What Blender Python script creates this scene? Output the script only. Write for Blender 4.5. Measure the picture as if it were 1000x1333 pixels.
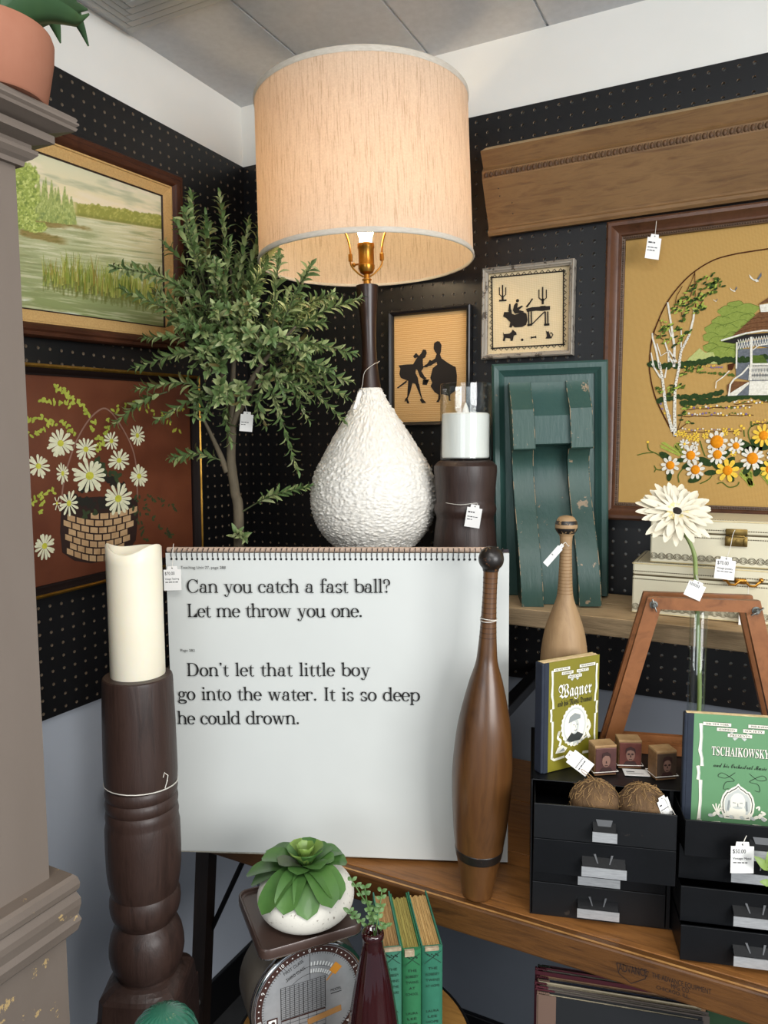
import bpy, bmesh, math, random
import numpy as np
from mathutils import Vector, Matrix, noise
for _o in list(bpy.data.objects): bpy.data.objects.remove(_o)
SC = bpy.context.scene
COL = SC.collection
PI = math.pi
rnd = random.Random(7)

# ---------------------------------------------------------------- camera, world, lights, exposure
FPX = 951.07
CAM = Vector((1.1854, -1.5509, 1.475))
_pit, _roll, _yaw = 0.0905387, -0.0042345, 0.4709767
FW = Vector((-math.sin(_yaw)*math.cos(_pit), math.cos(_yaw)*math.cos(_pit), -math.sin(_pit)))
_rt = Vector((math.cos(_yaw), math.sin(_yaw), 0)); _up = _rt.cross(FW)
RT = _rt*math.cos(_roll) + _up*math.sin(_roll)
UP = RT.cross(FW)
cd = bpy.data.cameras.new('camera'); cam = bpy.data.objects.new('camera', cd); COL.objects.link(cam)
cd.sensor_fit = 'VERTICAL'; cd.sensor_height = 36; cd.lens = 36*FPX/1333; cd.clip_start = .02
_m = Matrix((RT, UP, -FW)).transposed().to_4x4(); _m.translation = CAM
cam.matrix_world = _m
SC.camera = cam
vs = SC.view_settings
vs.view_transform = 'Standard'; vs.look = 'None'; vs.gamma = 1; vs.use_curve_mapping = False; vs.exposure = 0.22

w = bpy.data.worlds.new('world'); SC.world = w; w.use_nodes = True
_bg = w.node_tree.nodes['Background']; _bg.inputs[0].default_value = (.72, .85, 1.0, 1); _bg.inputs[1].default_value = .36

def area(name, loc, target, sx, sy, power, color):
    l = bpy.data.lights.new(name, 'AREA'); l.shape = 'RECTANGLE'; l.size = sx; l.size_y = sy; l.energy = power; l.color = color
    o = bpy.data.objects.new(name, l); COL.objects.link(o); o.location = loc
    o.rotation_euler = (Vector(target)-Vector(loc)).to_track_quat('-Z', 'Y').to_euler()
    return o
# daylight from the shop window behind and to the right of the viewer, and a second window further left
area('shop_window_light', (3.7, -2.25, 1.75), (.3, -.4, 1.3), 1.9, 1.2, 86, (.985, .99, .985))
area('side_window_light', (1.2, -4.3, 1.75), (.5, -.3, 1.3), 1.6, 1.1, 22, (.93, .97, 1.0))
# the shop's ceiling panel over the aisle
area('ceiling_panel_light', (1.45, -1.75, 2.325), (1.45, -1.75, 0), 1.2, .6, 21, (1.0, .985, .95))

# ---------------------------------------------------------------- measuring helpers
def ray(px, py): return FW*FPX + RT*(px-500) - UP*(py-666.5)
def hit(px, py, p0, n):
    d = ray(px, py); n = Vector(n); return CAM + d*((Vector(p0)-CAM).dot(n)/d.dot(n))
def onX(px, py, v): return hit(px, py, (v, 0, 0), (1, 0, 0))
def onY(px, py, v): return hit(px, py, (0, v, 0), (0, 1, 0))
def onZ(px, py, v): return hit(px, py, (0, 0, v), (0, 0, 1))
def atD(px, py, dep): return CAM + ray(px, py)*(dep/FPX)
def zat(x, y, py):
    """height at which the vertical line (x, y) is seen on image row py"""
    k = (666.5-py)/FPX; dx = x-CAM.x; dy = y-CAM.y
    a = dx*UP.x+dy*UP.y; b = dx*FW.x+dy*FW.y
    return CAM.z + (k*b-a)/(UP.z-k*FW.z)

# ---------------------------------------------------------------- colours and materials
def lin(c):
    c = c/255.0
    return c/12.92 if c <= .04045 else ((c+.055)/1.055)**2.4
def C3(s):
    if isinstance(s, str):
        s = s.lstrip('#'); return tuple(lin(int(s[i:i+2], 16)) for i in (0, 2, 4)) + (1,)
    return tuple(s) + (1,) if len(s) == 3 else tuple(s)
_mats = {}
def _new(name):
    m = bpy.data.materials.new(name); m.use_nodes = True; nt = m.node_tree
    b = nt.nodes['Principled BSDF']; return m, nt, b
def _coord(nt, scale=(1, 1, 1), rot=(0, 0, 0)):
    tc = nt.nodes.new('ShaderNodeTexCoord'); mp = nt.nodes.new('ShaderNodeMapping')
    nt.links.new(tc.outputs['Object'], mp.inputs[0]); mp.inputs['Scale'].default_value = scale; mp.inputs['Rotation'].default_value = rot
    return mp.outputs[0]
def _noise(nt, vec, scale, detail=4, rough=.6, dist=0):
    n = nt.nodes.new('ShaderNodeTexNoise'); nt.links.new(vec, n.inputs['Vector'])
    n.inputs['Scale'].default_value = scale; n.inputs['Detail'].default_value = detail; n.inputs['Roughness'].default_value = rough
    n.inputs['Distortion'].default_value = dist
    return n.outputs['Fac']
def _ramp(nt, fac, stops):
    r = nt.nodes.new('ShaderNodeValToRGB'); nt.links.new(fac, r.inputs[0]); e = r.color_ramp.elements
    e[0].position, e[0].color = stops[0][0], C3(stops[0][1]); e[1].position, e[1].color = stops[-1][0], C3(stops[-1][1])
    for p, c in stops[1:-1]:
        x = e.new(p); x.color = C3(c)
    return r.outputs[0]
def _bump(nt, b, fac, strength, dist=.002):
    n = nt.nodes.new('ShaderNodeBump'); nt.links.new(fac, n.inputs['Height']); n.inputs['Strength'].default_value = strength
    n.inputs['Distance'].default_value = dist; nt.links.new(n.outputs[0], b.inputs['Normal'])
def M(name, color, rough=.5, metal=0, spec=.5, var=None, vscale=20, bump=0, bscale=60, bdist=.002, coat=0, stretch=(1, 1, 1), lo=.3, hi=.7):
    """plain surface; var = second colour mixed in by noise"""
    if name in _mats: return _mats[name]
    m, nt, b = _new(name)
    b.inputs['Base Color'].default_value = C3(color); b.inputs['Roughness'].default_value = rough; b.inputs['Metallic'].default_value = metal
    b.inputs['Specular IOR Level'].default_value = spec; b.inputs['Coat Weight'].default_value = coat
    vec = _coord(nt, stretch)
    if var: nt.links.new(_ramp(nt, _noise(nt, vec, vscale), [(lo, color), (hi, var)]), b.inputs['Base Color'])
    if bump: _bump(nt, b, _noise(nt, vec, bscale, 6), bump, bdist)
    _mats[name] = m; return m
def WOOD(name, c1, c2, c3=None, scale=12, stretch=(1, 14, 14), rough=.45, bump=.15, coat=0, spec=.4, rot=(0, 0, 0)):
    """wood grain running along the axis with the small stretch value"""
    if name in _mats: return _mats[name]
    m, nt, b = _new(name); vec = _coord(nt, stretch, rot)
    g = _noise(nt, vec, scale, 8, .65, .6)
    st = [(.28, c1), (.72, c2)] if c3 is None else [(.25, c1), (.5, c2), (.75, c3)]
    c = _ramp(nt, g, st)
    big = _noise(nt, _coord(nt), 5, 3)
    mx = nt.nodes.new('ShaderNodeMix'); mx.data_type = 'RGBA'; mx.blend_type = 'MULTIPLY'
    mx.inputs[0].default_value = .55; nt.links.new(c, mx.inputs[6])
    nt.links.new(_ramp(nt, big, [(.3, (.55, .5, .45)), (.65, (1, 1, 1))]), mx.inputs[7])
    nt.links.new(mx.outputs[2], b.inputs['Base Color'])
    b.inputs['Roughness'].default_value = rough; b.inputs['Coat Weight'].default_value = coat; b.inputs['Coat Roughness'].default_value = .2
    b.inputs['Specular IOR Level'].default_value = spec
    if bump: _bump(nt, b, g, bump, .003)
    _mats[name] = m; return m
def WORN(name, paint, under, amount=.62, rough=.5, wscale=22, second=None, bump=.3):
    """old paint chipped through to bare wood in noise patches"""
    if name in _mats: return _mats[name]
    m, nt, b = _new(name); vec = _coord(nt)
    n1 = _noise(nt, vec, wscale, 8, .72)
    mask = nt.nodes.new('ShaderNodeMath'); mask.operation = 'GREATER_THAN'; nt.links.new(n1, mask.inputs[0]); mask.inputs[1].default_value = amount
    base = _ramp(nt, _noise(nt, vec, 9, 5), [(.3, paint), (.7, second or paint)])
    mx = nt.nodes.new('ShaderNodeMix'); mx.data_type = 'RGBA'; nt.links.new(mask.outputs[0], mx.inputs[0]); nt.links.new(base, mx.inputs[6])
    mx.inputs[7].default_value = C3(under); nt.links.new(mx.outputs[2], b.inputs['Base Color'])
    b.inputs['Roughness'].default_value = rough
    _bump(nt, b, _noise(nt, _coord(nt, (3, 3, .6)), 40, 5), bump, .002)
    _mats[name] = m; return m
def FABRIC(name, c1, c2, sx=300, sz=300, rough=.9, bump=.3, spec=.1):
    """woven cloth: two crossed thread waves"""
    if name in _mats: return _mats[name]
    m, nt, b = _new(name)
    def wv(d, s):
        t = nt.nodes.new('ShaderNodeTexWave'); t.bands_direction = d; t.inputs['Scale'].default_value = s
        t.inputs['Distortion'].default_value = 1.2; t.inputs['Detail'].default_value = 2; t.inputs['Detail Scale'].default_value = 3
        nt.links.new(_coord(nt), t.inputs['Vector']); return t.outputs['Fac']
    a = nt.nodes.new('ShaderNodeMath'); a.operation = 'ADD'; nt.links.new(wv('X', sx), a.inputs[0]); nt.links.new(wv('Y', sz), a.inputs[1])
    h = nt.nodes.new('ShaderNodeMath'); h.operation = 'MULTIPLY'; nt.links.new(a.outputs[0], h.inputs[0]); h.inputs[1].default_value = .5
    nt.links.new(_ramp(nt, h.outputs[0], [(.2, c1), (.8, c2)]), b.inputs['Base Color'])
    b.inputs['Roughness'].default_value = rough; b.inputs['Specular IOR Level'].default_value = spec
    _bump(nt, b, h.outputs[0], bump, .0008)
    _mats[name] = m; return m
def GLASS(name, color=(1, 1, 1), ior=1.45, refl=1.0):
    """thin clear glass: see-through with fresnel reflections"""
    if name in _mats: return _mats[name]
    m = bpy.data.materials.new(name); m.use_nodes = True; nt = m.node_tree; nt.nodes.clear()
    out = nt.nodes.new('ShaderNodeOutputMaterial'); mx = nt.nodes.new('ShaderNodeMixShader')
    tr = nt.nodes.new('ShaderNodeBsdfTransparent'); gl = nt.nodes.new('ShaderNodeBsdfGlossy'); lw = nt.nodes.new('ShaderNodeLayerWeight')
    lw.inputs['Blend'].default_value = .5; pw = nt.nodes.new('ShaderNodeMath'); pw.operation = 'POWER'; pw.inputs[1].default_value = 4.5; nt.links.new(lw.outputs['Facing'], pw.inputs[0])
    ma = nt.nodes.new('ShaderNodeMath'); ma.operation = 'MULTIPLY_ADD'; nt.links.new(pw.outputs[0], ma.inputs[0]); ma.inputs[1].default_value = .8*refl; ma.inputs[2].default_value = .045*refl
    tr.inputs[0].default_value = C3(color); gl.inputs['Roughness'].default_value = .02
    nt.links.new(ma.outputs[0], mx.inputs[0]); nt.links.new(tr.outputs[0], mx.inputs[1]); nt.links.new(gl.outputs[0], mx.inputs[2]); nt.links.new(mx.outputs[0], out.inputs[0])
    _mats[name] = m; return m
def EMIT(name, color, strength):
    if name in _mats: return _mats[name]
    m, nt, b = _new(name); b.inputs['Base Color'].default_value = C3(color); b.inputs['Emission Color'].default_value = C3(color); b.inputs['Emission Strength'].default_value = strength
    _mats[name] = m; return m

# ---------------------------------------------------------------- mesh builder
class MB:
    def __init__(s): s.bm = bmesh.new()
    def _mi(s, faces, mi):
        if mi:
            for f in faces: f.material_index = mi
    def box(s, c, d, mi=0, bev=0, rot=None, seg=2):
        r = bmesh.ops.create_cube(s.bm, size=1); vs_ = r['verts']
        bmesh.ops.scale(s.bm, vec=d, verts=vs_)
        if bev:
            es = list({e for v in vs_ for e in v.link_edges})
            q = bmesh.ops.bevel(s.bm, geom=es, offset=min(bev, min(d)*.45), segments=seg, affect='EDGES', profile=.5)
            vs_ = list({v for f in q['faces'] for v in f.verts} | {v for v in vs_ if v.is_valid})
        if rot is not None: bmesh.ops.transform(s.bm, matrix=rot.to_4x4(), verts=vs_)
        bmesh.ops.translate(s.bm, vec=c, verts=vs_)
        s._mi({f for v in vs_ for f in v.link_faces}, mi); return vs_
    def b2(s, p, q, mi=0, bev=0):
        p = Vector(p); q = Vector(q); return s.box((p+q)/2, [abs(q[i]-p[i]) for i in range(3)], mi, bev)
    def lathe(s, prof, seg=48, c=(0, 0, 0), mi=0, cap=True, fn=None, axis=None):
        """prof: (radius, z) from bottom to top"""
        rings = []; c = Vector(c); R = axis.to_track_quat('Z', 'Y').to_matrix() if axis is not None else None
        for r, z in prof:
            ring = []
            for i in range(seg):
                a = 2*PI*i/seg; rr = r*(fn(a, z) if fn else 1)
                v = Vector((rr*math.cos(a), rr*math.sin(a), z))
                if R is not None: v = R @ v
                ring.append(s.bm.verts.new(v+c))
            rings.append(ring)
        fs = []
        for a, b in zip(rings, rings[1:]):
            for i in range(seg):
                j = (i+1) % seg; fs.append(s.bm.faces.new((a[i], a[j], b[j], b[i])))
        if cap:
            fs.append(s.bm.faces.new(rings[0][::-1])); fs.append(s.bm.faces.new(rings[-1]))
        s._mi(fs, mi); return fs
    def tube(s, pts, rad, seg=8, mi=0, cap=True, closed=False):
        pts = [Vector(p) for p in pts]; n = len(pts)
        rads = rad if isinstance(rad, (list, tuple)) else [rad]*n
        rings = []; ref = None
        for i, p in enumerate(pts):
            if closed: t = (pts[(i+1) % n]-pts[i-1])
            else: t = (pts[min(i+1, n-1)]-pts[max(i-1, 0)])
            t = t.normalized() if t.length > 1e-9 else Vector((0, 0, 1))
            if ref is None: ref = t.orthogonal().normalized()
            x = (ref-t*ref.dot(t)); x = x.normalized() if x.length > 1e-6 else t.orthogonal().normalized()
            ref = x; y = t.cross(x)
            rings.append([s.bm.verts.new(p+(x*math.cos(2*PI*k/seg)+y*math.sin(2*PI*k/seg))*rads[i]) for k in range(seg)])
        fs = []
        prs = list(zip(rings, rings[1:])) + ([(rings[-1], rings[0])] if closed else [])
        for a, b in prs:
            for k in range(seg):
                j = (k+1) % seg; fs.append(s.bm.faces.new((a[k], a[j], b[j], b[k])))
        if cap and not closed:
            fs.append(s.bm.faces.new(rings[0][::-1])); fs.append(s.bm.faces.new(rings[-1]))
        s._mi(fs, mi); return fs
    def poly(s, pts, mi=0):
        f = s.bm.faces.new([s.bm.verts.new(p) for p in pts]); f.material_index = mi; return f
    def flat(s, pts2, z=0, mi=0, th=0):
        """filled outline (may be concave) in the local XY plane at height z, optionally th thick"""
        vs_ = [s.bm.verts.new((p[0], p[1], z)) for p in pts2]
        f = s.bm.faces.new(vs_); f.normal_update()
        if f.normal.z < 0: f.normal_flip()
        f.material_index = mi; fs = [f]
        if th:
            lo = [s.bm.verts.new((v.co.x, v.co.y, z-th)) for v in f.verts]; up = list(f.verts); n = len(up)
            for i in range(n):
                q = s.bm.faces.new((up[i], lo[i], lo[(i+1) % n], up[(i+1) % n])); q.material_index = mi
        return f
    def line(s, pts2, wd, z=0, mi=0):
        """flat ribbon along a 2D polyline; wd may be a list"""
        P = [Vector((p[0], p[1])) for p in pts2]; n = len(P); L = []; R = []
        for i in range(n):
            t = P[min(i+1, n-1)]-P[max(i-1, 0)]
            if t.length < 1e-9: t = Vector((1, 0))
            t.normalize(); q = Vector((-t.y, t.x)); ww = (wd[i] if isinstance(wd, (list, tuple)) else wd)/2
            L.append(s.bm.verts.new((*(P[i]+q*ww), z))); R.append(s.bm.verts.new((*(P[i]-q*ww), z)))
        for i in range(n-1):
            f = s.bm.faces.new((R[i], R[i+1], L[i+1], L[i])); f.material_index = mi
    def disc(s, x, y, rx, z=0, mi=0, ry=None, seg=14, ang=0):
        ry = rx if ry is None else ry; ca, sa = math.cos(ang), math.sin(ang)
        pts = []
        for i in range(seg):
            a = 2*PI*i/seg; u, v = rx*math.cos(a), ry*math.sin(a); pts.append((x+u*ca-v*sa, y+u*sa+v*ca))
        s.flat(pts, z, mi)
    def prism(s, outline, axis_vec, mi=0):
        """closed 3D outline swept along axis_vec"""
        a = [s.bm.verts.new(p) for p in outline]; av = Vector(axis_vec); b = [s.bm.verts.new(Vector(p)+av) for p in outline]; n = len(a); fs = []
        for i in range(n): fs.append(s.bm.faces.new((a[i], a[(i+1) % n], b[(i+1) % n], b[i])))
        fs.append(s.bm.faces.new(a[::-1])); fs.append(s.bm.faces.new(b)); s._mi(fs, mi); return fs
    def rings(s, loops, mi=0, capends=True):
        """skin between equal-length closed loops of points"""
        rr = [[s.bm.verts.new(p) for p in lp] for lp in loops]; fs = []
        for a, b in zip(rr, rr[1:]):
            n = len(a)
            for i in range(n): fs.append(s.bm.faces.new((a[i], a[(i+1) % n], b[(i+1) % n], b[i])))
        if capends: fs.append(s.bm.faces.new(rr[0][::-1])); fs.append(s.bm.faces.new(rr[-1]))
        s._mi(fs, mi); return fs
    def frame(s, w_, h_, prof, mi=0):
        """mitred picture frame in local XY, centred; prof: (inset from the outer edge, height)"""
        loops = []
        for o, z in prof:
            x, y = w_/2-o, h_/2-o; loops.append([(-x, -y, z), (x, -y, z), (x, y, z), (-x, y, z)])
        s.rings(loops, mi, False)
    def grow(s, c, r, jitter=0, seg=16, mi=0, scale=(1, 1, 1)):
        q = bmesh.ops.create_uvsphere(s.bm, u_segments=seg, v_segments=max(6, seg//2), radius=r)['verts']
        for v in q:
            if jitter: v.co *= 1+jitter*(noise.noise(v.co*(3/r))); 
            v.co = Vector((v.co.x*scale[0], v.co.y*scale[1], v.co.z*scale[2]))+Vector(c)
        s._mi({f for v in q for f in v.link_faces}, mi); return q
    def text(s, body, size, x=0, y=0, z=0, mi=0, align='LEFT', shear=0, sx=1, fit=None, rot=0):
        """typed lettering as flat faces in local XY; fit = exact width"""
        c = bpy.data.curves.new('t', 'FONT'); c.body = body; c.size = size; c.resolution_u = 3; c.shear = shear
        o = bpy.data.objects.new('t', c); COL.objects.link(o); bpy.context.view_layer.update()
        me = bpy.data.meshes.new_from_object(o.evaluated_get(bpy.context.evaluated_depsgraph_get()))
        co = [Vector(v.co) for v in me.vertices]; polys = [list(p.vertices) for p in me.polygons]
        bpy.data.objects.remove(o); bpy.data.curves.remove(c); bpy.data.meshes.remove(me)
        if not co: return
        x0 = min(v.x for v in co); x1 = max(v.x for v in co); kx = sx
        if fit: kx = fit/max(1e-6, x1-x0)
        wd = (x1-x0)*kx; off = {'LEFT': 0, 'CENTER': -wd/2, 'RIGHT': -wd}[align]
        ca, sa = math.cos(rot), math.sin(rot); vv = []
        for v in co:
            px, py = (v.x-x0)*kx+off, v.y; vv.append(s.bm.verts.new((x+px*ca-py*sa, y+px*sa+py*ca, z)))
        for p in polys:
            try: f = s.bm.faces.new([vv[i] for i in p]); f.material_index = mi
            except ValueError: pass
    def mirror(s, x0):
        r = bmesh.ops.duplicate(s.bm, geom=s.bm.verts[:]+s.bm.edges[:]+s.bm.faces[:])
        for v in r['geom']:
            if isinstance(v, bmesh.types.BMVert): v.co.x = 2*x0-v.co.x; v.co.z += .00003
        return s
    def xform(s, mtx): bmesh.ops.transform(s.bm, matrix=mtx, verts=s.bm.verts[:]); return s
    def build(s, name, mats, parent=None, smooth=None, kind=None, fixn=True):
        if fixn: bmesh.ops.recalc_face_normals(s.bm, faces=s.bm.faces[:])
        me = bpy.data.meshes.new(name); s.bm.to_mesh(me); s.bm.free()
        for m in (mats if isinstance(mats, (list, tuple)) else [mats]): me.materials.append(m)
        if smooth is not None:
            me.shade_smooth()
            if smooth < 180: me.set_sharp_from_angle(angle=math.radians(smooth))
        o = bpy.data.objects.new(name, me); COL.objects.link(o)
        if parent is not None: o.parent = parent
        if kind: o['kind'] = kind
        return o
def tag(o, label, cat, group=None):
    o['label'] = label; o['category'] = cat
    if group: o['group'] = group
    return o
def thing(name, label, cat, mtx=None, loc=None, rz=0, group=None):
    o = bpy.data.objects.new(name, None); COL.objects.link(o); o.empty_display_size = .02
    if mtx is not None: o.matrix_world = mtx
    elif loc is not None: o.location = loc; o.rotation_euler = (0, 0, rz)
    return tag(o, label, cat, group)
def basis(o, ex, ey, skew=False):
    ex = Vector(ex).normalized(); ey = Vector(ey)
    if not skew: ey = ey-ex*ex.dot(ey)
    ey.normalize(); ez = ex.cross(ey).normalized()
    m = Matrix((ex, ey, ez)).transposed().to_4x4(); m.translation = Vector(o); return m
def topx(mtx):
    """pixel of the photograph -> local XY of the plane z=0 of mtx"""
    inv = mtx.inverted(); o = mtx.translation; n = mtx.to_3x3() @ Vector((0, 0, 1))
    return lambda px, py, dz=0: tuple((inv @ hit(px, py, o+n*dz, n))[:2])
def crop(fn, x0, y0, s): return lambda X, Y: fn(x0+X*s, y0+Y*s)
def smooth_pts(pts, n=6, closed=False):
    """Catmull-Rom through points"""
    P = [Vector(p) for p in pts]; out = []; N = len(P); rng = N if closed else N-1
    for i in range(rng):
        a, b, c, d = (P[(i-1) % N], P[i], P[(i+1) % N], P[(i+2) % N]) if closed else (P[max(i-1, 0)], P[i], P[i+1], P[min(i+2, N-1)])
        for k in range(n):
            t = k/n; out.append(.5*((2*b)+(c-a)*t+(2*a-5*b+4*c-d)*t*t+(3*b-a-3*c+d)*t**3))
    if not closed: out.append(P[-1])
    return out
INK = M('black_ink', '#161413', .7)

# ================================================================ the room
ZC = 2.331; PT = 2.178; PB = PT-1.2192
WHITE = M('white_wall_paint', '#e9e7e1', .85, spec=.2, bump=.05, bscale=150, var='#e3e1da', vscale=3)
LOWER = M('blue_grey_lower_wall', '#c3c9d3', .5, spec=.4, var='#bcc2cc', vscale=3)  # wall below the pegboard, bluer and darker than above it
LOWER_SHADED = M('shaded_lower_wall', '#737880', .7, spec=.25, var='#6c7179', vscale=3)  # right lower wall, with the shade there put into a darker grey
CEIL = M('grey_ceiling_paint', '#d0d2d4', .95, spec=.1, var='#c7c9cb', vscale=60, bump=.25, bscale=300, bdist=.001)
BLACKTRIM = M('black_gloss_trim', '#0b0b0d', .35)
FLOOR = M('dark_grey_floor', '#4a4a4b', .6, var='#3c3c3d', vscale=8)
GAP = .014
def structure(name, mb, m): return mb.build(name, m, kind='structure')
b = MB(); b.b2((-.15, .2, -.05), (3.0, -3.0, 0)); structure('floor', b, FLOOR)
b = MB(); b.b2((-GAP-.1, .15, PB), (-GAP, -3.0, ZC)); b.b2((-GAP-.1, .15, 0), (-GAP, -3.0, PB), 1); structure('wall_left', b, [WHITE, LOWER])
b = MB(); b.b2((-GAP, GAP, PB), (3.0, GAP+.1, ZC)); b.b2((-GAP, GAP, 0), (3.0, GAP+.1, PB), 1); structure('wall_right', b, [WHITE, LOWER_SHADED])
# ceiling with shallow grooves between its tiles
b = MB(); xs = [-.15, .247, .253, .507, .513, .767, .773, 1.027, 1.033, 1.6, 1.606, 3.0]
for i in range(len(xs)-1):
    g = i % 2 == 1
    b.b2((xs[i], .15, ZC+(.004 if g else 0)), (xs[i+1], -3.0, ZC+.06))
structure('ceiling', b, CEIL)
b = MB(); b.b2((-GAP, GAP, .0), (-GAP+.012, -3.0, .112), bev=.003); structure('baseboard_left', b, BLACKTRIM)
b = MB(); b.b2((-GAP+.012, GAP, 0), (3.0, GAP-.012, .112), bev=.003); structure('baseboard_right', b, BLACKTRIM)

# square stepped air vent in the ceiling next to the left wall
VENTM = M('grey_metal_vent', '#b4b4b0', .5)
t = thing('ceiling_vent', 'grey square stepped air vent in the ceiling above the left wall', 'vent', loc=(.012, -.375, ZC))
b = MB(); S = .245
for k in range(5):
    o = k*.02; zz = -.004-.003*k
    for (p, q) in (((o, -o), (S*2-o, -o-.017)), ((o, -S*2+o), (S*2-o, -S*2+o+.017)), ((o, -o-.017), (o+.017, -S*2+o+.017)), ((S*2-o-.017, -o-.017), (S*2-o, -S*2+o+.017))):
        b.b2((p[0], p[1], zz-.008), (q[0], q[1], 0), bev=.002)
b.build('louver', VENTM, t)
b = MB(); b.b2((.1, -.1, -.012), (.39, -.39, 0)); b.build('centre_plate', VENTM, t)

# black hardboard panels with real quarter-inch holes, one inch apart
PEG = M('black_pegboard_paint', '#131315', .42, spec=.45, var='#0f0f11', vscale=4, bump=.06, bscale=200, bdist=.0006)
PEGED = M('raw_hardboard_edge', '#93816c', .8)
def pegboard(mtx, w_, h_, x0, name_label):
    """local X along the wall, Y down from the top edge, Z out of the wall"""
    bm = bmesh.new(); P = .0254; r = .0033; th = .006; nx = int((w_-x0)/P+.999); ny = 48
    cache = {}
    def V(x, y, z):
        k = (round(x, 5), round(y, 5), round(z, 5))
        if k not in cache: cache[k] = bm.verts.new((x, y, z))
        return cache[k]
    ang = [PI/4*k+PI/8 for k in range(8)]
    for i in range(nx):
        for j in range(ny):
            cx = x0+P*(i+.5); cy = -P*(j+.5); h = P/2
            hv = [bm.verts.new((cx+r*math.cos(a), cy+r*math.sin(a), 0)) for a in ang]
            lv = [bm.verts.new((cx+r*math.cos(a), cy+r*math.sin(a), -th)) for a in ang]
            c = [V(cx+h, cy+h, 0), V(cx-h, cy+h, 0), V(cx-h, cy-h, 0), V(cx+h, cy-h, 0)]
            m4 = [None]*4
            for q in range(4):       # corner q sits between hole verts 2q and 2q+1
                bm.faces.new((c[q], hv[2*q+1], hv[2*q]))
                bm.faces.new((c[q], c[(q+1) % 4], hv[(2*q+2) % 8], hv[2*q+1]))
            for k in range(8):
                f = bm.faces.new((hv[k], hv[(k+1) % 8], lv[(k+1) % 8], lv[k])); f.material_index = 1
    X0, X1, Y1 = x0, x0+P*nx, -P*ny
    for (a, bb) in (((X0, 0), (X1, 0)), ((X1, 0), (X1, Y1)), ((X1, Y1), (X0, Y1)), ((X0, Y1), (X0, 0))):
        f = bm.faces.new([bm.verts.new(p) for p in ((*a, 0), (*bb, 0), (*bb, -th), (*a, -th))]); f.material_index = 0
    me = bpy.data.meshes.new('pegboard_panel'); bm.to_mesh(me); bm.free(); me.materials.append(PEG); me.materials.append(PEGED)
    o = bpy.data.objects.new('pegboard_panel', me); COL.objects.link(o); o.matrix_world = mtx
    tag(o, name_label, 'pegboard'); return o
pegboard(basis((.0, -1.2192, PT), (0, 1, 0), (0, 0, 1)), 1.2192, 1.2192, .0, 'black perforated pegboard panel on the wall left of the corner')
pegboard(basis((0, 0, PT), (1, 0, 0), (0, 0, 1)), 1.75, 1.2192, .0, 'black perforated pegboard panel on the wall right of the corner, behind the shelf')

# ================================================================ painted pilaster at the left edge
GREY = M('taupe_paint', '#73685f', .42, spec=.45, var='#6a5f56', vscale=5, bump=.12, bscale=90, stretch=(1, 1, .25))
GREYW = WORN('worn_taupe_paint', '#6e635a', '#ab9164', .625, .45, 36, '#655a51', .12)
CX, CY = .462, -1.002
t = thing('painted_column', 'taupe painted wooden pilaster with worn mouldings at the left edge', 'column', loc=(CX, CY, 0))
def ringstack(b, prof, w_=.30, d_=.30, mi=0):
    loops = []
    for o, z in prof:
        loops.append([(-w_-o, -d_-o, z), (o, -d_-o, z), (o, o, z), (-w_-o, o, z)])
    b.rings(loops, mi)
def zc(py, off=0): return zat(CX+off, CY+off, py)
b = MB(); b.b2((-.3, -.3, .0), (0, 0, 1.86)); b.build('shaft', GREY, t)
b = MB()
ringstack(b, [(.0, zc(216)), (.006, zc(216)), (.007, zc(211, .007)), (.012, zc(208, .012)), (.0165, zc(203, .0165)), (.0165, zc(198, .0165)), (.012, zc(194, .01)), (.012, zc(189.5, .012)),
              (.0285, zc(188, .0285)), (.0285, zc(178, .0285)), (.022, zc(177, .02)), (.024, zc(174, .024)), (.044, zc(171.5, .044)), (.0455, zc(168, .0455)), (.0435, zc(166.5, .0435)), (.0465, zc(164, .0465)),
              (.0465, zc(161.5, .0465)), (.0445, zc(160, .0445)), (.0455, zc(157, .0455)), (.044, zc(154, .044)), (.04, zc(152, .04)), (0, zc(152, .04))])
b.build('cornice', GREY, t)
b = MB()
ringstack(b, [(.0105, .0), (.0105, zc(1222, .0105)), (.020, zc(1210, .02)), (.0235, zc(1196, .0235)), (.021, zc(1189, .021)), (.0235, zc(1176, .0235)), (.0235, zc(1168, .0235)), (.020, zc(1160, .02)), (.0225, zc(1156, .0225)),
              (.0235, zc(1149, .0235)), (.0215, zc(1141, .0215)), (.018, zc(1138, .018)), (.0, zc(1138, .018))])
b.build('plinth', GREYW, t)
CTOP = zc(152, .04)

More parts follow.
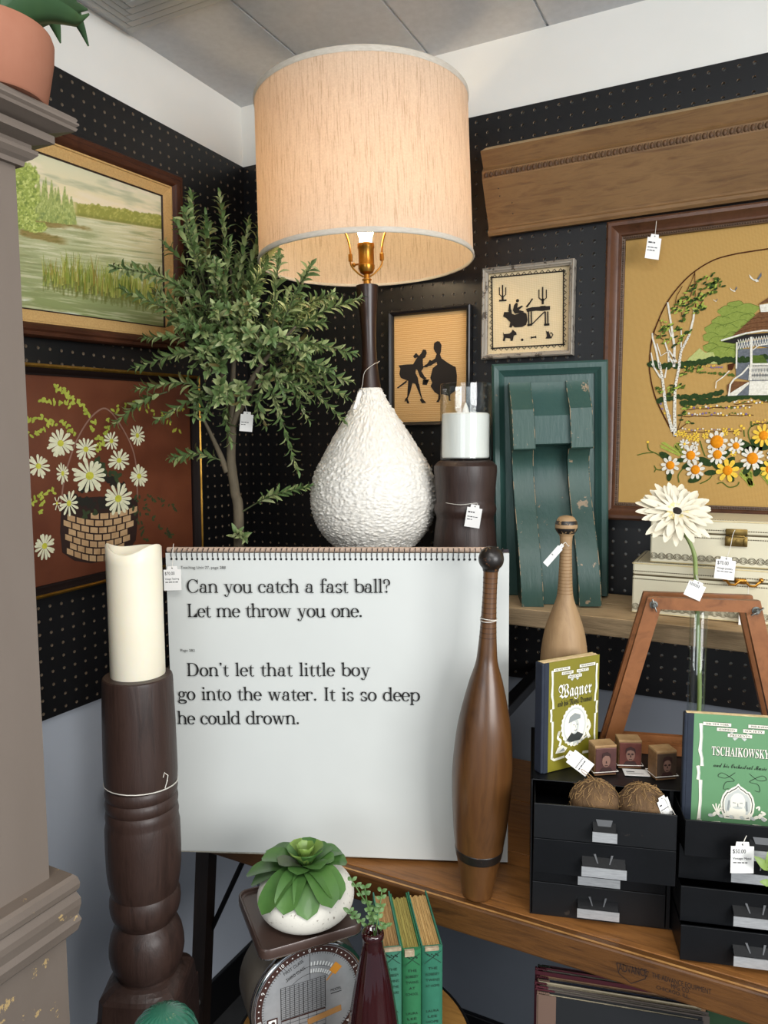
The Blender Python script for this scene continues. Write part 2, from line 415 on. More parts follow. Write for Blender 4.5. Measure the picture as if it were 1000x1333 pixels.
# terracotta pot with agave on the pilaster
POTX, POTY = .464, -1.024
t = thing('potted_agave', 'terracotta pot with a green agave standing on top of the taupe pilaster', 'potted plant', loc=(POTX, POTY, CTOP))
TERRA = M('terracotta', '#a06d57', .75, spec=.25, var='#96624c', vscale=14, bump=.08, bscale=60)
b = MB(); hp = zat(POTX+RT.x*.0585, POTY+RT.y*.0585, 41)-CTOP
b.lathe([(.0485, 0), (.0505, .002), (.0585, hp-.022), (.0595, hp-.006), (.0575, hp), (.054, hp), (.052, hp-.012), (.0, hp-.013)], 64)
b.build('pot', TERRA, t, smooth=40)
AGV = M('agave_green', '#47643a', .45, var='#2f4d34', vscale=9, bump=.05)
b = MB()
def blade(b, p0, p1, wd, sag, lift, mi=0, n=12, curl=None):
    """long fleshy leaf from p0 to p1"""
    p0 = Vector(p0); p1 = Vector(p1); pts = []
    for i in range(n+1):
        s_ = i/n; p = p0.lerp(p1, s_); p.z += lift*math.sin(PI*s_)-sag*s_*s_; pts.append(p)
    if curl: pts += [Vector(c) for c in curl]
    N = len(pts); loops = []
    side = (p1-p0).cross(Vector((0, 0, 1))).normalized()
    for i, p in enumerate(pts):
        s_ = i/(N-1); ww = wd*(.75+.6*s_-1.3*s_*s_*s_*1.02)*.5; ww = max(ww, .0008)
        tg = (pts[min(i+1, N-1)]-pts[max(i-1, 0)]).normalized(); up = side.cross(tg).normalized(); th = .004*(1-s_)+.0012
        loops.append([p-side*ww+up*ww*.5, p-side*ww*.5-up*th*.4, p-up*th, p+side*ww*.5-up*th*.4, p+side*ww+up*ww*.5, p+side*ww*.5+up*(th*.3+ww*.12), p+up*th*.6, p-side*ww*.5+up*(th*.3+ww*.12)])
    b.rings(loops, mi)
tw = Matrix.Translation(-Vector((POTX, POTY, CTOP)))
T1 = tw @ atD(114, 12, .79); T2 = tw @ atD(98, 30, .77); T2b = tw @ atD(106, 27, .765); T2c = tw @ atD(116, 18, .76)
blade(b, (.006, .010, hp-.006), T1, .050, 0, .006)
blade(b, (.010, .0, hp-.008), T2, .046, 0, .012, curl=[T2.lerp(T2b, .5), T2b, T2c])
for k in range(9):
    a = 1.2+k*.66; L = .1+.02*(k % 3)
    blade(b, (.012*math.cos(a), .012*math.sin(a), hp-.01), (L*math.cos(a), L*math.sin(a), hp+.05+.03*(k % 2)), .042, .03, .05)
b.build('leaf_rosette', AGV, t, smooth=60)
b = MB(); b.disc(0, 0, .051, hp-.011, seg=32); b.build('soil', M('dark_soil', '#2a221c', .95, bump=.5, bscale=200), t)

# ================================================================ pictures
def pix(P):
    d = Vector(P)-CAM; k = d.dot(FW); return 500+FPX*d.dot(RT)/k, 666.5-FPX*d.dot(UP)/k
def paint_mat(name, rough=.55, bump=.25):
    if name in _mats: return _mats[name]
    m, nt, bs = _new(name); a = nt.nodes.new('ShaderNodeAttribute'); a.attribute_name = 'paint'
    nt.links.new(a.outputs['Color'], bs.inputs['Base Color']); bs.inputs['Roughness'].default_value = rough; bs.inputs['Specular IOR Level'].default_value = .3
    _bump(nt, bs, _noise(nt, _coord(nt), 400, 3), bump, .0006); _mats[name] = m; return m
def painted_sheet(name, w_, h_, nx, ny, fn, mat, parent, z=0):
    """canvas whose brushwork is held in a colour attribute; fn(X, Y arrays local) -> sRGB 0-255"""
    xs = np.linspace(-w_/2, w_/2, nx); ys = np.linspace(-h_/2, h_/2, ny); XX, YY = np.meshgrid(xs, ys)
    co = np.stack([XX, YY, np.full_like(XX, z)], -1).reshape(-1, 3)
    idx = np.arange(nx*ny).reshape(ny, nx)
    f = np.stack([idx[:-1, :-1], idx[:-1, 1:], idx[1:, 1:], idx[1:, :-1]], -1).reshape(-1, 4)
    me = bpy.data.meshes.new(name); me.from_pydata(co.tolist(), [], f.tolist())
    rgb = np.clip(fn(XX, YY), 0, 255).reshape(-1, 3)/255.0
    l = np.where(rgb <= .04045, rgb/12.92, ((rgb+.055)/1.055)**2.4)
    at = me.color_attributes.new('paint', 'FLOAT_COLOR', 'POINT')
    at.data.foreach_set('color', np.concatenate([l, np.ones((len(l), 1))], 1).astype(np.float32).ravel())
    me.materials.append(mat); o = bpy.data.objects.new(name, me); COL.objects.link(o); o.parent = parent; return o
_rs = np.random.RandomState(5); _lat = _rs.rand(64, 64)
def vnoise(x, y):
    xi = np.floor(x).astype(int); yi = np.floor(y).astype(int); fx = x-xi; fy = y-yi; fx = fx*fx*(3-2*fx); fy = fy*fy*(3-2*fy)
    g = lambda a, c: _lat[a % 64, c % 64]
    return (g(xi, yi)*(1-fx)+g(xi+1, yi)*fx)*(1-fy)+(g(xi, yi+1)*(1-fx)+g(xi+1, yi+1)*fx)*fy
def fbm(x, y, o=4):
    r = 0; a = .5
    for i in range(o): r = r+a*vnoise(x*2**i+i*7.3, y*2**i+i*3.1); a *= .5
    return r
def pixgrid(mtx, XX, YY):
    A = np.array(mtx); o = A[:3, 3]; P = o+XX[..., None]*A[:3, 0]+YY[..., None]*A[:3, 1]-np.array(CAM)
    k = P@np.array(FW); return 500+FPX*(P@np.array(RT))/k, 666.5-FPX*(P@np.array(UP))/k

WALNUT = WOOD('walnut_frame', '#351a0f', '#54301e', scale=6, stretch=(3, 3, 20), rough=.55, spec=.25)
GOLDLINER = M('ochre_linen_liner', '#c9a468', .9, var='#b8915a', vscale=300, bump=.3, bscale=500, bdist=.0005)
DARKLIP = M('dark_wood_lip', '#2c1a12', .5)

# ---- river landscape, left wall, upper
LW, LH = .515, .372
mtx = basis((.012, -.270-LW/2, 1.864), (0, 1, .034), (.045, -.052, 1), skew=True)
t = thing('landscape_painting', 'framed river landscape painting with reeds and trees, upper picture on the left wall', 'painting', mtx)
b = MB(); b.frame(LW, LH, [(0, 0), (0, .022), (.004, .028), (.010, .027), (.014, .030), (.019, .028), (.023, .021), (.026, .018), (.026, 0)]); b.build('frame', WALNUT, t, smooth=40)
b = MB(); b.frame(LW, LH, [(.026, .0), (.026, .018), (.029, .0185), (.030, .016), (.048, .012), (.048, 0)]); b.build('liner', GOLDLINER, t)
b = MB(); b.frame(LW, LH, [(.048, .0), (.048, .0125), (.0505, .0115), (.0505, 0)]); b.build('inner_lip', DARKLIP, t)
def landscape(XX, YY):
    px, py = pixgrid(mtx @ Matrix.Translation((0, 0, .009)), XX, YY); X = px/.26; Y = (py-170)/.26
    out = np.zeros(X.shape+(3,))
    def mixc(mask, c): 
        m = np.clip(mask, 0, 1)[..., None]; out[:] = out*(1-m)+np.array(c, float)*m
    hor = 395+.17*(X-380)                                    # far shore line
    s_ = np.clip((Y-(60+.375*(X-100)))/np.maximum(hor-(60+.375*(X-100)), 1), 0, 1)
    out[:] = np.array((210, 208, 176))*(1-s_[..., None])+np.array((240, 217, 172))*s_[..., None]
    mixc(np.clip((fbm(X/190, (Y-.3*X)/38)-.50)*5, 0, .8), (176, 178, 146))
    mixc(np.clip((fbm(X/150+9, (Y-.28*X)/30+4)-.52)*5, 0, .7), (233, 218, 190))
    # water
    wat = Y-(hor+30); wm = np.clip(wat/8, 0, 1); d_ = np.clip(wat/480, 0, 1); rgt = np.clip((X-380)/350, 0, 1)*(1-np.clip((Y-600)/150, 0, 1))
    base = np.array((204, 202, 164))*(1-d_[..., None])+np.array((138, 148, 94))*d_[..., None]
    base = base*(1-.75*rgt[..., None])+np.array((218, 202, 154))*.75*rgt[..., None]
    out[:] = out*(1-wm[..., None])+base*wm[..., None]
    st = fbm(X/120, (Y-.16*X)/7); mixc(wm*np.clip((st-.48)*3.2, 0, .6), (224, 218, 186)); st = fbm(X/140+5, (Y-.14*X)/9+8); mixc(wm*np.clip((st-.48)*3.2, 0, .65), (134, 140, 92))
    # far bank of bushes
    top = hor-30-18*fbm(X/14, X*0+2)*1.5; fb = np.clip((Y-top)/5, 0, 1)*np.clip((hor+34-Y)/8, 0, 1)*np.clip((X-360)/30, 0, 1)
    mixc(fb, (150, 150, 72)); mixc(fb*np.clip((fbm(X/9, Y/9)-.45)*5, 0, 1), (182, 176, 96)); mixc(fb*np.clip((Y-hor-10)/24, 0, .7), (120, 122, 60))
    # mud banks
    for (x0, y0, x1, y1, h) in ((60, 440, 360, 455, 46), (180, 430, 470, 500, 20), (90, 500, 350, 560, 30)):
        yl = y0+(y1-y0)*(X-x0)/(x1-x0); mk = np.clip((X-x0)/20, 0, 1)*np.clip((x1-X)/60, 0, 1)*np.clip((h-np.abs(Y-yl)-14*fbm(X/20, Y/8))/10, 0, 1)
        mixc(mk*.9, (142, 122, 70)); mixc(mk*np.clip((fbm(X/25, Y/6)-.45)*4, 0, .8), (118, 112, 58))
    # spired conifers, then the near bushy tree
    for k in range(9):
        cx = 190+k*21+6*math.sin(k*2.3); tp = 215+k*13+18*math.sin(k*1.9); bt = 432+k*3
        hh = np.clip((Y-tp)/(bt-tp), 0, 1.0); wd = 4+26*hh+7*(fbm(X/7+k, Y/10)-.5)
        mk = np.clip((wd-np.abs(X-cx))/5, 0, 1)*(Y > tp)*(Y < bt+14)
        mixc(mk*.92, (150, 162, 90)); mixc(mk*np.clip((fbm(X/6+k*3, Y/14)-.46)*5, 0, .9), (192, 198, 124)); mixc(mk*np.clip((fbm(X/8+k*5, Y/18+3)-.52)*5, 0, .8), (116, 134, 76))
    for (cx, cy, rx, ry) in ((100, 300, 80, 140), (140, 230, 55, 70), (150, 330, 50, 70), (60, 250, 80, 110), (130, 430, 60, 70), (180, 480, 60, 30), (40, 420, 70, 90)):
        rr = ((X-cx)/rx)**2+((Y-cy)/ry)**2+1.1*(fbm(X/16, Y/16)-.5); mk = np.clip((1-rr)*4, 0, 1)
        mixc(mk, (154, 168, 82)); mixc(mk*np.clip((fbm(X/9+2, Y/9)-.47)*6, 0, 1), (200, 208, 124)); mixc(mk*np.clip((fbm(X/10+7, Y/11+5)-.53)*6, 0, .9), (112, 130, 62))
    # foam
    for (x0, x1, yc, hh) in ((165, 420, 912, 20), (590, 760, 985, 14), (100, 170, 845, 7)):
        mk = np.clip((hh-np.abs(Y-yc-.1*(X-x0)+8*fbm(X/30, Y/30)))/6, 0, 1)*np.clip((X-x0)/30, 0, 1)*np.clip((x1-X)/40, 0, 1); mixc(mk*.85, (226, 230, 216))
    # reeds
    rr = random.Random(3)
    for k in range(360):
        x0 = rr.uniform(220, 800); by = 735+.19*(x0-220)+rr.uniform(-22, 42); hgt = rr.uniform(70, 150)*(1.0 if x0 > 300 else .75); ln = rr.uniform(-.35, .35)
        if x0 > 540: hgt *= 1.05
        s2 = (by-Y)/hgt; xc = x0+ln*hgt*np.clip(s2, 0, 1)**2*.6; wd = 4.6*(1-np.clip(s2, 0, 1)*.72)
        mk = np.clip((wd-np.abs(X-xc))/1.6, 0, 1)*(s2 > 0)*(s2 < 1)
        mixc(mk*.85, [(130, 142, 54), (156, 164, 76), (100, 116, 44), (178, 176, 92), (146, 128, 58)][k % 5])
        mk = np.clip((wd-np.abs(X-x0))/1.6, 0, 1)*(s2 < 0)*(s2 > -.28); mixc(mk*.4, (104, 108, 50))
    return out
painted_sheet('canvas', LW-.098, LH-.098, 330, 290, landscape, paint_mat('oil_paint'), t, .009)

# ---- daisies in a basket, left wall, lower
DW, DH = .50, .425
mtx = basis((.010, -.224-DW/2, 1.417), (0, 1, .028), (.03, -.03, 1), skew=True)
t = thing('daisy_painting', 'framed painting of white daisies in a basket on brown, lower picture on the left wall', 'painting', mtx)
GOLD = M('gilt_edge', '#b48a3c', .3, .85, var='#8a6426', vscale=40)
BFRAME = M('black_brown_frame', '#1a0f0d', .65, spec=.2)
b = MB(); b.frame(DW, DH, [(0, 0), (0, .024), (.004, .027), (.007, .025), (.007, .0)], 1); b.frame(DW, DH, [(.007, 0), (.007, .024), (.012, .020), (.017, .014), (.020, .013), (.020, 0)], 0); b.build('frame', [BFRAME, GOLD], t)
DPZ = .0085
b = MB(); b.flat([(-DW/2+.019, -DH/2+.019), (DW/2-.019, -DH/2+.019), (DW/2-.019, DH/2-.019), (-DW/2+.019, DH/2-.019)], DPZ)
cv = b.build('canvas', M('brown_painted_ground', '#5c3020', .35, var='#71402a', vscale=7, bump=.25, bscale=350, bdist=.0006, stretch=(1, 1, 1)), t)
q = crop(topx(mtx @ Matrix.Translation((0, 0, DPZ))), 0, 460, .27)
PETAL = M('cream_petal_paint', '#e6e3c4', .6, var='#cfcda8', vscale=90); DCEN = M('yellow_green_paint', '#b3b32a', .6, var='#d2cc4c', vscale=150)
LEAFY = M('lime_leaf_paint', '#8c9a32', .6, var='#b3b84a', vscale=60); LEAFD = M('dark_leaf_paint', '#26301c', .6, var='#3a4a26', vscale=60)
BASK = M('tan_basket_paint', '#a8845c', .6, var='#c6a47a', vscale=50); BASKD = M('dark_umber_paint', '#2a160f', .6); HAND = M('mauve_brown_paint', '#8a6656', .6)
SHADE = M('deep_umber_green_paint', '#1c1a12', .6)
b = MB()   # basket: dark body, then its woven blocks row by row
b.flat([q(295, 745), q(330, 700), q(480, 690), q(660, 700), q(668, 760), q(655, 900), q(600, 985), q(440, 1012), q(360, 1000), q(300, 960), q(290, 860)], DPZ+.0004, 1)
for r_ in range(7):
    for k in range(8):
        f0 = (k+(r_ % 2)*.5)/8; f1 = f0+.105
        if f1 > 1.0: continue
        def ey(f, yy): return yy+38*math.sin(PI*min(max(f, 0), 1))-8
        xl, xr = 298+r_*4, 668-r_*9
        y0 = 742+r_*34; y1 = y0+27
        if r_ == 0 and .3 > f0: continue
        b.flat([q(xl+(xr-xl)*f0, ey(f0, y0)), q(xl+(xr-xl)*f1, ey(f1, y0)), q(xl+(xr-xl)*f1, ey(f1, y1)), q(xl+(xr-xl)*f0, ey(f0, y1))], DPZ+.0007, 0)
b.build('painted_basket', [BASK, BASKD], cv)
b = MB(); b.line([q(*p) for p in smooth_pts([(295, 720), (310, 600), (360, 440), (420, 330), (480, 272), (520, 272), (570, 330), (630, 440), (655, 540), (662, 690)], 5)], .0032, DPZ+.0006); b.build('painted_handle', HAND, cv)
b = MB()
def leafrun(pts, n, size, mi, seed):
    rr = random.Random(seed); P = smooth_pts([(*p, 0) for p in pts], 8)
    for i in range(n):
        p = P[int(i*(len(P)-1)/max(1, n-1))]
        for k in range(3):
            a = rr.uniform(0, 2*PI); x, y = q(p.x+rr.uniform(-14, 14), p.y+rr.uniform(-14, 14)); b.disc(x, y, size*rr.uniform(.7, 1.2), DPZ+.0005+rr.random()*.0003, mi, size*.5, 7, a)
leafrun([(265, 150), (310, 190), (350, 220), (390, 250), (425, 300)], 11, .0056, 0, 1); leafrun([(200, 230), (270, 235), (345, 250)], 6, .0052, 0, 2); leafrun([(130, 320), (190, 310), (260, 330), (320, 350), (360, 385)], 9, .0056, 0, 3)
leafrun([(140, 390), (190, 370), (230, 350)], 4, .005, 0, 4); leafrun([(555, 275), (610, 248), (660, 250), (720, 275), (790, 290), (870, 265)], 10, .0054, 0, 5); leafrun([(790, 300), (830, 350), (865, 385)], 4, .0052, 0, 6)
leafrun([(530, 320), (510, 380), (490, 430)], 5, .0056, 0, 7); leafrun([(445, 340), (460, 400), (475, 470)], 5, .006, 0, 8); leafrun([(140, 735), (190, 690), (265, 660)], 6, .005, 0, 9); leafrun([(200, 700), (200, 770)], 3, .005, 0, 10)
leafrun([(660, 700), (720, 690), (790, 720), (850, 745)], 7, .005, 1, 11); leafrun([(700, 740), (740, 800), (800, 860), (830, 880)], 7, .005, 1, 12); leafrun([(670, 770), (680, 850), (700, 890)], 5, .005, 1, 13)
leafrun([(400, 780), (460, 770), (640, 760)], 5, .007, 1, 14); leafrun([(400, 650), (470, 600), (540, 620), (600, 660)], 9, .010, 2, 15); leafrun([(330, 700), (420, 720), (520, 720), (620, 720)], 12, .010, 2, 16); leafrun([(470, 520), (490, 560), (560, 600)], 7, .009, 1, 17)
b.build('painted_leaves', [LEAFY, LEAFD, SHADE], cv)
for k, (X, Y, R, sq, n) in enumerate([(290, 433, 66, .95, 20), (412, 462, 55, .95, 15), (535, 422, 48, .8, 12), (660, 396, 50, .7, 15), (183, 543, 58, .95, 15), (300, 578, 50, .62, 14), (572, 516, 52, .95, 15), (430, 590, 82, .98, 17),
        (668, 592, 54, .82, 17), (568, 700, 74, .9, 16), (330, 722, 62, .75, 12), (272, 722, 34, .6, 6), (213, 928, 62, .85, 16)]):
    b = MB(); rr = random.Random(40+k); x, y = q(X, Y); x1, y1 = q(X+R, Y); x2, y2 = q(X, Y-R); ex = (x1-x)*sq; ey_ = y2-y; lay = DPZ+.001+.00005*k
    for i in range(n):
        a = 2*PI*i/n+rr.uniform(-.12, .12); L = rr.uniform(.86, 1.12); c0 = .18; wd = .105
        pts = []
        for (s_, wv) in ((c0, .35), (.5, .8), (.85, 1.1), (1.0, .5)):
            pts.append((s_*L, wv*wd))
        loop = [(s_, v) for s_, v in pts]+[(s_, -v) for s_, v in pts[::-1]]
        ca, sa = math.cos(a), math.sin(a)
        b.flat([(x+(u*ca-v*sa)*ex, y+(u*sa+v*ca)*ey_) for u, v in loop], lay+.00002*(i % 3), 0)
    b.disc(x, y, ex*.24, lay+.0003, 1, ey_*.24); b.build('painted_daisy', [PETAL, DCEN], cv)


# ---- couple silhouette, right wall
mtx = basis((0.5185, -.003, 1.650), (1, 0, .0), (0.03, 0, 1)); SW, SH = .2, .262
t = thing('silhouette_picture', 'black framed needlework silhouette of a bowing couple, behind the glass candle cylinder', 'picture', mtx)
BLK = M('black_frame_lacquer', '#141214', .35)
b = MB(); b.frame(SW, SH, [(0, 0), (0, .018), (.003, .020), (.008, .017), (.0105, .013), (.0105, 0)]); b.build('frame', BLK, t)
b = MB(); b.flat([(-SW/2+.01, -SH/2+.01), (SW/2-.01, -SH/2+.01), (SW/2-.01, SH/2-.01), (-SW/2+.01, SH/2-.01)], .006)
cv = b.build('needlework_canvas', FABRIC('gold_horizontal_stitch', '#bd9056', '#dcb985', 190, 72, bump=.6), t)
q = crop(topx(mtx @ Matrix.Translation((0, 0, .006))), 500, 390, .1275); b = MB(); Zs = .0075
def sil(pts): b.flat([q(*p) for p in pts], Zs)
sil([(385, 545), (360, 575), (330, 545), (300, 580), (315, 600), (345, 590), (330, 610), (300, 660), (235, 662), (150, 672), (170, 705), (160, 760), (175, 800), (240, 826), (285, 850), (330, 862), (358, 868), (350, 800), (325, 750), (330, 712), (345, 720), (370, 790), (415, 820), (440, 800), (420, 790), (385, 730), (405, 700), (400, 650), (400, 605), (425, 590), (440, 545), (430, 512), (400, 510)])   # bowing man: head, coat
sil([(400, 680), (440, 672), (450, 690), (400, 694)]); sil([(240, 825), (225, 830), (135, 900), (145, 908), (230, 850)])
sil([(250, 830), (295, 850), (270, 950), (245, 1010), (262, 1060), (240, 1060), (230, 1030), (212, 1048), (218, 1018), (240, 990)]); sil([(318, 850), (362, 860), (378, 950), (395, 1010), (435, 1055), (390, 1058), (368, 1022), (385, 1010), (350, 930)])
b.disc(*q(430, 835), .0046, Zs, 0, .0048); sil([(400, 820), (465, 815), (440, 872), (395, 870)])
sil([(545, 425), (515, 445), (510, 500), (522, 530), (540, 555), (525, 600), (490, 625), (470, 615), (455, 640), (440, 660), (415, 670), (420, 690), (480, 675), (520, 650), (540, 640), (545, 665), (500, 700), (485, 760), (475, 800), (495, 850), (478, 885), (520, 945), (560, 972), (600, 965), (660, 985), (730, 930), (745, 860), (748, 780), (735, 690), (660, 650), (590, 600), (575, 560), (585, 530), (590, 465), (570, 428)])
sil([(560, 970), (585, 968), (580, 1010), (562, 1048), (535, 1046), (555, 1015)]); sil([(660, 970), (680, 968), (676, 1020), (690, 1030), (665, 1035)])
b.build('stitched_silhouettes', M('black_thread', '#1d1611', .9), cv)

# ---- lady at the piano, right wall
mtx = basis((.7435, -.003, 1.7555), (1, 0, -.006), (0.008, 0, 1)); PW, PH = .196, .192
t = thing('needlework_picture', 'small silver framed needlework of a lady playing a keyboard, above the green corbel', 'picture', mtx)
SILV = WORN('weathered_silver_frame', '#8d857a', '#4d443c', .56, .4, 60, '#a39a8c')
b = MB(); b.frame(PW, PH, [(0, 0), (0, .020), (.0025, .023), (.005, .020), (.007, .020), (.009, .016), (.0108, .015), (.0108, 0)]); b.build('frame', SILV, t)
b = MB(); b.flat([(-PW/2+.0105, -PH/2+.0105), (PW/2-.0105, -PH/2+.0105), (PW/2-.0105, PH/2-.0105), (-PW/2+.0105, PH/2-.0105)], .006)
cv = b.build('needlework_canvas', FABRIC('cream_linen', '#cdb78f', '#e2cfa9', 130, 130, bump=.4), t)
q = crop(topx(mtx @ Matrix.Translation((0, 0, .006))), 620, 330, .14); b = MB()
TLc, TRc, BLc, BRc = (148, 226), (815, 165), (155, 882), (812, 845)
def edge(a, c, n, sgn):
    P0 = Vector(q(*a)); P1 = Vector(q(*c)); d_ = (P1-P0); L = d_.length; d_.normalize(); nr = Vector((-d_.y, d_.x))*sgn
    e = .0026; b.line([P0-d_*e*1.6, P1+d_*e*1.6], .0026, .0072)
    st_ = L/n
    for i in range(n):
        a0 = P0+d_*st_*(i+.12); a1 = P0+d_*st_*(i+.88); tp = P0+d_*st_*(i+.5)+nr*.0058
        b.line([a0, tp, a1], .0015, .0074)
edge(TLc, TRc, 12, 1); edge(BLc, BRc, 12, -1); edge(TLc, BLc, 12, -1); edge(TRc, BRc, 12, 1)
Zs = .0074
def sil(pts): b.flat([q(*p) for p in pts], Zs)
def ln(pts, wd): b.line([q(*p) for p in pts], wd*1.5, Zs+.0002)
for (x, y, s_) in ((248, 310, 1), (621, 330, 1.15)):
    ln([(x, y-16*s_), (x, y+100*s_)], .0018)
    for dx in (-30, 30): ln([(x+dx*s_, y+6*s_), (x+dx*s_, y+72*s_), (x, y+98*s_)], .0014)
    ln([(x, y+90), (x, y+125*s_)], .003); 
ln([(215, 440), (285, 436)], .0024)
b.disc(*q(386, 440), .0035, Zs, 0, .0036); sil([(372, 458), (355, 480), (343, 530), (360, 560), (410, 555), (450, 540), (400, 525), (440, 490), (425, 485), (385, 505), (390, 465)])
sil([(330, 520), (300, 545), (262, 545), (252, 585), (280, 600), (300, 620), (320, 640), (308, 685), (330, 690), (340, 670), (360, 688), (430, 683), (465, 665), (480, 620), (470, 560), (440, 545), (360, 570), (335, 560)]); sil([(308, 470), (322, 470), (326, 530), (300, 540)])
sil([(465, 515), (520, 500), (690, 488), (688, 525), (620, 535), (560, 532), (475, 545)]); ln([(480, 490), (527, 420)], .002); ln([(470, 500), (500, 460)], .0025)
for x in (490, 515, 645, 668): ln([(x, 540), (x+2, 660)], .0018)
ln([(478, 668), (522, 660)], .003); ln([(634, 664), (684, 660)], .003); ln([(520, 660), (640, 540)], .0016); sil([(595, 490), (650, 486), (640, 500), (600, 503)])
sil([(250, 725), (262, 750), (310, 745), (330, 730), (342, 708), (375, 735), (378, 755), (352, 765), (342, 812), (326, 815), (318, 790), (275, 785), (268, 815), (250, 812), (258, 770)])
b.disc(*q(430, 803), .0028, Zs); ln([(512, 783), (560, 776)], .0018)
for (x, y) in ((514, 776), (514, 792), (557, 770), (557, 784)): b.disc(*q(x, y), .0011, Zs, seg=8)
sil([(650, 715), (662, 728), (675, 722), (690, 760), (705, 790), (645, 792), (660, 770)]); ln([(700, 785), (715, 755), (700, 735), (690, 745)], .0014)
b.build('stitched_figures', M('black_thread', '#1d1611', .9), cv)

# ================================================================ carved mantel board on the right wall
OAKM = WOOD('aged_mantel_oak', '#5d4029', '#84643f', '#6f5034', scale=3.2, stretch=(3, 22, 22), rough=.55, bump=.2)
OAKR = M('raw_oak_edge', '#b39a72', .8, var='#9a7f5a', vscale=30)
X0, X1 = .657, 1.62
t = thing('mantel_board', 'long brown wooden mantel moulding with a carved bead row, high on the right wall', 'moulding', loc=(X0, -.0, 1.92))
L = X1-X0
prof = [(-.004, .0), (-.016, -.001), (-.020, .004), (-.020, .010), (-.016, .014), (-.0155, .018), (-.058, .102), (-.060, .1185), (-.055, .123), (-.052, .128), (-.066, .150), (-.070, .156), (-.046, .1685), (-.040, .1695), (-.004, .1695)]
b = MB(); b.prism([(0, y, z) for y, z in prof], (L, 0, 0)); b.build('board', OAKM, t)
b = MB(); b.prism([(.002, -.0665, .1586), (.004, -.044, .1712), (.004, -.006, .1712), (.002, -.006, .1675), (.002, -.046, .1675), (.002, -.0685, .1562)], (L-.002, 0, 0)); b.build('raw_top_edge', OAKR, t)
b = MB()
for i in range(84):
    x = .008+i*.0112; b.grow((x, -.0592, .1105), .0047, 0, 8, 0, (.82, .55, 1.25))
    b.box((x+.0056, -.0592, .1105), (.0013, .003, .011), 0)
bd = b.build('bead_row', WOOD('dark_bead_oak', '#4a3220', '#6b4d31', scale=5, rough=.6), t, smooth=60); bd['kind'] = 'stuff'
b = MB()
for (x, z) in ((.032, .083), (.033, .07), (.057, .055), (.056, .036)):
    b = MB(); b.grow((x, -.0155-(z-.018)*.506-.0002, z), .0012, 0, 8, 0, (1, .3, 1)); b.build('nail_hole', INK, t)

# ================================================================ crewel gazebo picture on the right wall
GW, GH = .60, .585
GCX = .905+GW/2
mtx = basis((GCX, -.004, 1.616), (1, 0, -.004), (0.005, 0, 1))
t = thing('embroidered_picture', 'large wood framed embroidery of a gazebo, birches and flowers, right wall', 'picture', mtx)
GFR = WOOD('brown_picture_frame', '#3a2216', '#5f3d2a', '#4c2f1f', scale=5, stretch=(6, 6, 6), rough=.42, coat=.12)
b = MB(); b.frame(GW, GH, [(0, 0), (0, .030), (.004, .034), (.010, .034), (.014, .026), (.022, .021), (.026, .022), (.028, .019), (.028, 0)]); b.build('frame', GFR, t, smooth=40)
b = MB(); b.frame(GW, GH, [(.028, 0), (.028, .018), (.034, .016), (.034, 0)])
for sx in (0, 1):
    n = int((GW-.06)/.0042) if sx else int((GH-.06)/.0042)
    for i in range(n):
        for sg in (-1, 1):
            c = (-GW/2+.031+i*.0042+.001, sg*(GH/2-.031)) if sx else (sg*(GW/2-.031), -GH/2+.031+i*.0042)
            b.box((c[0], c[1], .0175), (.003, .003, .003), 0, .0009, seg=1)
b.build('beaded_inner_lip', WOOD('dark_bead_lip', '#3f2a1c', '#6b5038', scale=12, rough=.4), t)
CZ = .008
b = MB(); b.flat([(-GW/2+.033, -GH/2+.033), (GW/2-.033, -GH/2+.033), (GW/2-.033, GH/2-.033), (-GW/2+.033, GH/2-.033)], CZ)
cv = b.build('linen_canvas', FABRIC('mustard_linen', '#a57e46', '#c2a062', 190, 190, bump=.35), t)
QQ = topx(mtx @ Matrix.Translation((0, 0, CZ)))
A = crop(QQ, 830, 330, .17); B = crop(QQ, 830, 470, .17)
axis = QQ(1010, 480)[0]
def th(n, c, v=None): return M('thread_'+n, c, .8, var=v, vscale=220, bump=.5, bscale=500, bdist=.0008, spec=.15)
TH = [th('brown', '#47240f'), th('white', '#e8e4d8', '#c9c4b4'), th('dark_green', '#22331a', '#31471f'), th('mid_green', '#55692a', '#45581f'), th('lime', '#93a03c', '#a9b455'), th('sage', '#8c9a4a', '#7b8a3c'),
      th('roof_brown', '#5f3f28', '#7a5436'), th('grey', '#70747a', '#585c63'), th('orange', '#e39419', '#d07a10'), th('yellow', '#ecc84e', '#dcb23a'), th('purple', '#6b5a86', '#84729a'), th('pale_green', '#b9bd7c', '#a4ab66'), th('black', '#262322')]
BR, WH, DG, MG, LM, SG, RF, GR, OR, YE, PU, PG, BK = range(13)
def both(fn, mirror):
    fn(lambda p: p)
    if mirror: fn(lambda p: (2*axis-p[0], p[1]))
r2 = random.Random(11)
# oval outline
b = MB(); cy = (A(100, 800)[1]); ax = axis-A(93, 800)[0]; ay = A(770, 0)[1]-cy+.0005
half = [A(770, 0), A(600, 45), A(450, 130), A(330, 240), A(225, 380), A(150, 540), A(110, 670), A(95, 800), B(93, 60), B(102, 130), B(118, 210), B(150, 310), B(205, 425), B(258, 525), B(292, 582)]
half = [(p.x, p.y) for p in smooth_pts([(*p, 0) for p in half], 5)]
mir = [(2*axis-x, y) for x, y in half[::-1]]
b.line(mir+[(p.x, p.y) for p in smooth_pts([(*mir[-1], 0), (axis, A(770, -12)[1], 0), (*half[0], 0)], 5)][1:-1]+half, .0024, CZ+.0012, 0)
b.build('stitched_oval', [TH[BR]], cv)
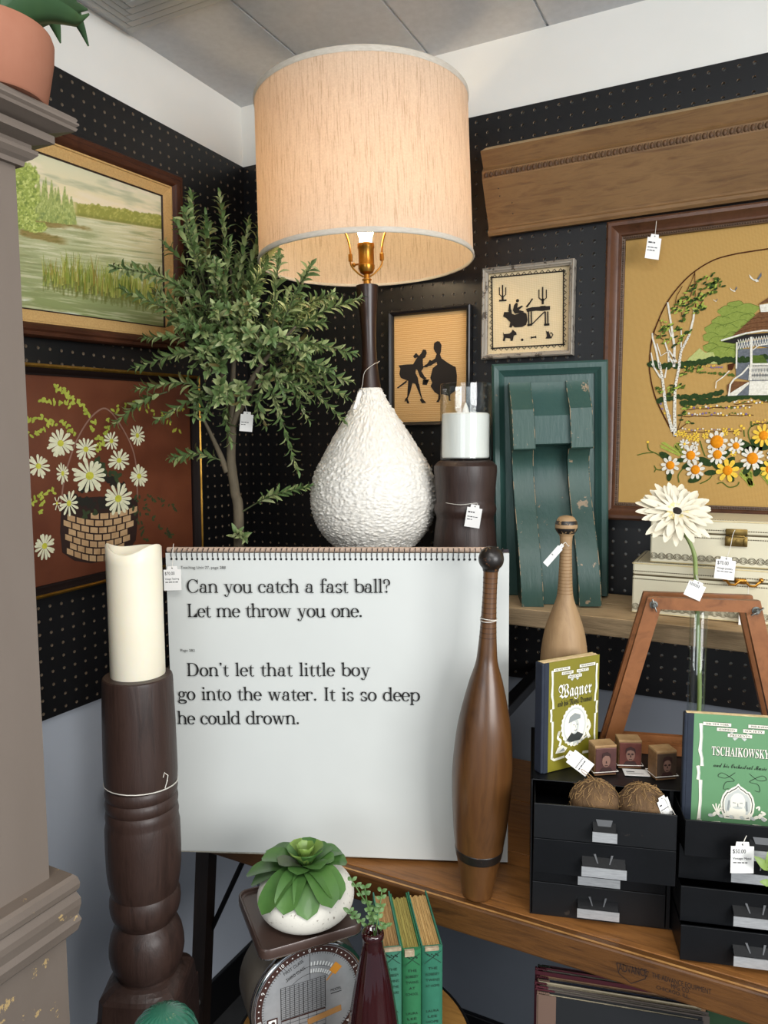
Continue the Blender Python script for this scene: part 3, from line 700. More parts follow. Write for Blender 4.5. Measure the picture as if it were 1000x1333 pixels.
# foliage tree, hedge, ground plants
b = MB()
for (X, Y, rx, ry) in ((750, 400, 70, 36), (690, 440, 75, 40), (830, 430, 100, 45), (640, 520, 70, 40), (760, 500, 110, 50), (850, 500, 70, 40), (590, 580, 75, 45), (680, 590, 90, 50), (780, 570, 110, 60), (560, 640, 60, 36), (650, 690, 120, 60), (740, 660, 90, 60), (640, 770, 110, 55), (740, 760, 70, 50), (820, 770, 60, 40), (560, 720, 60, 34)):
    c = A(X, Y); e = A(X+rx, Y); f_ = A(X, Y-ry); k = r2.random()*.0004
    pts = []
    for i in range(20):
        a = 2*PI*i/20; s_ = 1+.08*math.sin(a*5+X); pts.append((c[0]+(e[0]-c[0])*math.cos(a)*s_, c[1]+(f_[1]-c[1])*math.sin(a)*s_))
    b.flat(pts, CZ+.0004+k, 0); b.line([pts[i] for i in range(1, 10)], .0007, CZ+.0009, 1)
b.mirror(axis); b.build('stitched_tree', [TH[SG], TH[MG]], cv)
b = MB(); b.flat([A(360, 845), A(395, 800), (A(440, 760)), A(475, 725), A(520, 760), A(580, 755), A(600, 800), A(640, 800), A(640, 845)], CZ+.0011, 0); b.mirror(axis); b.build('stitched_pale_bush', [TH[PG]], cv)
b = MB()
def bushline(pts, n, r, mi, z=.0014, fn=A):
    P = smooth_pts([(*fn(*p), 0) for p in pts], 8)
    for i in range(n):
        p = P[min(len(P)-1, int(i*len(P)/n))]; b.disc(p.x+r2.uniform(-r, r)*.4, p.y+r2.uniform(-r, r)*.5, r*r2.uniform(.6, 1.05), CZ+z+r2.random()*.0004, mi, r*.75, 8, r2.random()*3)
bushline([(100, 850), (200, 860), (330, 858), (420, 845), (540, 822), (640, 820), (760, 815), (870, 810), (1000, 800), (1120, 815)], 110, .0062, 0)
bushline([(160, 305), (260, 285), (400, 275), (520, 270), (640, 240)], 60, .0050, 0, fn=B); bushline([(345, 320), (500, 310), (650, 295), (760, 275), (900, 265), (1040, 270), (1150, 275)], 90, .0062, 0, fn=B)
bushline([(380, 75), (520, 88), (640, 98), (740, 110)], 20, .0030, 1, fn=B); bushline([(360, 45), (480, 40), (600, 35)], 12, .0016, 2, .0016, B); bushline([(560, 48), (620, 50), (660, 45)], 8, .0017, 3, .0016, B)
b.mirror(axis); b.build('stitched_hedges', [TH[DG], TH[MG], TH[YE], TH[PU]], cv)
# birches: white trunks with dark ticks, brown twigs, leaves
b = MB()
def rib(fn, pts, wds, mi, z): b.line([fn(*p) for p in pts], wds, CZ+z, mi)
TWK = 1.4
trunks = [(B, [(290, 575), (285, 400), (290, 200), (325, 20)], .0045), (A, [(320, 850), (335, 750), (400, 620), (430, 500), (437, 420)], .0034), (B, [(270, 540), (215, 330), (195, 150), (170, 10)], .0042), (A, [(172, 880), (145, 740), (118, 650), (115, 610)], .0028),
          (A, [(280, 870), (285, 720), (262, 560), (233, 375)], .0034), (A, [(240, 830), (238, 760), (215, 690), (205, 670)], .0024), (A, [(300, 830), (245, 745), (180, 785), (150, 690)], .0022), (A, [(335, 720), (338, 640), (335, 580)], .0018), (B, [(180, 130), (110, 20)], .0026), (B, [(210, 130), (225, 50)], .0022),
          (A, [(285, 850), (240, 790)], .003), (A, [(262, 640), (240, 575)], .0018), (A, [(128, 870), (105, 760)], .0022)]
for fn, pts, wd in trunks: rib(fn, pts, [wd*TWK*(1-.35*i/(len(pts)-1)) for i in range(len(pts))], 1, .0018)
for fn, pts, wd in trunks[:3]:
    for i in range(len(pts)-1):
        for k in range(9):
            s_ = (k+.5)/9; x = pts[i][0]+(pts[i+1][0]-pts[i][0])*s_; y = pts[i][1]+(pts[i+1][1]-pts[i][1])*s_; sd = 10 if k % 2 else -10
            if fn is A and i > 1: continue
            b.line([fn(x, y), fn(x+sd, y+3)], .0008, CZ+.0021, 0)
twigs = [(A, [(275, 460), (300, 330), (345, 250)]), (A, [(340, 480), (345, 350), (400, 250), (440, 150)]), (A, [(445, 420), (440, 140)]), (A, [(445, 460), (480, 400), (520, 320), (600, 270)]), (A, [(340, 530), (380, 420), (420, 280), (470, 200), (560, 180)]), (A, [(450, 360), (490, 280), (590, 220)]), (A, [(195, 640), (180, 520), (165, 510)]),
         (A, [(200, 660), (130, 615)]), (A, [(280, 720), (340, 640), (400, 600)]), (A, [(195, 600), (260, 540)]), (A, [(280, 590), (330, 570)]), (B, [(330, 110), (400, 60), (490, 55)]), (B, [(230, 275), (290, 200), (360, 190)]), (B, [(185, 240), (145, 195)]), (B, [(255, 270), (250, 180)]), (B, [(305, 535), (350, 400), (380, 345)]), (B, [(305, 535), (360, 490), (410, 465)]), (A, [(480, 420), (530, 410)]), (A, [(120, 610), (140, 560)])]
for fn, pts in twigs: rib(fn, pts, .0012, 0, .0019)
leaves_ = []
for fn, pts in twigs:
    for i in range(len(pts)-1):
        for k in range(8):
            s_ = r2.random(); leaves_.append((fn, pts[i][0]+(pts[i+1][0]-pts[i][0])*s_, pts[i][1]+(pts[i+1][1]-pts[i][1])*s_))
for k in range(95): leaves_.append((A, *r2.choice([(r2.gauss(470, 60), r2.gauss(180, 40)), (r2.gauss(330, 60), r2.gauss(330, 60)), (r2.gauss(420, 60), r2.gauss(400, 45)), (r2.gauss(250, 50), r2.gauss(620, 60)), (r2.gauss(600, 30), r2.gauss(230, 35))])))
for k, (fn, x, y) in enumerate(leaves_):
    p = fn(x+r2.uniform(-18, 18), y+r2.uniform(-12, 12))
    if ((p[0]-axis)/ax)**2+((p[1]-cy)/ay)**2 > .97: continue
    b.disc(*p, r2.uniform(.0032, .0052), CZ+.0022+.0001*(k % 4), 2+(k % 3), .0019, 6, r2.uniform(-.2, 1.3))
b.build('stitched_birches', [TH[BR], TH[WH], TH[DG], TH[MG], TH[LM]], cv)
# gazebo (mirrored about its axis)
b = MB()
def gaz(f):
    def fl(pts, mi, z): b.flat([f(p) for p in pts], CZ+z, mi)
    def lnn(pts, wd, mi, z): b.line([f(p) for p in pts], wd, CZ+z, mi)
    C_ = lambda X, Y: (axis, A(X, Y)[1])
    fl([A(650, 668), A(720, 640), A(930, 450), A(1000, 448), C_(1060, 445), C_(1060, 600), A(960, 592), A(830, 610)], RF, .0022)
    for s_ in (.25, .5, .75): lnn([A(650+280*s_, 668-218*s_), A(870+130*s_*.6, 605-150*s_), C_(1060, 595-150*s_)], .0006, BR, .0026)
    fl([A(920, 395), A(1000, 340), C_(1060, 300), C_(1060, 375), A(1000, 375)], RF, .0022); fl([A(935, 395), C_(1060, 375), C_(1060, 450), A(945, 450)], WH, .0021)
    lnn([A(640, 668), A(830, 612), A(960, 592), C_(1060, 592)], .0030, WH, .0027); fl([A(650, 676), A(830, 622), C_(1060, 602), C_(1060, 640), A(860, 655), A(740, 690)], BK, .0023)
    fl([A(755, 690), C_(1060, 640), C_(1060, 730), A(900, 705), A(755, 735)], GR, .0020)
    for k in range(14): lnn([A(770+k*20, 735-k*3), A(790+k*20, 660-k*3)], .0009, WH, .0025); lnn([A(770+k*20, 660-k*3), A(790+k*20, 730-k*3)], .0009, WH, .0025)
    fl([A(770, 735), C_(1060, 720), C_(1060, 860), A(770, 870)], GR, .0016); fl([A(880, 780), A(960, 780), A(1000, 840), A(880, 850)], MG, .0018)
    lnn([A(762, 680), A(758, 882)], .0028, WH, .0028); lnn([A(872, 640), A(872, 882)], .0040, WH, .0029); lnn([A(885, 740), A(930, 705), A(1000, 695)], .0018, WH, .0027)
    fl([B(862, 28), (axis, B(1000, 28)[1]), (axis, B(1000, 262)[1]), B(852, 262)], GR, .0017)
    for k in range(18): lnn([B(862+k*12, 30), B(838+k*12+14, 150)], .0010, WH, .0026); lnn([B(850+k*12, 30), B(876+k*12, 150)], .0010, WH, .0026)
    fl([B(858, 155), (axis, B(1000, 155)[1]), (axis, B(1000, 262)[1]), B(852, 262)], WH, .0027); lnn([B(862, 26), (axis, B(1000, 26)[1])], .0035, WH, .0028); lnn([B(868, 28), B(866, 150)], .0035, WH, .0028)
both(gaz, True)
for pts, mi, wd in (([(600, 210), (605, 160), (660, 120), (705, 75)], WH, .0018), ([(700, 265), (712, 180), (740, 140), (800, 100), (850, 45)], WH, .0030)): b.line([B(*p) for p in pts], wd, CZ+.003, mi)
b.flat([B(690, 180), B(735, 155), B(850, 158), B(780, 230), B(700, 255), B(685, 215)], CZ+.0019, RF); b.flat([B(690, 268), B(760, 265), B(855, 175), B(850, 160), B(720, 240)], CZ+.0024, WH); b.flat([B(760, 265), B(855, 178), B(855, 262)], CZ+.0023, GR)
b.flat([A(690, 850), A(745, 840), A(735, 880), B(725, 70), B(695, 70)], CZ+.0016, BR); b.flat([B(755, 0), B(860, 0), B(860, 150), B(755, 130)], CZ+.0015, GR)
b.build('stitched_gazebo', TH, cv)
b = MB()
for (x, y, s_) in ((905, 190, 1.0), (737, 278, .58), (598, 360, .34)):
    b = MB(); b.flat([A(x, y+22*s_), A(x-50*s_, y-30*s_), A(x-42*s_, y-2*s_), A(x-18*s_, y+16*s_)], CZ+.001, 0); b.flat([A(x, y+22*s_), A(x+44*s_, y-46*s_), A(x+46*s_, y-16*s_), A(x+20*s_, y+14*s_)], CZ+.001, 1); b.flat([A(x-12*s_, y+10*s_), A(x+10*s_, y+8*s_), A(x+28*s_, y+24*s_), A(x+4*s_, y+30*s_)], CZ+.0012, 0); b.build('stitched_bird', [TH[WH], TH[GR]], cv)
# flower beds and the big daisies
b = MB()
for (x0, x1, y) in ((350, 890, 425), (370, 880, 372), (350, 800, 545), (740, 1090, 330), (890, 1100, 480)):
    b.line([B(x0+(x1-x0)*i/12, y+4*math.sin(i*2.1)-(.06*(x1-x0)*i/12 if y < 400 else .02*(x1-x0)*i/12)) for i in range(13)], .0014, CZ+.0009, 0)
    for k in range(int((x1-x0)/22)):
        b.disc(*B(x0+k*22+r2.uniform(-6, 6), y-16+r2.uniform(-14, 8)), r2.uniform(.0013, .0022), CZ+.0016, r2.choice([1, 9, 10, 1, 3, 9]), None, 7)
for (x, y) in ((180, 328), (190, 365), (210, 400), (250, 420)): b.disc(*B(x, y), .0020, CZ+.0014, r2.choice([10, 9]), None, 7)
def petals(fn, X, Y, R, n, mi, cen, cr, z, seed=0):
    rr = random.Random(seed); c = fn(X, Y); ex = fn(X+R, Y)[0]-c[0]; ey_ = fn(X, Y-R)[1]-c[1]
    for i in range(n):
        a = 2*PI*(i+.3)/n+rr.uniform(-.1, .1); lp = []
        for (s_, v) in ((.2, .05), (.5, .17), (.82, .2), (1., .1), (1., -.1), (.82, -.2), (.5, -.17), (.2, -.05)):
            lp.append((c[0]+ex*(s_*math.cos(a)-v*math.sin(a)*8/n), c[1]+ey_*(s_*math.sin(a)+v*math.cos(a)*8/n)))
        b.flat(lp, CZ+z+.0002*(i % 2), mi)
    if cen is not None:
        bmv = b.grow((c[0], c[1], CZ+z), ex*cr, 0, 12, cen, (1, ey_/ex, .35))
def vine(pts, wd=.0019, mi=3): b.line(smooth_pts([(*B(*p), 0) for p in pts], 6), wd, CZ+.0011, mi)
vine([(80, 625), (90, 680), (150, 710), (220, 760)]); vine([(0, 720), (60, 705), (120, 700)]); vine([(130, 800), (150, 830), (210, 830), (240, 790)]); vine([(130, 850), (140, 830)]); vine([(320, 930), (315, 870), (370, 800)]); vine([(480, 610), (500, 680), (520, 730)]); vine([(610, 940), (650, 930), (700, 965), (760, 955), (780, 925)]); vine([(480, 940), (540, 910), (570, 880)])
vine([(890, 660), (860, 600), (850, 540), (880, 495), (930, 485)]); vine([(820, 580), (815, 530)]); vine([(870, 460), (875, 500), (905, 480)])
def fern(x, y, L, ang, mi=4):
    ca, sa = math.cos(ang), math.sin(ang)
    for i in range(14):
        s_ = i/13
        for sd in (-1, 1):
            px_ = x+ca*L*s_; py_ = y+sa*L*s_; b.disc(*B(px_-sa*sd*16*(1-s_*.5), py_+ca*sd*16*(1-s_*.5)), .0045*(1-.4*s_), CZ+.0011, mi, .0014, 6, -(ang+sd*.8))
fern(190, 640, 150, .5); fern(300, 640, 90, .9); fern(800, 850, 130, .9); fern(850, 850, 100, 1.4); fern(960, 850, 110, 1.0)
def dleaf(x, y, L, ang, mi=2):
    c = B(x, y); b.disc(c[0], c[1], L*.0088, CZ+.0013, mi, L*.0042, 10, ang)
for (x, y, L, a) in ((215, 730, 1.6, -.6), (245, 880, 1.2, 1.5), (325, 760, 1.1, .2), (380, 800, 1.2, .6), (440, 905, 1.5, .4), (520, 770, 1.7, -.5), (600, 790, 1.5, -.9), (700, 770, 1.5, .7), (560, 855, 1.3, .1), (820, 640, 1.7, -.5), (850, 680, 1.5, .5), (910, 640, 1.6, -.8), (920, 830, 1.6, 1.3), (960, 790, 1.4, .3), (680, 710, 1.2, .9), (770, 800, 1.4, .2), (840, 830, 1.3, 1.), (720, 890, 1.1, -1.2), (990, 650, 1.6, .5), (1060, 700, 1.7, .2), (1080, 800, 1.6, -.3)): dleaf(x, y, L, a)
for (x, y, R, n, mi, cen, cr, z) in ((360, 635, 40, 8, 1, 9, .28, .0018), (440, 645, 30, 6, 1, None, .3, .0018), (608, 618, 84, 9, 1, 8, .62, .0022), (755, 648, 66, 9, 1, 8, .42, .0022), (408, 722, 74, 10, 1, 8, .5, .0024), (612, 716, 76, 10, 1, 8, .48, .0024), (252, 798, 72, 9, 1, 8, .48, .0026), (444, 832, 74, 9, 1, 8, .5, .0026), (690, 838, 90, 8, 9, 8, .42, .0028),
                                    (880, 745, 92, 12, 1, 8, .5, .0026), (965, 570, 88, 10, 9, 8, .42, .0024), (1070, 730, 80, 10, 1, 8, .48, .0024), (1110, 620, 78, 10, 1, 8, .48, .0024), (1020, 830, 80, 9, 9, 8, .48, .0026)):
    petals(B, x, y, R, n, mi, cen, cr, z, int(x))
for (x, y) in ((310, 555), (355, 560), (400, 585), (450, 565), (450, 600), (520, 572), (670, 550), (760, 548), (735, 705)): petals(B, x, y, 26, 6, 9, None, 0, .0018, int(x))
for (x, y) in ((80, 620), (815, 515), (795, 497)): b.disc(*B(x, y), .0026, CZ+.0018, 9, None, 8)
b.mirror(axis+.03); b.build('stitched_flowers', TH, cv, smooth=60)

# ================================================================ barn wood shelf on the right wall
ZS = 1.172
BARN = WOOD('grey_barn_wood', '#97805f', '#d0b28a', '#b39874', scale=4.5, stretch=(2.2, 26, 26), rough=.85, bump=.6, spec=.15)
BARNE = WOOD('weathered_shelf_edge', '#5f513e', '#9a8568', '#7c6a53', scale=4, stretch=(2, 22, 30), rough=.9, bump=.9, spec=.1)
t = thing('wall_shelf', 'thick grey barn wood plank shelf along the right wall', 'shelf', loc=(.34, 0, ZS), rz=-.03)
SD = .232
b = MB(); b.b2((0, -.012, -.033), (1.35, -SD, -.0005), 1, .003); 
b.b2((.003, -.013, -.02), (1.347, -SD*.47, 0), 0, .001); b.b2((.003, -SD*.48, -.02), (1.347, -SD+.002, 0), 0, .001); b.build('plank', [BARN, BARNE], t)
for x in (.10, .83):
    b = MB(); b.b2((x, -.013, -.045), (x+.1, -.06, -.0335), 0, .002); b.build('cleat', BARNE, t)
BLKM = M('black_satin_metal', '#0c0c0e', .4)
o = MB(); o.b2((.775, -.002, .978), (.80, -.36, 1.0), 0, .002); tag(o.build('bracket_arm', BLKM), 'black straight metal arm reaching out from the wall behind the ivory chart', 'bracket')

# ================================================================ green corbel
GRN = WORN('worn_green_paint', '#35524a', '#8a7458', .655, .40, 22, '#2c4a46', .35)
GRNE = WORN('chipped_green_edges', '#385349', '#98836a', .635, .42, 34, '#2e4b45', .35)
yw = math.radians(21)
P = onZ(731, 791, ZS)
mtx = Matrix.Translation((P.x, P.y, ZS)) @ Matrix.Rotation(yw, 4, 'Z') @ Matrix.Rotation(math.radians(-1.4), 4, 'Y')
mtx = Matrix.Translation((0, 0, .0020)) @ mtx
t = thing('wooden_corbel', 'worn dark green wooden corbel with scroll strips, standing on the barn wood shelf', 'corbel', mtx)
PR = .105                                  # board front lies this far behind the feet
BW, BH = .222, .462
xo = -.007
b = MB(); b.b2((-BW/2+xo, PR, .0), (BW/2+xo, PR+.016, BH), 0, .002)
loops = []
for o_, z_ in ((0, 0), (0, .010), (.004, .014), (.013, .013), (.019, .007), (.024, .003), (.024, 0)):
    loops.append([(-BW/2+xo+o_, PR-z_, 0), (-BW/2+xo+o_, PR-z_, BH-o_), (BW/2+xo-o_, PR-z_, BH-o_), (BW/2+xo-o_, PR-z_, 0)])
rr = [[b.bm.verts.new(p) for p in lp] for lp in loops]
for a, c in zip(rr, rr[1:]):
    for i in range(3): b.bm.faces.new((a[i], a[i+1], c[i+1], c[i]))
b.build('back_board', GRN, t)
def pfun(dz): return PR-dz
side = [(p.x, p.y) for p in smooth_pts([(0.0, .0, 0), (-.003, .03, 0), (0, .06, 0), (.011, .10, 0), (.032, .145, 0), (.053, .185, 0), (.066, .22, 0), (.071, .25, 0), (.066, .275, 0), (.052, .293, 0)], 5)]
strip = [(y, z) for y, z in side] + [(.014, .294), (.012, .296), (.012, .368), (.014, .370), (.020, .378), (.030, .389), (.040, .402), (.046, .412), (.048, .421), (PR+.001, .421), (PR+.001, 0)]
for sg in (-1, 1):
    b = MB(); x0 = sg*.0725; x1 = sg*.0330
    b.prism([(x0-.036*z, y, z) for y, z in strip], (x1-x0, 0, 0)); s_ = b.build('scroll_strip', GRNE, t, smooth=28)
    b = MB(); rw = random.Random(5+sg)
    for xe in (x0, x1):
        b.tube([(xe-.036*z, y, z) for y, z in strip[:-2]], .0006, 5)
    b.build('worn_edges', WORN('rubbed_paint_edge', '#385349', '#a58d6e', .52, .6, 60, '#2e4b45', .1), s_)
mid = [(y+.022, z) for y, z in side[:-1]] + [(.066, .300), (.024, .302), (.020, .304), (.020, .356), (.022, .359), (.028, .369), (.037, .382), (.045, .396), (.050, .408), (.052, .420), (PR+.001, .420), (PR+.001, 0)]
b = MB(); b.prism([(-.0335-.036*z, y, z) for y, z in mid], (.067, 0, 0)); b.build('centre_panel', GRN, t, smooth=28)

def turned(x, y, rows, z0):
    """rows: (photo row, half width in photo pixels) down the axis at (x, y) -> lathe profile from the bottom up, heights above z0"""
    out = []
    for py, hw in rows:
        z = zat(x, y, py); dep = (Vector((x, y, z))-CAM).dot(FW); out.append((max(hw*dep/FPX, .0004), z-z0))
    return sorted(out, key=lambda p: p[1])

# ================================================================ table lamp
LX, LY = .487, -.214
tiltm = Matrix.Translation((LX, LY, ZS)) @ Matrix.Rotation(math.radians(-1.5), 4, Vector((-RT.y, RT.x, 0)))
t = thing('table_lamp', 'lit table lamp with a linen drum shade, dark wood neck and rough white teardrop base', 'lamp', tiltm)
CER = M('crusty_white_glaze', '#f0ece4', .5, spec=.45, var='#e2dcd0', vscale=120, bump=.5, bscale=260, bdist=.002)
rows = [(505.5, 14.5), (522, 21.5), (544, 35), (572, 53), (600, 69), (614, 76), (628, 80), (644, 82), (657, 81.5), (669, 79), (681, 74.5), (691, 69), (701, 61), (709, 53), (716, 43)]
pf = turned(LX, LY, rows, ZS); zt_ = pf[-1][1]
fine = [(v.x, v.y) for v in smooth_pts([(.0, .0, 0), (.038, .0, 0), (.040, .006, 0), (.036, .014, 0), (.042, .05, 0)]+[(r, z, 0) for r, z in pf], 15)]
b = MB(); fine = [p for p in fine if p[0] > .002]
b.lathe(fine, 300)
for v in b.bm.verts:
    if v.co.z > .06 and v.co.z < zt_-.004:
        n = Vector((v.co.x, v.co.y, 0)).normalized()
        d_ = abs(noise.noise(v.co*170))*1.5+abs(noise.noise(v.co*330+Vector((7, 1, 3))))*.8-.7
        v.co += n*(d_*.0042)
b.build('base', CER, t, smooth=180)
NECK = WOOD('dark_walnut_neck', '#22130d', '#3a231a', scale=5, stretch=(18, 18, 2), rough=.35, coat=.2)
pf2 = turned(LX, LY, [(372, 14.6), (385, 13.4), (410, 11), (440, 9.3), (460, 9.4), (480, 10.8), (495, 12.4), (505, 13.6)], ZS)
b = MB(); b.lathe([(v.x, v.y) for v in smooth_pts([(r, z, 0) for r, z in pf2], 4)], 40); b.build('neck', NECK, t, smooth=50)
zn = pf2[-1][1]
BRASS = M('brass', '#c08a3e', .28, 1, var='#a8742c', vscale=60); BRD = M('dark_antique_brass', '#5a4322', .4, 1)
b = MB(); b.lathe([(.0075, zn), (.0075, zn+.010), (.010, zn+.011), (.010, zn+.013), (.006, zn+.015), (.006, zn+.022), (.013, zn+.026), (.0165, zn+.034), (.0168, zn+.040), (.0158, zn+.041), (.0158, zn+.072), (.0172, zn+.074), (.0172, zn+.082), (.015, zn+.083)], 32)
b.box((-.021, 0, zn+.045), (.012, .003, .003), 0); b.grow((-.029, 0, zn+.045), .0045, 0, 10); b.build('socket', BRASS, t, smooth=35)
SB = ZS; ZB0 = 1.842-ZS; ZB1 = 2.149-ZS; R0 = .2135; R1 = .2085
EXH = Vector((.891, .453, 0))
b = MB(); hz = zn+.018
for sg in (-1, 1):
    pts = [(sg*.006, 0, hz), (sg*.018, 0, hz+.008), (sg*.031, 0, hz+.024), (sg*.0315, 0, hz+.045), (sg*.036, 0, hz+.075), (sg*.052, 0, hz+.115), (sg*.060, 0, hz+.16), (sg*.054, 0, hz+.21), (sg*.03, 0, hz+.255), (0, 0, hz+.268)]
    b.tube([EXH*p[0]+Vector((0, 0, p[2])) for p in smooth_pts(pts, 5)], .0019, 8)
    b.box(EXH*(sg*.0315)+Vector((0, 0, hz+.038)), (.0075, .006, .015), 0, .001)
b.build('harp', BRASS, t, smooth=60)
BZ = zn+.083
b = MB(); b.lathe([(.012, BZ-.004), (.013, BZ+.012), (.019, BZ+.03), (.028, BZ+.05), (.030, BZ+.065), (.027, BZ+.08), (.018, BZ+.092), (.004, BZ+.097)], 28)
b.build('bulb', EMIT('glowing_bulb', (1.0, .80, .50), 26), t, smooth=180)
# linen drum shade: lit through from inside
def shade_mat():
    m = bpy.data.materials.new('slub_linen'); m.use_nodes = True; nt = m.node_tree; nt.nodes.clear()
    out = nt.nodes.new('ShaderNodeOutputMaterial'); mx = nt.nodes.new('ShaderNodeMixShader'); df = nt.nodes.new('ShaderNodeBsdfDiffuse'); tr = nt.nodes.new('ShaderNodeBsdfTranslucent')
    tc = nt.nodes.new('ShaderNodeTexCoord')
    def nz(scale, s):
        mp = nt.nodes.new('ShaderNodeMapping'); nt.links.new(tc.outputs['Object'], mp.inputs[0]); mp.inputs['Scale'].default_value = s; return _noise(nt, mp.outputs[0], scale, 6, .7)
    r1 = _ramp(nt, nz(60, (6.5, 6.5, .30)), [(.38, '#d9c3ab'), (.47, '#f0dfcc'), (.7, '#f5e7d6')])
    r2_ = _ramp(nt, nz(300, (1, 1, 1)), [(.3, (.86, .84, .8)), (.7, (1, 1, 1))])
    m2 = nt.nodes.new('ShaderNodeMix'); m2.data_type = 'RGBA'; m2.blend_type = 'MULTIPLY'; m2.inputs[0].default_value = 1; nt.links.new(r1, m2.inputs[6]); nt.links.new(r2_, m2.inputs[7])
    nt.links.new(m2.outputs[2], df.inputs[0]); m3 = nt.nodes.new('ShaderNodeMix'); m3.data_type = 'RGBA'; m3.blend_type = 'MULTIPLY'; m3.inputs[0].default_value = 1; nt.links.new(m2.outputs[2], m3.inputs[6]); m3.inputs[7].default_value = (.82, .66, .50, 1); nt.links.new(m3.outputs[2], tr.inputs[0]); mx.inputs[0].default_value = .46
    nt.links.new(df.outputs[0], mx.inputs[1]); nt.links.new(tr.outputs[0], mx.inputs[2]); nt.links.new(mx.outputs[0], out.inputs[0]); return m
b = MB(); n = 128
loops = [[(r*math.cos(2*PI*i/n), r*math.sin(2*PI*i/n), z) for i in range(n)] for r, z in ((R0, ZB0), (R0+(R1-R0)*.33, ZB0+(ZB1-ZB0)*.33), (R0+(R1-R0)*.66, ZB0+(ZB1-ZB0)*.66), (R1, ZB1))]
b.rings(loops, 0, False); sh = b.build('lamp_shade', shade_mat(), t, smooth=180)
TRIM = M('grey_beige_shade_tape', '#d3cabc', .85, var='#c3b9aa', vscale=80, stretch=(1, 1, 4))
for z, r, hh in ((ZB0, R0, .0085), (ZB1, R1, .0095)):
    b = MB(); s1 = 1 if z == ZB0 else -1
    b.rings([[((r+o)*math.cos(2*PI*i/n), (r+o)*math.sin(2*PI*i/n), z+dz) for i in range(n)] for o, dz in ((.0008, s1*hh), (.0022, s1*hh*.6), (.0024, 0), (.0008, -s1*.0018), (-.0012, -s1*.0012), (-.0016, s1*.004))], 0, False)
    b.build('edge_trim', TRIM, sh, smooth=180)
b = MB(); b.tube([(0, 0, hz+.262), (0, 0, hz+.29)], .003, 8); b.lathe([(.008, hz+.270), (.011, hz+.273), (.011, hz+.276), (.004, hz+.279)], 20); zz = hz+.266
for k in range(3):
    a = 2*PI*k/3+.5; b.tube([(0, 0, zz), (R1*.55*math.cos(a), R1*.55*math.sin(a), zz), (R1*.985*math.cos(a), R1*.985*math.sin(a), ZB1-.006)], .0015, 6)
b.build('shade_spider', BRASS, t, smooth=60)
b = MB(); b.lathe([(.135, ZB1-.012), (.135, ZB1-.010), (.012, ZB1-.010), (.012, ZB1-.012)], 48); b.build('bulb_light_blocker', M('white_blocker_disc', '#f2eee6', .8), t, smooth=40)  # unseen disc added over the bulb to keep its light off the ceiling
pl = bpy.data.lights.new('lamp_bulb_light', 'POINT'); pl.energy = 8.6; pl.color = (1.0, .69, .41); pl.shadow_soft_size = .032
po = bpy.data.objects.new('lamp_bulb_light', pl); COL.objects.link(po); po.parent = t; po.location = (0, 0, BZ+.06)
pl.use_shadow = True

# ================================================================ dark candle pedestal, glass cylinder and candle on the shelf
NX, NY = .679, -.205
DKW = WOOD('dark_brown_stain', '#1f1410', '#3b2a24', '#2d1f1a', scale=3.5, stretch=(16, 16, 2.0), rough=.46, bump=.4, coat=.08)
pf = turned(NX, NY, [(599, 32), (601, 36), (606, 40.5), (612, 41), (630, 39.5), (650, 38), (654, 38), (657, 39.5), (662, 40.5), (666, 40), (670, 38), (674, 37.2), (690, 39.5), (708, 41), (735, 41.5), (760, 38), (775, 37)], ZS)
NTOP = pf[-1][1]+ZS
o = MB(); o.lathe([(pf[0][0], 0)]+pf[1:]+[(.0, pf[-1][1])], 56); po_ = o.build('candle_pedestal', DKW, smooth=32); po_.location = (NX, NY, ZS)
tag(po_, 'short dark brown turned wood pedestal on the shelf, under the glass candle cylinder', 'pedestal')
# cracks in the wood as thin dark lines
CLEAR = GLASS('clear_thin_glass', (.97, .985, .98), 1.45)
gr = .0495; gh = zat(NX, NY, 500)-NTOP
b = MB(); b.lathe([(gr-.001, .0005), (gr, .002), (gr, gh-.001), (gr-.0012, gh), (gr-.0026, gh-.001), (gr-.0026, .004), (.0, .0035)], 64); g_ = b.build('glass_cylinder', CLEAR, smooth=40)
g_.location = (NX, NY, NTOP); tag(g_, 'clear glass candle cylinder on the short dark pedestal', 'candle holder')
WAX = M('white_wax', '#efece6', .45, spec=.4, coat=.1)
t = thing('led_candle', 'white candle with a white plastic flame inside the clear glass cylinder', 'candle', loc=(NX, NY, NTOP+.0045))
ch = zat(NX, NY, 538)-NTOP-.0045; cr = gr-.0036
b = MB(); b.lathe([(cr-.002, 0), (cr, .002), (cr, ch-.003), (cr-.003, ch), (cr-.012, ch-.004), (.0, ch-.007)], 56); b.build('wax_body', WAX, t, smooth=40)
b = MB(); b.lathe([(.003, ch-.006), (.0065, ch), (.0062, ch+.006), (.003, ch+.015), (.0004, ch+.021)], 16, axis=None); b.build('plastic_flame', M('white_plastic', '#f3efe8', .35), t, smooth=180)

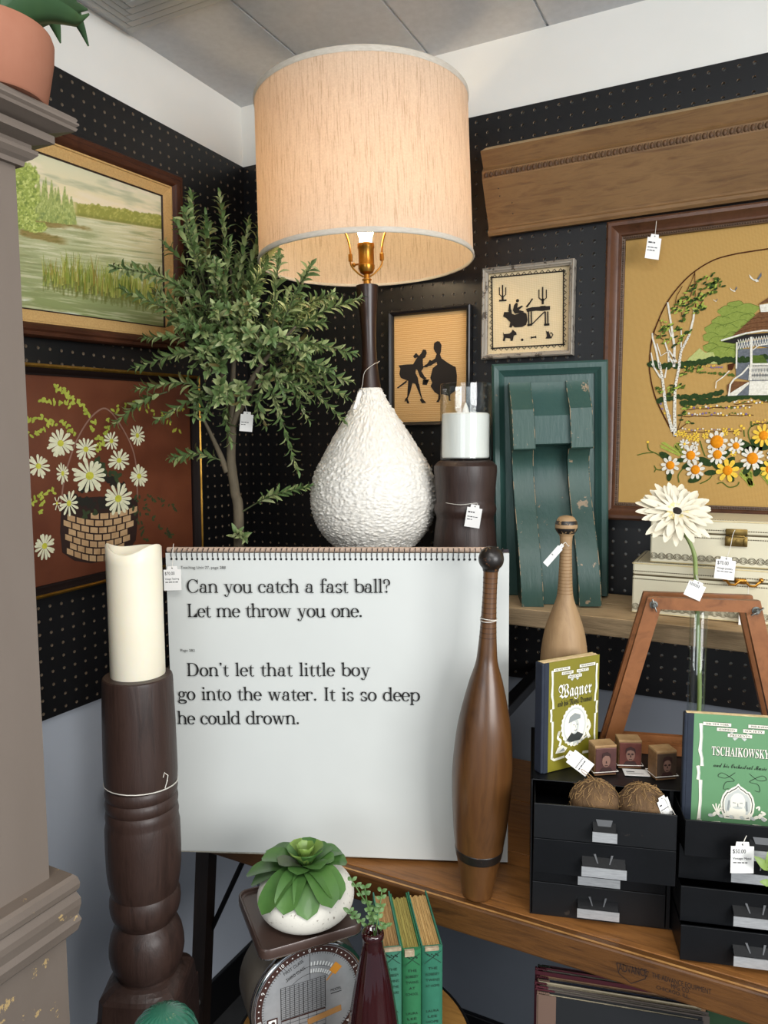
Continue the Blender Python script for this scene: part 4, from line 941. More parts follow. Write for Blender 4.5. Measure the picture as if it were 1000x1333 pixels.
# ================================================================ two ivory jewelry boxes
IVO = M('ivory_leatherette', '#dcd5ba', .42, spec=.4, var='#d4ccb0', vscale=6, bump=.2, bscale=240, bdist=.0008)
GDOT = M('gold_tooling', '#54472a', .5, .15); GEDGE = M('gilt_rim', '#d8c592', .35, .5)
def jewel_box(name_label, x, y, z, W_, D_, H_, seam, seed):
    t = thing('jewelry_box', name_label, 'jewelry box', loc=(x, y, z))
    b = MB(); b.b2((0, 0, 0), (W_, D_, seam-.0008), 0, .003); b.build('body', IVO, t)
    b = MB(); b.b2((0, 0, seam+.0008), (W_, D_, H_), 0, .003); b.build('lid', IVO, t)
    b = MB(); b.b2((.001, .001, seam-.003), (W_-.001, D_-.001, seam+.003), 0); 
    for z_ in (.0015, H_-.002): b.frame(W_, D_, [(0, 0), (0, .001), (.001, .001)]) if False else None
    b.build('seam_band', GDOT, t)
    b = MB(); b.tube([(0, -.0004, H_-.002), (W_, -.0004, H_-.002)], .0009, 6); b.tube([(-.0004, 0, H_-.002), (-.0004, D_, H_-.002)], .0009, 6); b.tube([(0, -.0004, .002), (W_, -.0004, .002)], .0007, 6)
    b.build('gilt_rim', GEDGE, t, smooth=60)
    b = MB(); yv = -.0007
    n = int(W_/.0036)
    for z_ in (seam+.007, seam-.007):
        for i in range(n): b.box((.002+i*.0036, yv, z_), (.0022, .0006, .0015))
    nn = int(W_/.013)
    for i in range(nn):
        cx = .007+i*.013; zc_ = .0125
        for (r_, w_) in ((.0058, .0007), (.0036, .0006)):
            pts = [(cx+r_*math.cos(a), yv, zc_+r_*.95*math.sin(a)) for a in [2*PI*k/14 for k in range(14)]]; b.tube(pts, w_*.62, 4, closed=True)
        b.tube([(cx-.0065, yv, zc_-.004), (cx, yv, zc_+.001), (cx+.0065, yv, zc_-.004)], .0004, 4); b.tube([(cx+.003, yv, zc_+.004), (cx+.0065, yv, zc_+.0005), (cx+.010, yv, zc_+.004)], .0004, 4)
    for i in range(int((D_-.01)/.004)): b.box((.006+0, .006+i*.004, H_), (.0015, .0015, .0006)); b.box((.004+i*.004 if .004+i*.004 < W_ else .004, .007, H_), (.0018, .0018, .0006))
    b.build('gold_tooling', GDOT, t); return t
JX, JY = .994, -.190
t = jewel_box('larger ivory jewelry box with gold tooling, underneath the other ivory box on the shelf', JX, JY, ZS+.0005, .34, .165, .0925, .070, 1)
b = MB(); hx = .175
for k in range(2):
    s_ = hx-.012+k*.03; b.tube([(s_-.010, -.004, .072), (s_-.004, -.008, .066), (s_+.004, -.008, .066), (s_+.012, -.004, .074)], .0022, 8)
b.box((hx, -.003, .072), (.018, .005, .009), 0, .002); b.grow((hx-.024, -.003, .074), .004, 0, 10); b.grow((hx+.031, -.003, .076), .004, 0, 10); b.build('brass_clasp', BRASS, t, smooth=50)
JZ2 = ZS+.0005+.0925+.0006
t = jewel_box('smaller ivory jewelry box with a brass lock, stacked on the larger ivory box', JX+.028, JY+.006, JZ2, .285, .15, .080, .0555, 2)
LKX = onY(959, 693, JY)[0]-JX-.028
b = MB(); BRO = M('aged_brass_lock', '#8d7440', .35, .9, var='#6d5830', vscale=50)
b.box((LKX, -.003, .061), (.0335, .005, .011), 0, .0012); b.box((LKX, -.0035, .0455), (.0345, .006, .017), 0, .0012); b.box((LKX+.001, -.0072, .0545), (.024, .003, .003), 0, .001)
b.lathe([(.005, 0), (.0048, .002), (.002, .0025)], 16, (LKX+.003, -.0065, .0455), axis=Vector((0, -1, 0))); b.box((LKX-.011, -.0072, .0455), (.008, .002, .012), 0, .001); b.box((LKX+.0135, -.0072, .045), (.005, .002, .012), 0, .001)
b.build('brass_lock', BRO, t, smooth=40)

# ================================================================ artificial tree in the corner
TX, TY = .2235, -.356; TB = .78
t = thing('potted_tree', 'artificial leafy tree in the corner, standing behind the ivory chart', 'tree', loc=(TX, TY, TB))
tw = Matrix.Translation((-TX, -TY, -TB))
BARK = M('grey_brown_bark', '#4a4234', .85, var='#6d624e', vscale=30, bump=.8, bscale=50, stretch=(1, 1, .3), bdist=.004)
b = MB(); b.lathe([(.055, 0), (.060, .004), (.072, .10), (.074, .115), (.068, .118), (.064, .108), (.0, .106)], 40); b.build('pot', M('black_nursery_pot', '#1b1b1b', .6), t, smooth=40)
def tr(px, py, dep): 
    p = atD(px, py, dep)
    if p.x < .055: p = onX(px, py, .055)
    if p.y > -.06: p = onY(px, py, -.06)
    return tw @ p
DT = 1.5
fork = tr(302, 556, DT); trunk0 = Vector((0, 0, .10))
b = MB(); b.tube(smooth_pts([trunk0, tr(311, 690, DT), tr(306, 640, DT), tr(301, 600, DT), fork], 6), [.0105]*10+[.0098]*8+[.0092]*6+[.0088], 12)
stems = [(tr(303, 500, DT-.02), tr(305, 430, DT-.03), tr(300, 345, DT-.01)), (tr(322, 505, DT-.03), tr(350, 462, DT-.07), tr(385, 425, DT-.1)), (tr(292, 500, DT+.01), tr(280, 440, DT+.0), tr(262, 350, DT+.02)), (tr(286, 590, DT-.0), tr(272, 560, DT-.02), tr(262, 540, DT-.03)), (tr(325, 510, DT+.02), tr(345, 485, DT+.03), tr(372, 470, DT+.02))]
for k, st_ in enumerate(stems):
    s0 = fork if k != 3 else tr(296, 615, DT)
    b.tube(smooth_pts([s0, *st_], 5), [.0072-.0052*i/15 for i in range(16)], 8)
b.build('trunk', BARK, t, smooth=180)
LEAFM = M('grey_green_leaf', '#6f8550', .5, spec=.4, var='#55703f', vscale=14, bump=.05); LEAFL = M('light_green_leaf', '#a9b27c', .5, spec=.4, var='#8c9c62', vscale=14); LEAFW = M('bronze_leaf', '#6b5f34', .6, var='#54502c', vscale=20); LEAFE = M('pale_leaf_edge', '#a5ad7e', .6)
TWIG = M('green_brown_twig', '#4f5636', .8)
bl = MB(); bt = MB(); rl = random.Random(21)
def leaf(b, p, d, up, L, W_, mi):
    d = d.normalized(); s_ = d.cross(up); s_ = s_.normalized() if s_.length > 1e-5 else d.orthogonal().normalized(); n_ = s_.cross(d)
    P_ = []
    for (a, w_, h) in ((0, .12, 0), (.3, .8, .06), (.6, 1., .04), (.85, .6, -.06), (1, .06, -.16)):
        c = p+d*(a*L)+n_*(h*L); P_.append((c-s_*(w_*W_/2)+n_*(w_*W_*.18), c, c+s_*(w_*W_/2)+n_*(w_*W_*.18)))
    vv = [[b.bm.verts.new(q_) for q_ in r_] for r_ in P_]
    for r0, r1 in zip(vv, vv[1:]):
        for k in range(2): f = b.bm.faces.new((r0[k], r0[k+1], r1[k+1], r1[k])); f.material_index = mi
def sprig(p0, p1, seed, sag=.02, bare=.35, dens=1.0, size=1.0, mats=(0, 1)):
    rr = random.Random(seed); p0 = Vector(p0); p1 = Vector(p1); L = (p1-p0).length
    mid = p0.lerp(p1, .5)+Vector((rr.uniform(-.01, .01), rr.uniform(-.01, .01), sag))
    pts = smooth_pts([p0, mid, p1], 12); bt.tube(pts, [.0018-.0012*i/(len(pts)-1) for i in range(len(pts))], 5)
    n_ = int(L*(1-bare)/.0080*dens)
    for i in range(n_):
        s_ = bare+(1-bare)*(i+.5)/n_; f = s_*(len(pts)-1); k = min(int(f), len(pts)-2); p = pts[k].lerp(pts[k+1], f-k); tg = (pts[k+1]-pts[k]).normalized()
        a0 = i*1.57+rr.uniform(-.4, .4)
        for sd in (0, 1):
            a = a0+sd*PI; o_ = tg.orthogonal().normalized(); o_ = o_*math.cos(a)+tg.cross(o_)*math.sin(a)
            d_ = tg*rr.uniform(.7, 1.1)+o_*rr.uniform(.6, .95); sz = size*rr.uniform(.75, 1.2)*(1-.45*max(0, s_-.75)/.25)
            u_ = rr.random(); leaf(bl, p, d_, tg, .0265*sz, .0092*sz, mats[0] if u_ < .62 else (mats[1] if u_ < .93 else (3 if u_ < .97 else 2)))
    leaf(bl, p1, pts[-1]-pts[-2], Vector((0, 0, 1)), .018*size, .006*size, mats[0])
tips = [(248, 254, 1.5, 'b'), (230, 290, 1.48, 'b'), (149, 348, 1.3, 'b'), (162, 379, 1.32, 'c'), (176, 479, 1.36, 'c'), (181, 506, 1.38, 'd'), (207, 546, 1.40, 'd'), (225, 596, 1.42, 'e'), (347, 271, 1.42, 'a'), (324, 290, 1.44, 'a'), (405, 346, 1.28, 'f'), (363, 335, 1.3, 'f'),
        (468, 389, 1.36, 'f'), (459, 460, 1.36, 'f'), (453, 496, 1.4, 'g'), (450, 517, 1.42, 'g'), (446, 546, 1.44, 'g'), (387, 611, 1.38, 'g'), (401, 634, 1.44, 'h'), (392, 391, 1.36, 'f'), (216, 319, 1.46, 'b'), (318, 700, 1.44, 'i'), (268, 282, 1.46, 'b'), (300, 318, 1.4, 'a'), (205, 380, 1.4, 'c'), (190, 440, 1.4, 'c'), (285, 345, 1.42, 'a'),
        (345, 350, 1.4, 'a'), (232, 425, 1.4, 'c'), (250, 480, 1.42, 'c'), (268, 540, 1.4, 'd'), (240, 365, 1.5, 'b'), (420, 420, 1.4, 'f'), (430, 480, 1.38, 'g'), (410, 500, 1.5, 'g'), (375, 380, 1.44, 'f'), (330, 400, 1.36, 'a'), (280, 400, 1.36, 'a'), (355, 440, 1.34, 'f'), (300, 450, 1.36, 'a'), (260, 430, 1.38, 'c'), (385, 450, 1.34, 'f'),
        (330, 470, 1.36, 'f'), (315, 360, 1.5, 'a'), (255, 320, 1.54, 'b'), (400, 545, 1.46, 'g'), (225, 400, 1.46, 'c'), (365, 410, 1.52, 'f'), (340, 380, 1.55, 'a'), (300, 390, 1.56, 'a'), (262, 460, 1.34, 'c'), (415, 455, 1.46, 'f'), (296, 520, 1.4, 'd'), (335, 540, 1.44, 'g'), (375, 520, 1.4, 'g')]
base = {'a': (303, 470, 1.47), 'b': (272, 400, 1.5), 'c': (284, 470, 1.49), 'd': (290, 520, 1.49), 'e': (290, 600, 1.5), 'f': (352, 462, 1.43), 'g': (345, 490, 1.48), 'h': (309, 670, 1.5), 'i': (308, 705, 1.5)}
for k, (x, y, d_, g) in enumerate(tips):
    p0 = tr(*base[g]); p1 = tr(x, y, d_); sp = {'h': .006, 'i': 0}.get(g, .022)
    if y > 590: sp = .035 if g == 'g' else .012
    sprig(p0, p1, 100+k, sp, .28 if (p1-p0).length > .12 else .1, 1.0, 1.0)
for k in range(64):   # short leafy shoots that fill the crown
    x = rl.gauss(302, 62); y = rl.gauss(418, 62); d_ = 1.46+rl.uniform(-.12, .1)
    p0 = tr(300+(x-300)*.55, 470+(y-470)*.5, 1.47); sprig(p0, tr(x, y, d_), 300+k, .012, .15, 1.05, 1.0)
fo = bl.build('foliage', [LEAFM, LEAFL, LEAFW, LEAFE], t, smooth=180, fixn=False); bt.build('twigs', TWIG, t, smooth=180)

# ================================================================ lettering: a schoolbook serif drawn from stems, bowls and slab serifs
XH, CAP, ASC, DSC = .47, .72, .74, -.215
ST, HL, SF = .088, .034, .060      # stem, hairline, serif reach
def _rect(x0, y0, x1, y1): return [(x0, y0), (x1, y0), (x1, y1), (x0, y1)]
def _arc(cx, cy, rx, ry, a0, a1, wt=ST*1.12, wn=HL, n=22, power=1.5):
    out = []; inn = []
    for i in range(n+1):
        a = math.radians(a0+(a1-a0)*i/n); c, s_ = math.cos(a), math.sin(a); w_ = (wn+(wt-wn)*abs(c)**power)/2
        nx, ny = c/rx, s_/ry; l = math.hypot(nx, ny); nx, ny = nx/l, ny/l
        out.append((cx+rx*c+nx*w_, cy+ry*s_+ny*w_)); inn.append((cx+rx*c-nx*w_, cy+ry*s_-ny*w_))
    return ('strip', out, inn)
def _dot(x, y, r): return ('poly', [(x+r*math.cos(2*PI*i/14), y+r*math.sin(2*PI*i/14)) for i in range(14)])
def _stem(x, y0, y1, top=None, bot='s', w_=ST):
    o = [('poly', _rect(x-w_/2, y0, x+w_/2, y1))]
    if bot == 's': o.append(('poly', [(x-w_/2-SF, y0), (x+w_/2+SF, y0), (x+w_/2+SF, y0+HL*.8), (x+w_/2, y0+HL*1.8), (x-w_/2, y0+HL*1.8), (x-w_/2-SF, y0+HL*.8)]))
    if top == 's': o.append(('poly', [(x-w_/2-SF, y1), (x-w_/2-SF, y1-HL*.8), (x-w_/2, y1-HL*1.8), (x+w_/2, y1-HL*1.8), (x+w_/2+SF, y1-HL*.8), (x+w_/2+SF, y1)]))
    if top == 'f': o.append(('poly', [(x-w_/2-SF, y1-HL*1.5), (x-w_/2-SF, y1-HL*.5), (x+w_/2, y1), (x+w_/2, y1-HL*2.4), (x-w_/2, y1-HL*2.2)]))
    return o
def _diag(x0, y0, x1, y1, w_): return [('poly', [(x0-w_/2, y0), (x0+w_/2, y0), (x1+w_/2, y1), (x1-w_/2, y1)])]
def _ser(x, y, w_=.1, up=True): return [('poly', _rect(x-w_, y if up else y-HL*.9, x+w_, (y+HL*.9) if up else y))]
O_ = .012
G = {}
def _n(x): return [_arc(x+.165, XH-.165, .165, .165+O_, 178, 0, ST, HL, 18, 1.2)]
G['n'] = (.60, _stem(.13, 0, XH, 'f') + _n(.13) + _stem(.46, 0, XH-.165))
G['m'] = (.90, _stem(.13, 0, XH, 'f') + [_arc(.285, XH-.15, .155, .15+O_, 178, 0, ST, HL, 18, 1.2)] + _stem(.44, 0, XH-.15) + [_arc(.595, XH-.15, .155, .15+O_, 178, 0, ST, HL, 18, 1.2)] + _stem(.75, 0, XH-.15))
G['h'] = (.60, _stem(.13, 0, ASC, 'f') + _n(.13) + _stem(.46, 0, XH-.165))
G['u'] = (.60, _stem(.13, .15, XH, 'f', None) + [_arc(.285, .15, .155, .15+O_, 180, 355, ST, HL, 18, 1.2)] + _stem(.45, 0, XH, 'f', None) + [('poly', [(.45, 0), (.57, 0), (.57, HL*.9), (.49, HL*2)])])
G['o'] = (.53, [_arc(.265, XH/2, .185, XH/2-HL/2+O_, 0, 360, ST*1.15, HL, 40)])
G['e'] = (.48, [_arc(.245, XH/2, .175, XH/2-HL/2+O_, 8, 322, ST*1.15, HL, 34), ('poly', _rect(.10, XH/2-.002, .455, XH/2+HL*.9)), _arc(.245, XH/2+.02, .172, XH/2-HL/2-.01, -2, 30, ST, HL, 6)])
G['c'] = (.47, [_arc(.25, XH/2, .18, XH/2-HL/2+O_, 48, 318, ST*1.15, HL, 30), _dot(.385, XH-.125, .052)])
G['a'] = (.54, _stem(.37, .07, XH-.13, None, None) + [_arc(.25, XH-.135, .12, .125+O_, 0, 150, ST, HL, 16, 1.2), _dot(.135, XH-.125, .050), _arc(.225, .135, .135, .125, 60, 345, ST*1.05, HL, 26), ('poly', [(.30, .235), (.37, .30), (.37, .265), (.26, .23)]), _arc(.42, .075, .055, .075, 180, 330, HL*1.6, HL, 10)])
G['d'] = (.58, [_arc(.245, XH/2, .18, XH/2-HL/2+O_, 45, 315, ST*1.15, HL, 28)] + _stem(.43, .0, ASC, 'f', None) + [('poly', [(.43, 0), (.55, 0), (.55, HL*.9), (.47, HL*2)])])
G['b'] = (.56, _stem(.13, .02, ASC, 'f', None) + [_arc(.315, XH/2, .18, XH/2-HL/2+O_, 140, -140, ST*1.15, HL, 28)])
G['p'] = (.57, _stem(.13, DSC, XH, 'f') + [_arc(.32, XH/2, .18, XH/2-HL/2+O_, 140, -140, ST*1.15, HL, 28)])
G['g'] = (.53, [_arc(.235, XH-.155, .135, .155-HL/2+O_, 0, 360, ST, HL, 30), _arc(.16, .085, .06, .07, 90, 250, ST*.6, HL, 10), _arc(.27, -.085, .20, .105, 0, 360, ST*.9, HL, 34), ('poly', [(.13, .012), (.36, .012), (.43, -.03), (.40, -.075), (.33, -.045), (.15, -.045)]), ('poly', [(.34, XH-.09), (.43, XH-.01), (.50, XH-.01), (.49, XH-.05), (.43, XH-.055), (.37, XH-.12)]), _dot(.475, XH-.045, .040)])
G['l'] = (.30, _stem(.15, 0, ASC, 'f')); G['i'] = (.30, _stem(.15, 0, XH, 'f') + [_dot(.145, XH+.19, .058)])
G['r'] = (.46, _stem(.13, 0, XH, 'f') + [_arc(.29, XH-.17, .15, .17, 178, 62, HL*1.7, HL, 14), _dot(.375, XH-.065, .055)])
G['t'] = (.37, _stem(.16, .10, XH+.0, None, None) + [('poly', [(.116, XH), (.204, XH), (.204, XH+.14), (.185, XH+.14)]), ('poly', _rect(.03, XH-HL*1.1, .33, XH)), _arc(.245, .11, .085, .11+O_*.6, 180, 330, ST*.7, HL, 14)])
G['f'] = (.36, _stem(.16, 0, ASC-.13) + [_arc(.275, ASC-.13, .115, .13, 180, 45, ST, HL, 14), _dot(.345, ASC-.075, .050), ('poly', _rect(.03, XH-HL*1.1, .34, XH))])
G['s'] = (.44, [_arc(.215, XH-.125, .125, .115+O_, 20, 200, HL*2.6, HL, 16, .8), _arc(.225, .122, .135, .112+O_, 200, 380, HL*2.6, HL, 16, .8), ('poly', [(.085, XH-.16), (.12, XH-.215), (.36, .165), (.365, .10), (.33, .19), (.16, XH-.235)]), ('poly', [(.09, XH-.14), (.11, XH-.20), (.345, .20), (.365, .11), (.30, .16), (.10, XH-.19)]), ('poly', _rect(.325, XH-.16, .355, XH)), ('poly', _rect(.07, 0, .10, .16))])
G['w'] = (.80, _diag(.13, XH, .27, 0, ST*1.05) + _diag(.27, 0, .40, XH, HL*1.2) + _diag(.40, XH, .54, 0, ST*1.05) + _diag(.54, 0, .66, XH, HL*1.2) + _ser(.13, XH, .1, False) + _ser(.40, XH, .09, False) + _ser(.67, XH, .09, False))
G['y'] = (.56, _diag(.13, XH, .30, 0, ST*1.05) + _diag(.30, 0, .44, XH, HL*1.2) + _diag(.30, .02, .22, -.14, HL*1.3) + [_arc(.15, -.13, .075, .065, -20, -150, HL*1.5, HL, 10), _dot(.085, -.135, .05)] + _ser(.13, XH, .1, False) + _ser(.45, XH, .09, False))
G['C'] = (.72, [_arc(.37, CAP/2, .29, CAP/2-HL/2+O_, 42, 318, ST*1.25, HL, 36, 1.8), ('poly', _rect(.595, CAP-.24, .63, CAP)), ('poly', [(.56, CAP-.12), (.595, CAP-.2), (.63, CAP-.24), (.61, CAP)]), _arc(.37, .2, .25, .2-HL/2+O_, -50, 0, HL*1.2, HL, 8)])
G['L'] = (.64, _stem(.18, 0, CAP, 's', 's', ST*1.1) + [('poly', _rect(.10, 0, .56, HL)), ('poly', [(.38, HL), (.52, .20), (.56, .24), (.59, 0), (.40, 0)])])
G['D'] = (.76, _stem(.18, 0, CAP, 's', 's', ST*1.1) + [('poly', _rect(.1, 0, .36, HL)), ('poly', _rect(.1, CAP-HL, .36, CAP)), _arc(.36, CAP/2, .29, CAP/2-HL/2, 90, -90, ST*1.25, HL, 28, 1.8)])
G['I'] = (.36, _stem(.18, 0, CAP, 's', 's', ST*1.1))
G['?'] = (.46, [_arc(.215, CAP-.19, .15, .175, 165, -50, ST*1.05, HL, 24), _dot(.105, CAP-.20, .05), _arc(.30, .27, .085, .15, 110, 180, HL*1.6, HL*1.4, 8), ('poly', _rect(.198, .17, .232, .28)), _dot(.215, .055, .058)])
G['.'] = (.28, [_dot(.13, .055, .060)])
G["'"] = (.24, [_dot(.12, ASC-.055, .055), ('poly', [(.17, ASC-.06), (.165, ASC-.12), (.09, ASC-.20), (.08, ASC-.18), (.125, ASC-.10)])])
G[' '] = (.36, [])
def serif(b, s_, x0, x1, y, size, z, mi=0, slope=0.0):
    """set the line s_ from x0 to x1 on baseline y"""
    tot = sum(G[c][0] for c in s_)*size; gaps = max(1, len(s_)-1); extra = (x1-x0-tot)/gaps; k = 1.0
    if abs(extra) > .10*size: k = (x1-x0)/tot; extra = 0
    x = x0
    for c in s_:
        adv, prims = G[c]; yy = y+slope*(x-x0)
        for p in prims:
            if p[0] == 'poly': b.flat([(x+u*size*k, yy+v*size) for u, v in p[1]], z, mi)
            else:
                for i in range(len(p[1])-1): b.flat([(x+q[0]*size*k, yy+q[1]*size) for q in (p[1][i], p[1][i+1], p[2][i+1], p[2][i])], z, mi)
        x += adv*size*k+extra

# ================================================================ table (bench) with folding legs
TZ, TYF = .78, -.561
OAK = WOOD('worn_oak_bench', '#57361a', '#9e6a38', '#7d5029', scale=3.2, stretch=(2.0, 18, 18), rough=.40, bump=.35, coat=.15)
OAKE = WOOD('dark_bench_edge', '#2c190b', '#68431f', '#4a2d15', scale=3.5, stretch=(2.4, 16, 24), rough=.45, bump=.35, coat=.1)
DLEG = WOOD('dark_brown_leg', '#1c120d', '#2e2018', scale=4, stretch=(14, 14, 2), rough=.45)
XL, XR = .085, 1.62
t = thing('wooden_bench', 'long worn brown wooden workbench top on dark folding legs along the right wall', 'table', loc=(XL, 0, 0))
b = MB(); W_ = XR-XL
for (y0, y1) in ((-.018, -.205), (-.2062, -.385), (-.3862, TYF+.018)): b.b2((0, y0, TZ-.036), (W_, y1, TZ), 0, .0012)
b.build('top_boards', OAK, t)
b = MB(); b.b2((-.002, TYF+.0175, TZ-.047), (W_, TYF, TZ+.0004), 0, .0035); b.build('front_edge', OAKE, t)
b = MB(); b.line([(.0, 0), (W_, 0)], .004, 0, 0); b.xform(Matrix.Translation((0, TYF+.0045, TZ+.0006))); b.build('pale_edge_line', M('pale_edge_wood', '#c9975a', .5, var='#9c6c3a', vscale=40), t)  # paler strip along the top of the front edge
def legx(y): return y
for (ax, s_) in ((.258, 1), (1.5, -1)):
    for y in (-.525, -.06):
        x0 = ax-XL; top = TZ-.037; b = MB()
        p0 = Vector((x0+.026*s_, y, top)); p1 = Vector((x0-.033*s_, y, .0))
        hw = .0155; b.prism([p0+Vector((-hw, -.012, 0)), p0+Vector((hw, -.012, 0)), p0+Vector((hw, .012, 0)), p0+Vector((-hw, .012, 0))], p1-p0); l_ = b.build('leg', DLEG, t)
        if y < -.3 and True:
            b = MB(); q_ = p0.lerp(p1, .455); b.lathe([(.0062, 0), (.0062, .002), (.003, .004)], 14, (q_.x+.004, y-.0125, q_.z), axis=Vector((0, -1, 0))); b.build('bolt_head', M('dull_steel', '#a8a9a6', .4, .9), l_, smooth=40)
    b = MB(); x0 = ax-XL; top = TZ-.047
    b.tube([(x0+.115*s_, -.515, top-.002), (x0-.006*s_, -.515, .49)], .0052, 8); b.build('brace', M('black_iron_rod', '#17161a', .5, .6), t, smooth=60)
# maker's stamp on the front edge
mt = basis((0, TYF, 0), (1, 0, 0), (0, 0, 1)); mt = Matrix.Translation((-XL, 0, 0)) @ mt
STAMP = M('faded_black_stamp', '#241510', .8); qs = topx(basis((0, TYF, 0), (1, 0, 0), (0, 0, 1)))
b = MB()
def stamp(s_, px, py, px2, py2, hgt, bold=False):
    a = qs(px, py); c = qs(px2, py2); b.text(s_, hgt, a[0], a[1], .0005, 0, fit=math.hypot(c[0]-a[0], c[1]-a[1]), rot=math.atan2(c[1]-a[1], c[0]-a[0]))
stamp('THE ADVANCE EQUIPMENT', 849, 1272, 926, 1294.5, .0105); stamp('MFG. CO.', 874, 1286.5, 898, 1293.5, .0105); stamp('CHICAGO, ILL.', 855, 1287, 898, 1300, .0075)
stamp('ADVANCE', 806, 1263.5, 843, 1271.5, .016)
dm = [qs(803, 1253), qs(845, 1265), qs(840, 1274), qs(822, 1280), qs(806, 1267)]; b.line([*dm, dm[0]], .0011, .0005)
b.xform(mt); b.build('stamped_lettering', STAMP, t)

# ================================================================ reading chart leaning on the bench
BLc = Vector((.323, -.646, .7815)); BRc = Vector((.842, -.430, .7815)); exv = (BRc-BLc); CWD = exv.length; CHT = .5185
mtx = basis(BLc+Vector((0, 0, 0)), exv+Vector((0, 0, .0035)), (.006, -.0, 1))
PAGE = M('ivory_chart_paper', '#cfd1cd', .75, spec=.2, var='#c9cbc7', vscale=3); PAGEB = M('chart_paper_edges', '#c9c4b4', .85, var='#aaa595', vscale=160, stretch=(1, 1, 6))
t = thing('reading_chart', 'large ivory spiral bound reading chart page with printed sentences, standing on the bench', 'chart', mtx)
BRDM = M('dark_plum_board', '#2a2028', .7)
b = MB(); b.b2((-.0055, .0, -.017), (CWD+.001, CHT+.004, -.0125), 0, .001); b.build('backing_board', BRDM, t)
b = MB()
for k in range(6): b.b2((.0006*(k % 3), .0012*((k*2) % 5), -.012+k*.0019), (CWD-.0012*((k*3) % 4), CHT-.001, -.012+k*.0019+.0015), 0)
b.build('page_block', PAGEB, t)
b = MB(); nx_ = 26; lo = []; hi = []
for i in range(nx_+1):
    u_ = i/nx_; zz = .0012+.0022*math.sin(PI*u_)*(.5+.5*u_)
    lo.append((CWD*u_, .0030+.0016*math.sin(u_*5), zz)); hi.append((CWD*u_, CHT, .0008))
rows_ = [lo]+[[(l[0], l[1]+(h[1]-l[1])*k/8, l[2]+(h[2]-l[2])*(k/8)**1.5) for l, h in zip(lo, hi)] for k in range(1, 9)]
vv = [[b.bm.verts.new(p) for p in r_] for r_ in rows_]
for r0, r1 in zip(vv, vv[1:]):
    for i in range(nx_): b.bm.faces.new((r0[i], r0[i+1], r1[i+1], r1[i]))
pg = b.build('front_page', PAGE, t, smooth=180)
b = MB(); b.tube([(.0, CHT+.0042, -.0085), (CWD*.97, CHT+.0042, -.0085)], .0045, 12); b.build('folded_back_cover', M('pinkish_tan_card', '#b89f8c', .7), t, smooth=60)
b = MB(); NR = 63
for i in range(NR):
    x = .010+(CWD-.02)*i/(NR-1); pts = []
    for k in range(15):
        a = math.radians(-60+285*k/14); pts.append((x+.0006*math.sin(a), CHT-.0045+.0085*math.sin(a)+.003, -.005+.0078*math.cos(a)))
    b.tube(pts, .00075, 5)
WIRE = M('dark_wire', '#4a4648', .35, .9)
b.build('spiral_wire', WIRE, t, smooth=180)
b = MB()
for i in range(NR): b.disc(.010+(CWD-.02)*i/(NR-1), CHT-.0098, .0019, .0018, 0, .0021, 10)
b.build('punched_holes', INK, pg)
q = topx(mtx @ Matrix.Translation((0, 0, .004))); b = MB(); ZT = .0046
def chartline(s_, xa, ya, xb, yb, size):
    a = q(xa, ya); c = q(xb, yb); serif(b, s_, a[0], c[0], a[1], size, ZT, 0, (c[1]-a[1])/(c[0]-a[0]))
FS = .0312
chartline('Can you catch a fast ball?', 243, 771.6, 509.5, 771.6, FS); chartline('Let me throw you one.', 243, 803.2, 473.5, 803.2, FS)
chartline("Don't let that little boy", 242.5, 880, 483, 880, FS); chartline('go into the water. It is so deep', 231.5, 911, 547.5, 912.5, FS); chartline('he could drown.', 231, 942.5, 391.5, 942.5, FS)
pa = q(235.5, 740.3); b.text('Teaching Unit 27, page 288', .0066, pa[0], pa[1], ZT, fit=q(294, 740)[0]-pa[0]); pa = q(235.5, 848); b.text('Page 282', .0062, pa[0], pa[1], ZT, fit=q(254, 848)[0]-pa[0])
b.build('printed_text', INK, pg)

# ================================================================ two wooden exercise clubs
CLUBW = WOOD('brown_club_wood', '#2e1709', '#63401f', '#492a13', scale=2.6, stretch=(7, 7, 1.4), rough=.36, bump=.08, coat=.22, spec=.5)
BLKW = WORN('worn_black_paint', '#191513', '#6b4426', .60, .35, 40, '#221b16', .1)
CBX, CBY = .8235, -.5275
rot = Matrix.Rotation(math.radians(1.9), 4, FW)
mtx = Matrix.Translation((CBX, CBY, TZ+.001)) @ rot
t = thing('exercise_club', 'tall brown varnished wooden exercise club with a black knob, standing in front of the chart', 'club', mtx)
def cr_(rows, s_=.3976, y0=660): return [(y0+Y*s_, h*s_) for Y, h in rows]
full = turned(.826, -.529, cr_([(217, 25), (225, 24), (300, 23.2), (400, 26.5), (470, 31), (520, 37), (580, 55), (650, 72), (720, 86), (800, 94.5), (880, 98), (960, 95), (1040, 88.5), (1063, 86), (1118, 78), (1150, 72), (1200, 62), (1250, 53), (1272, 49), (1277, 44)]), TZ)
zmin = full[0][1]; full = [(r, z-zmin) for r, z in full]
zk = full[-1][1]; zb0 = [z for r, z in full][4]; zb1 = [z for r, z in full][5]
P3 = smooth_pts([(r, z, 0) for r, z in full], 5)
b = MB(); b.lathe([(v.x, v.y) for v in P3], 56)
for i in range(9):   # fine turned rings on the grip
    z_ = zk-.012-i*.0075
    r_ = .0118
b.build('body', CLUBW, t, smooth=60)
def rad_at(P, z):
    for a, c in zip(P, P[1:]):
        if a.y <= z <= c.y: return a.x+(c.x-a.x)*(z-a.y)/max(1e-9, c.y-a.y)
    return P[-1].x
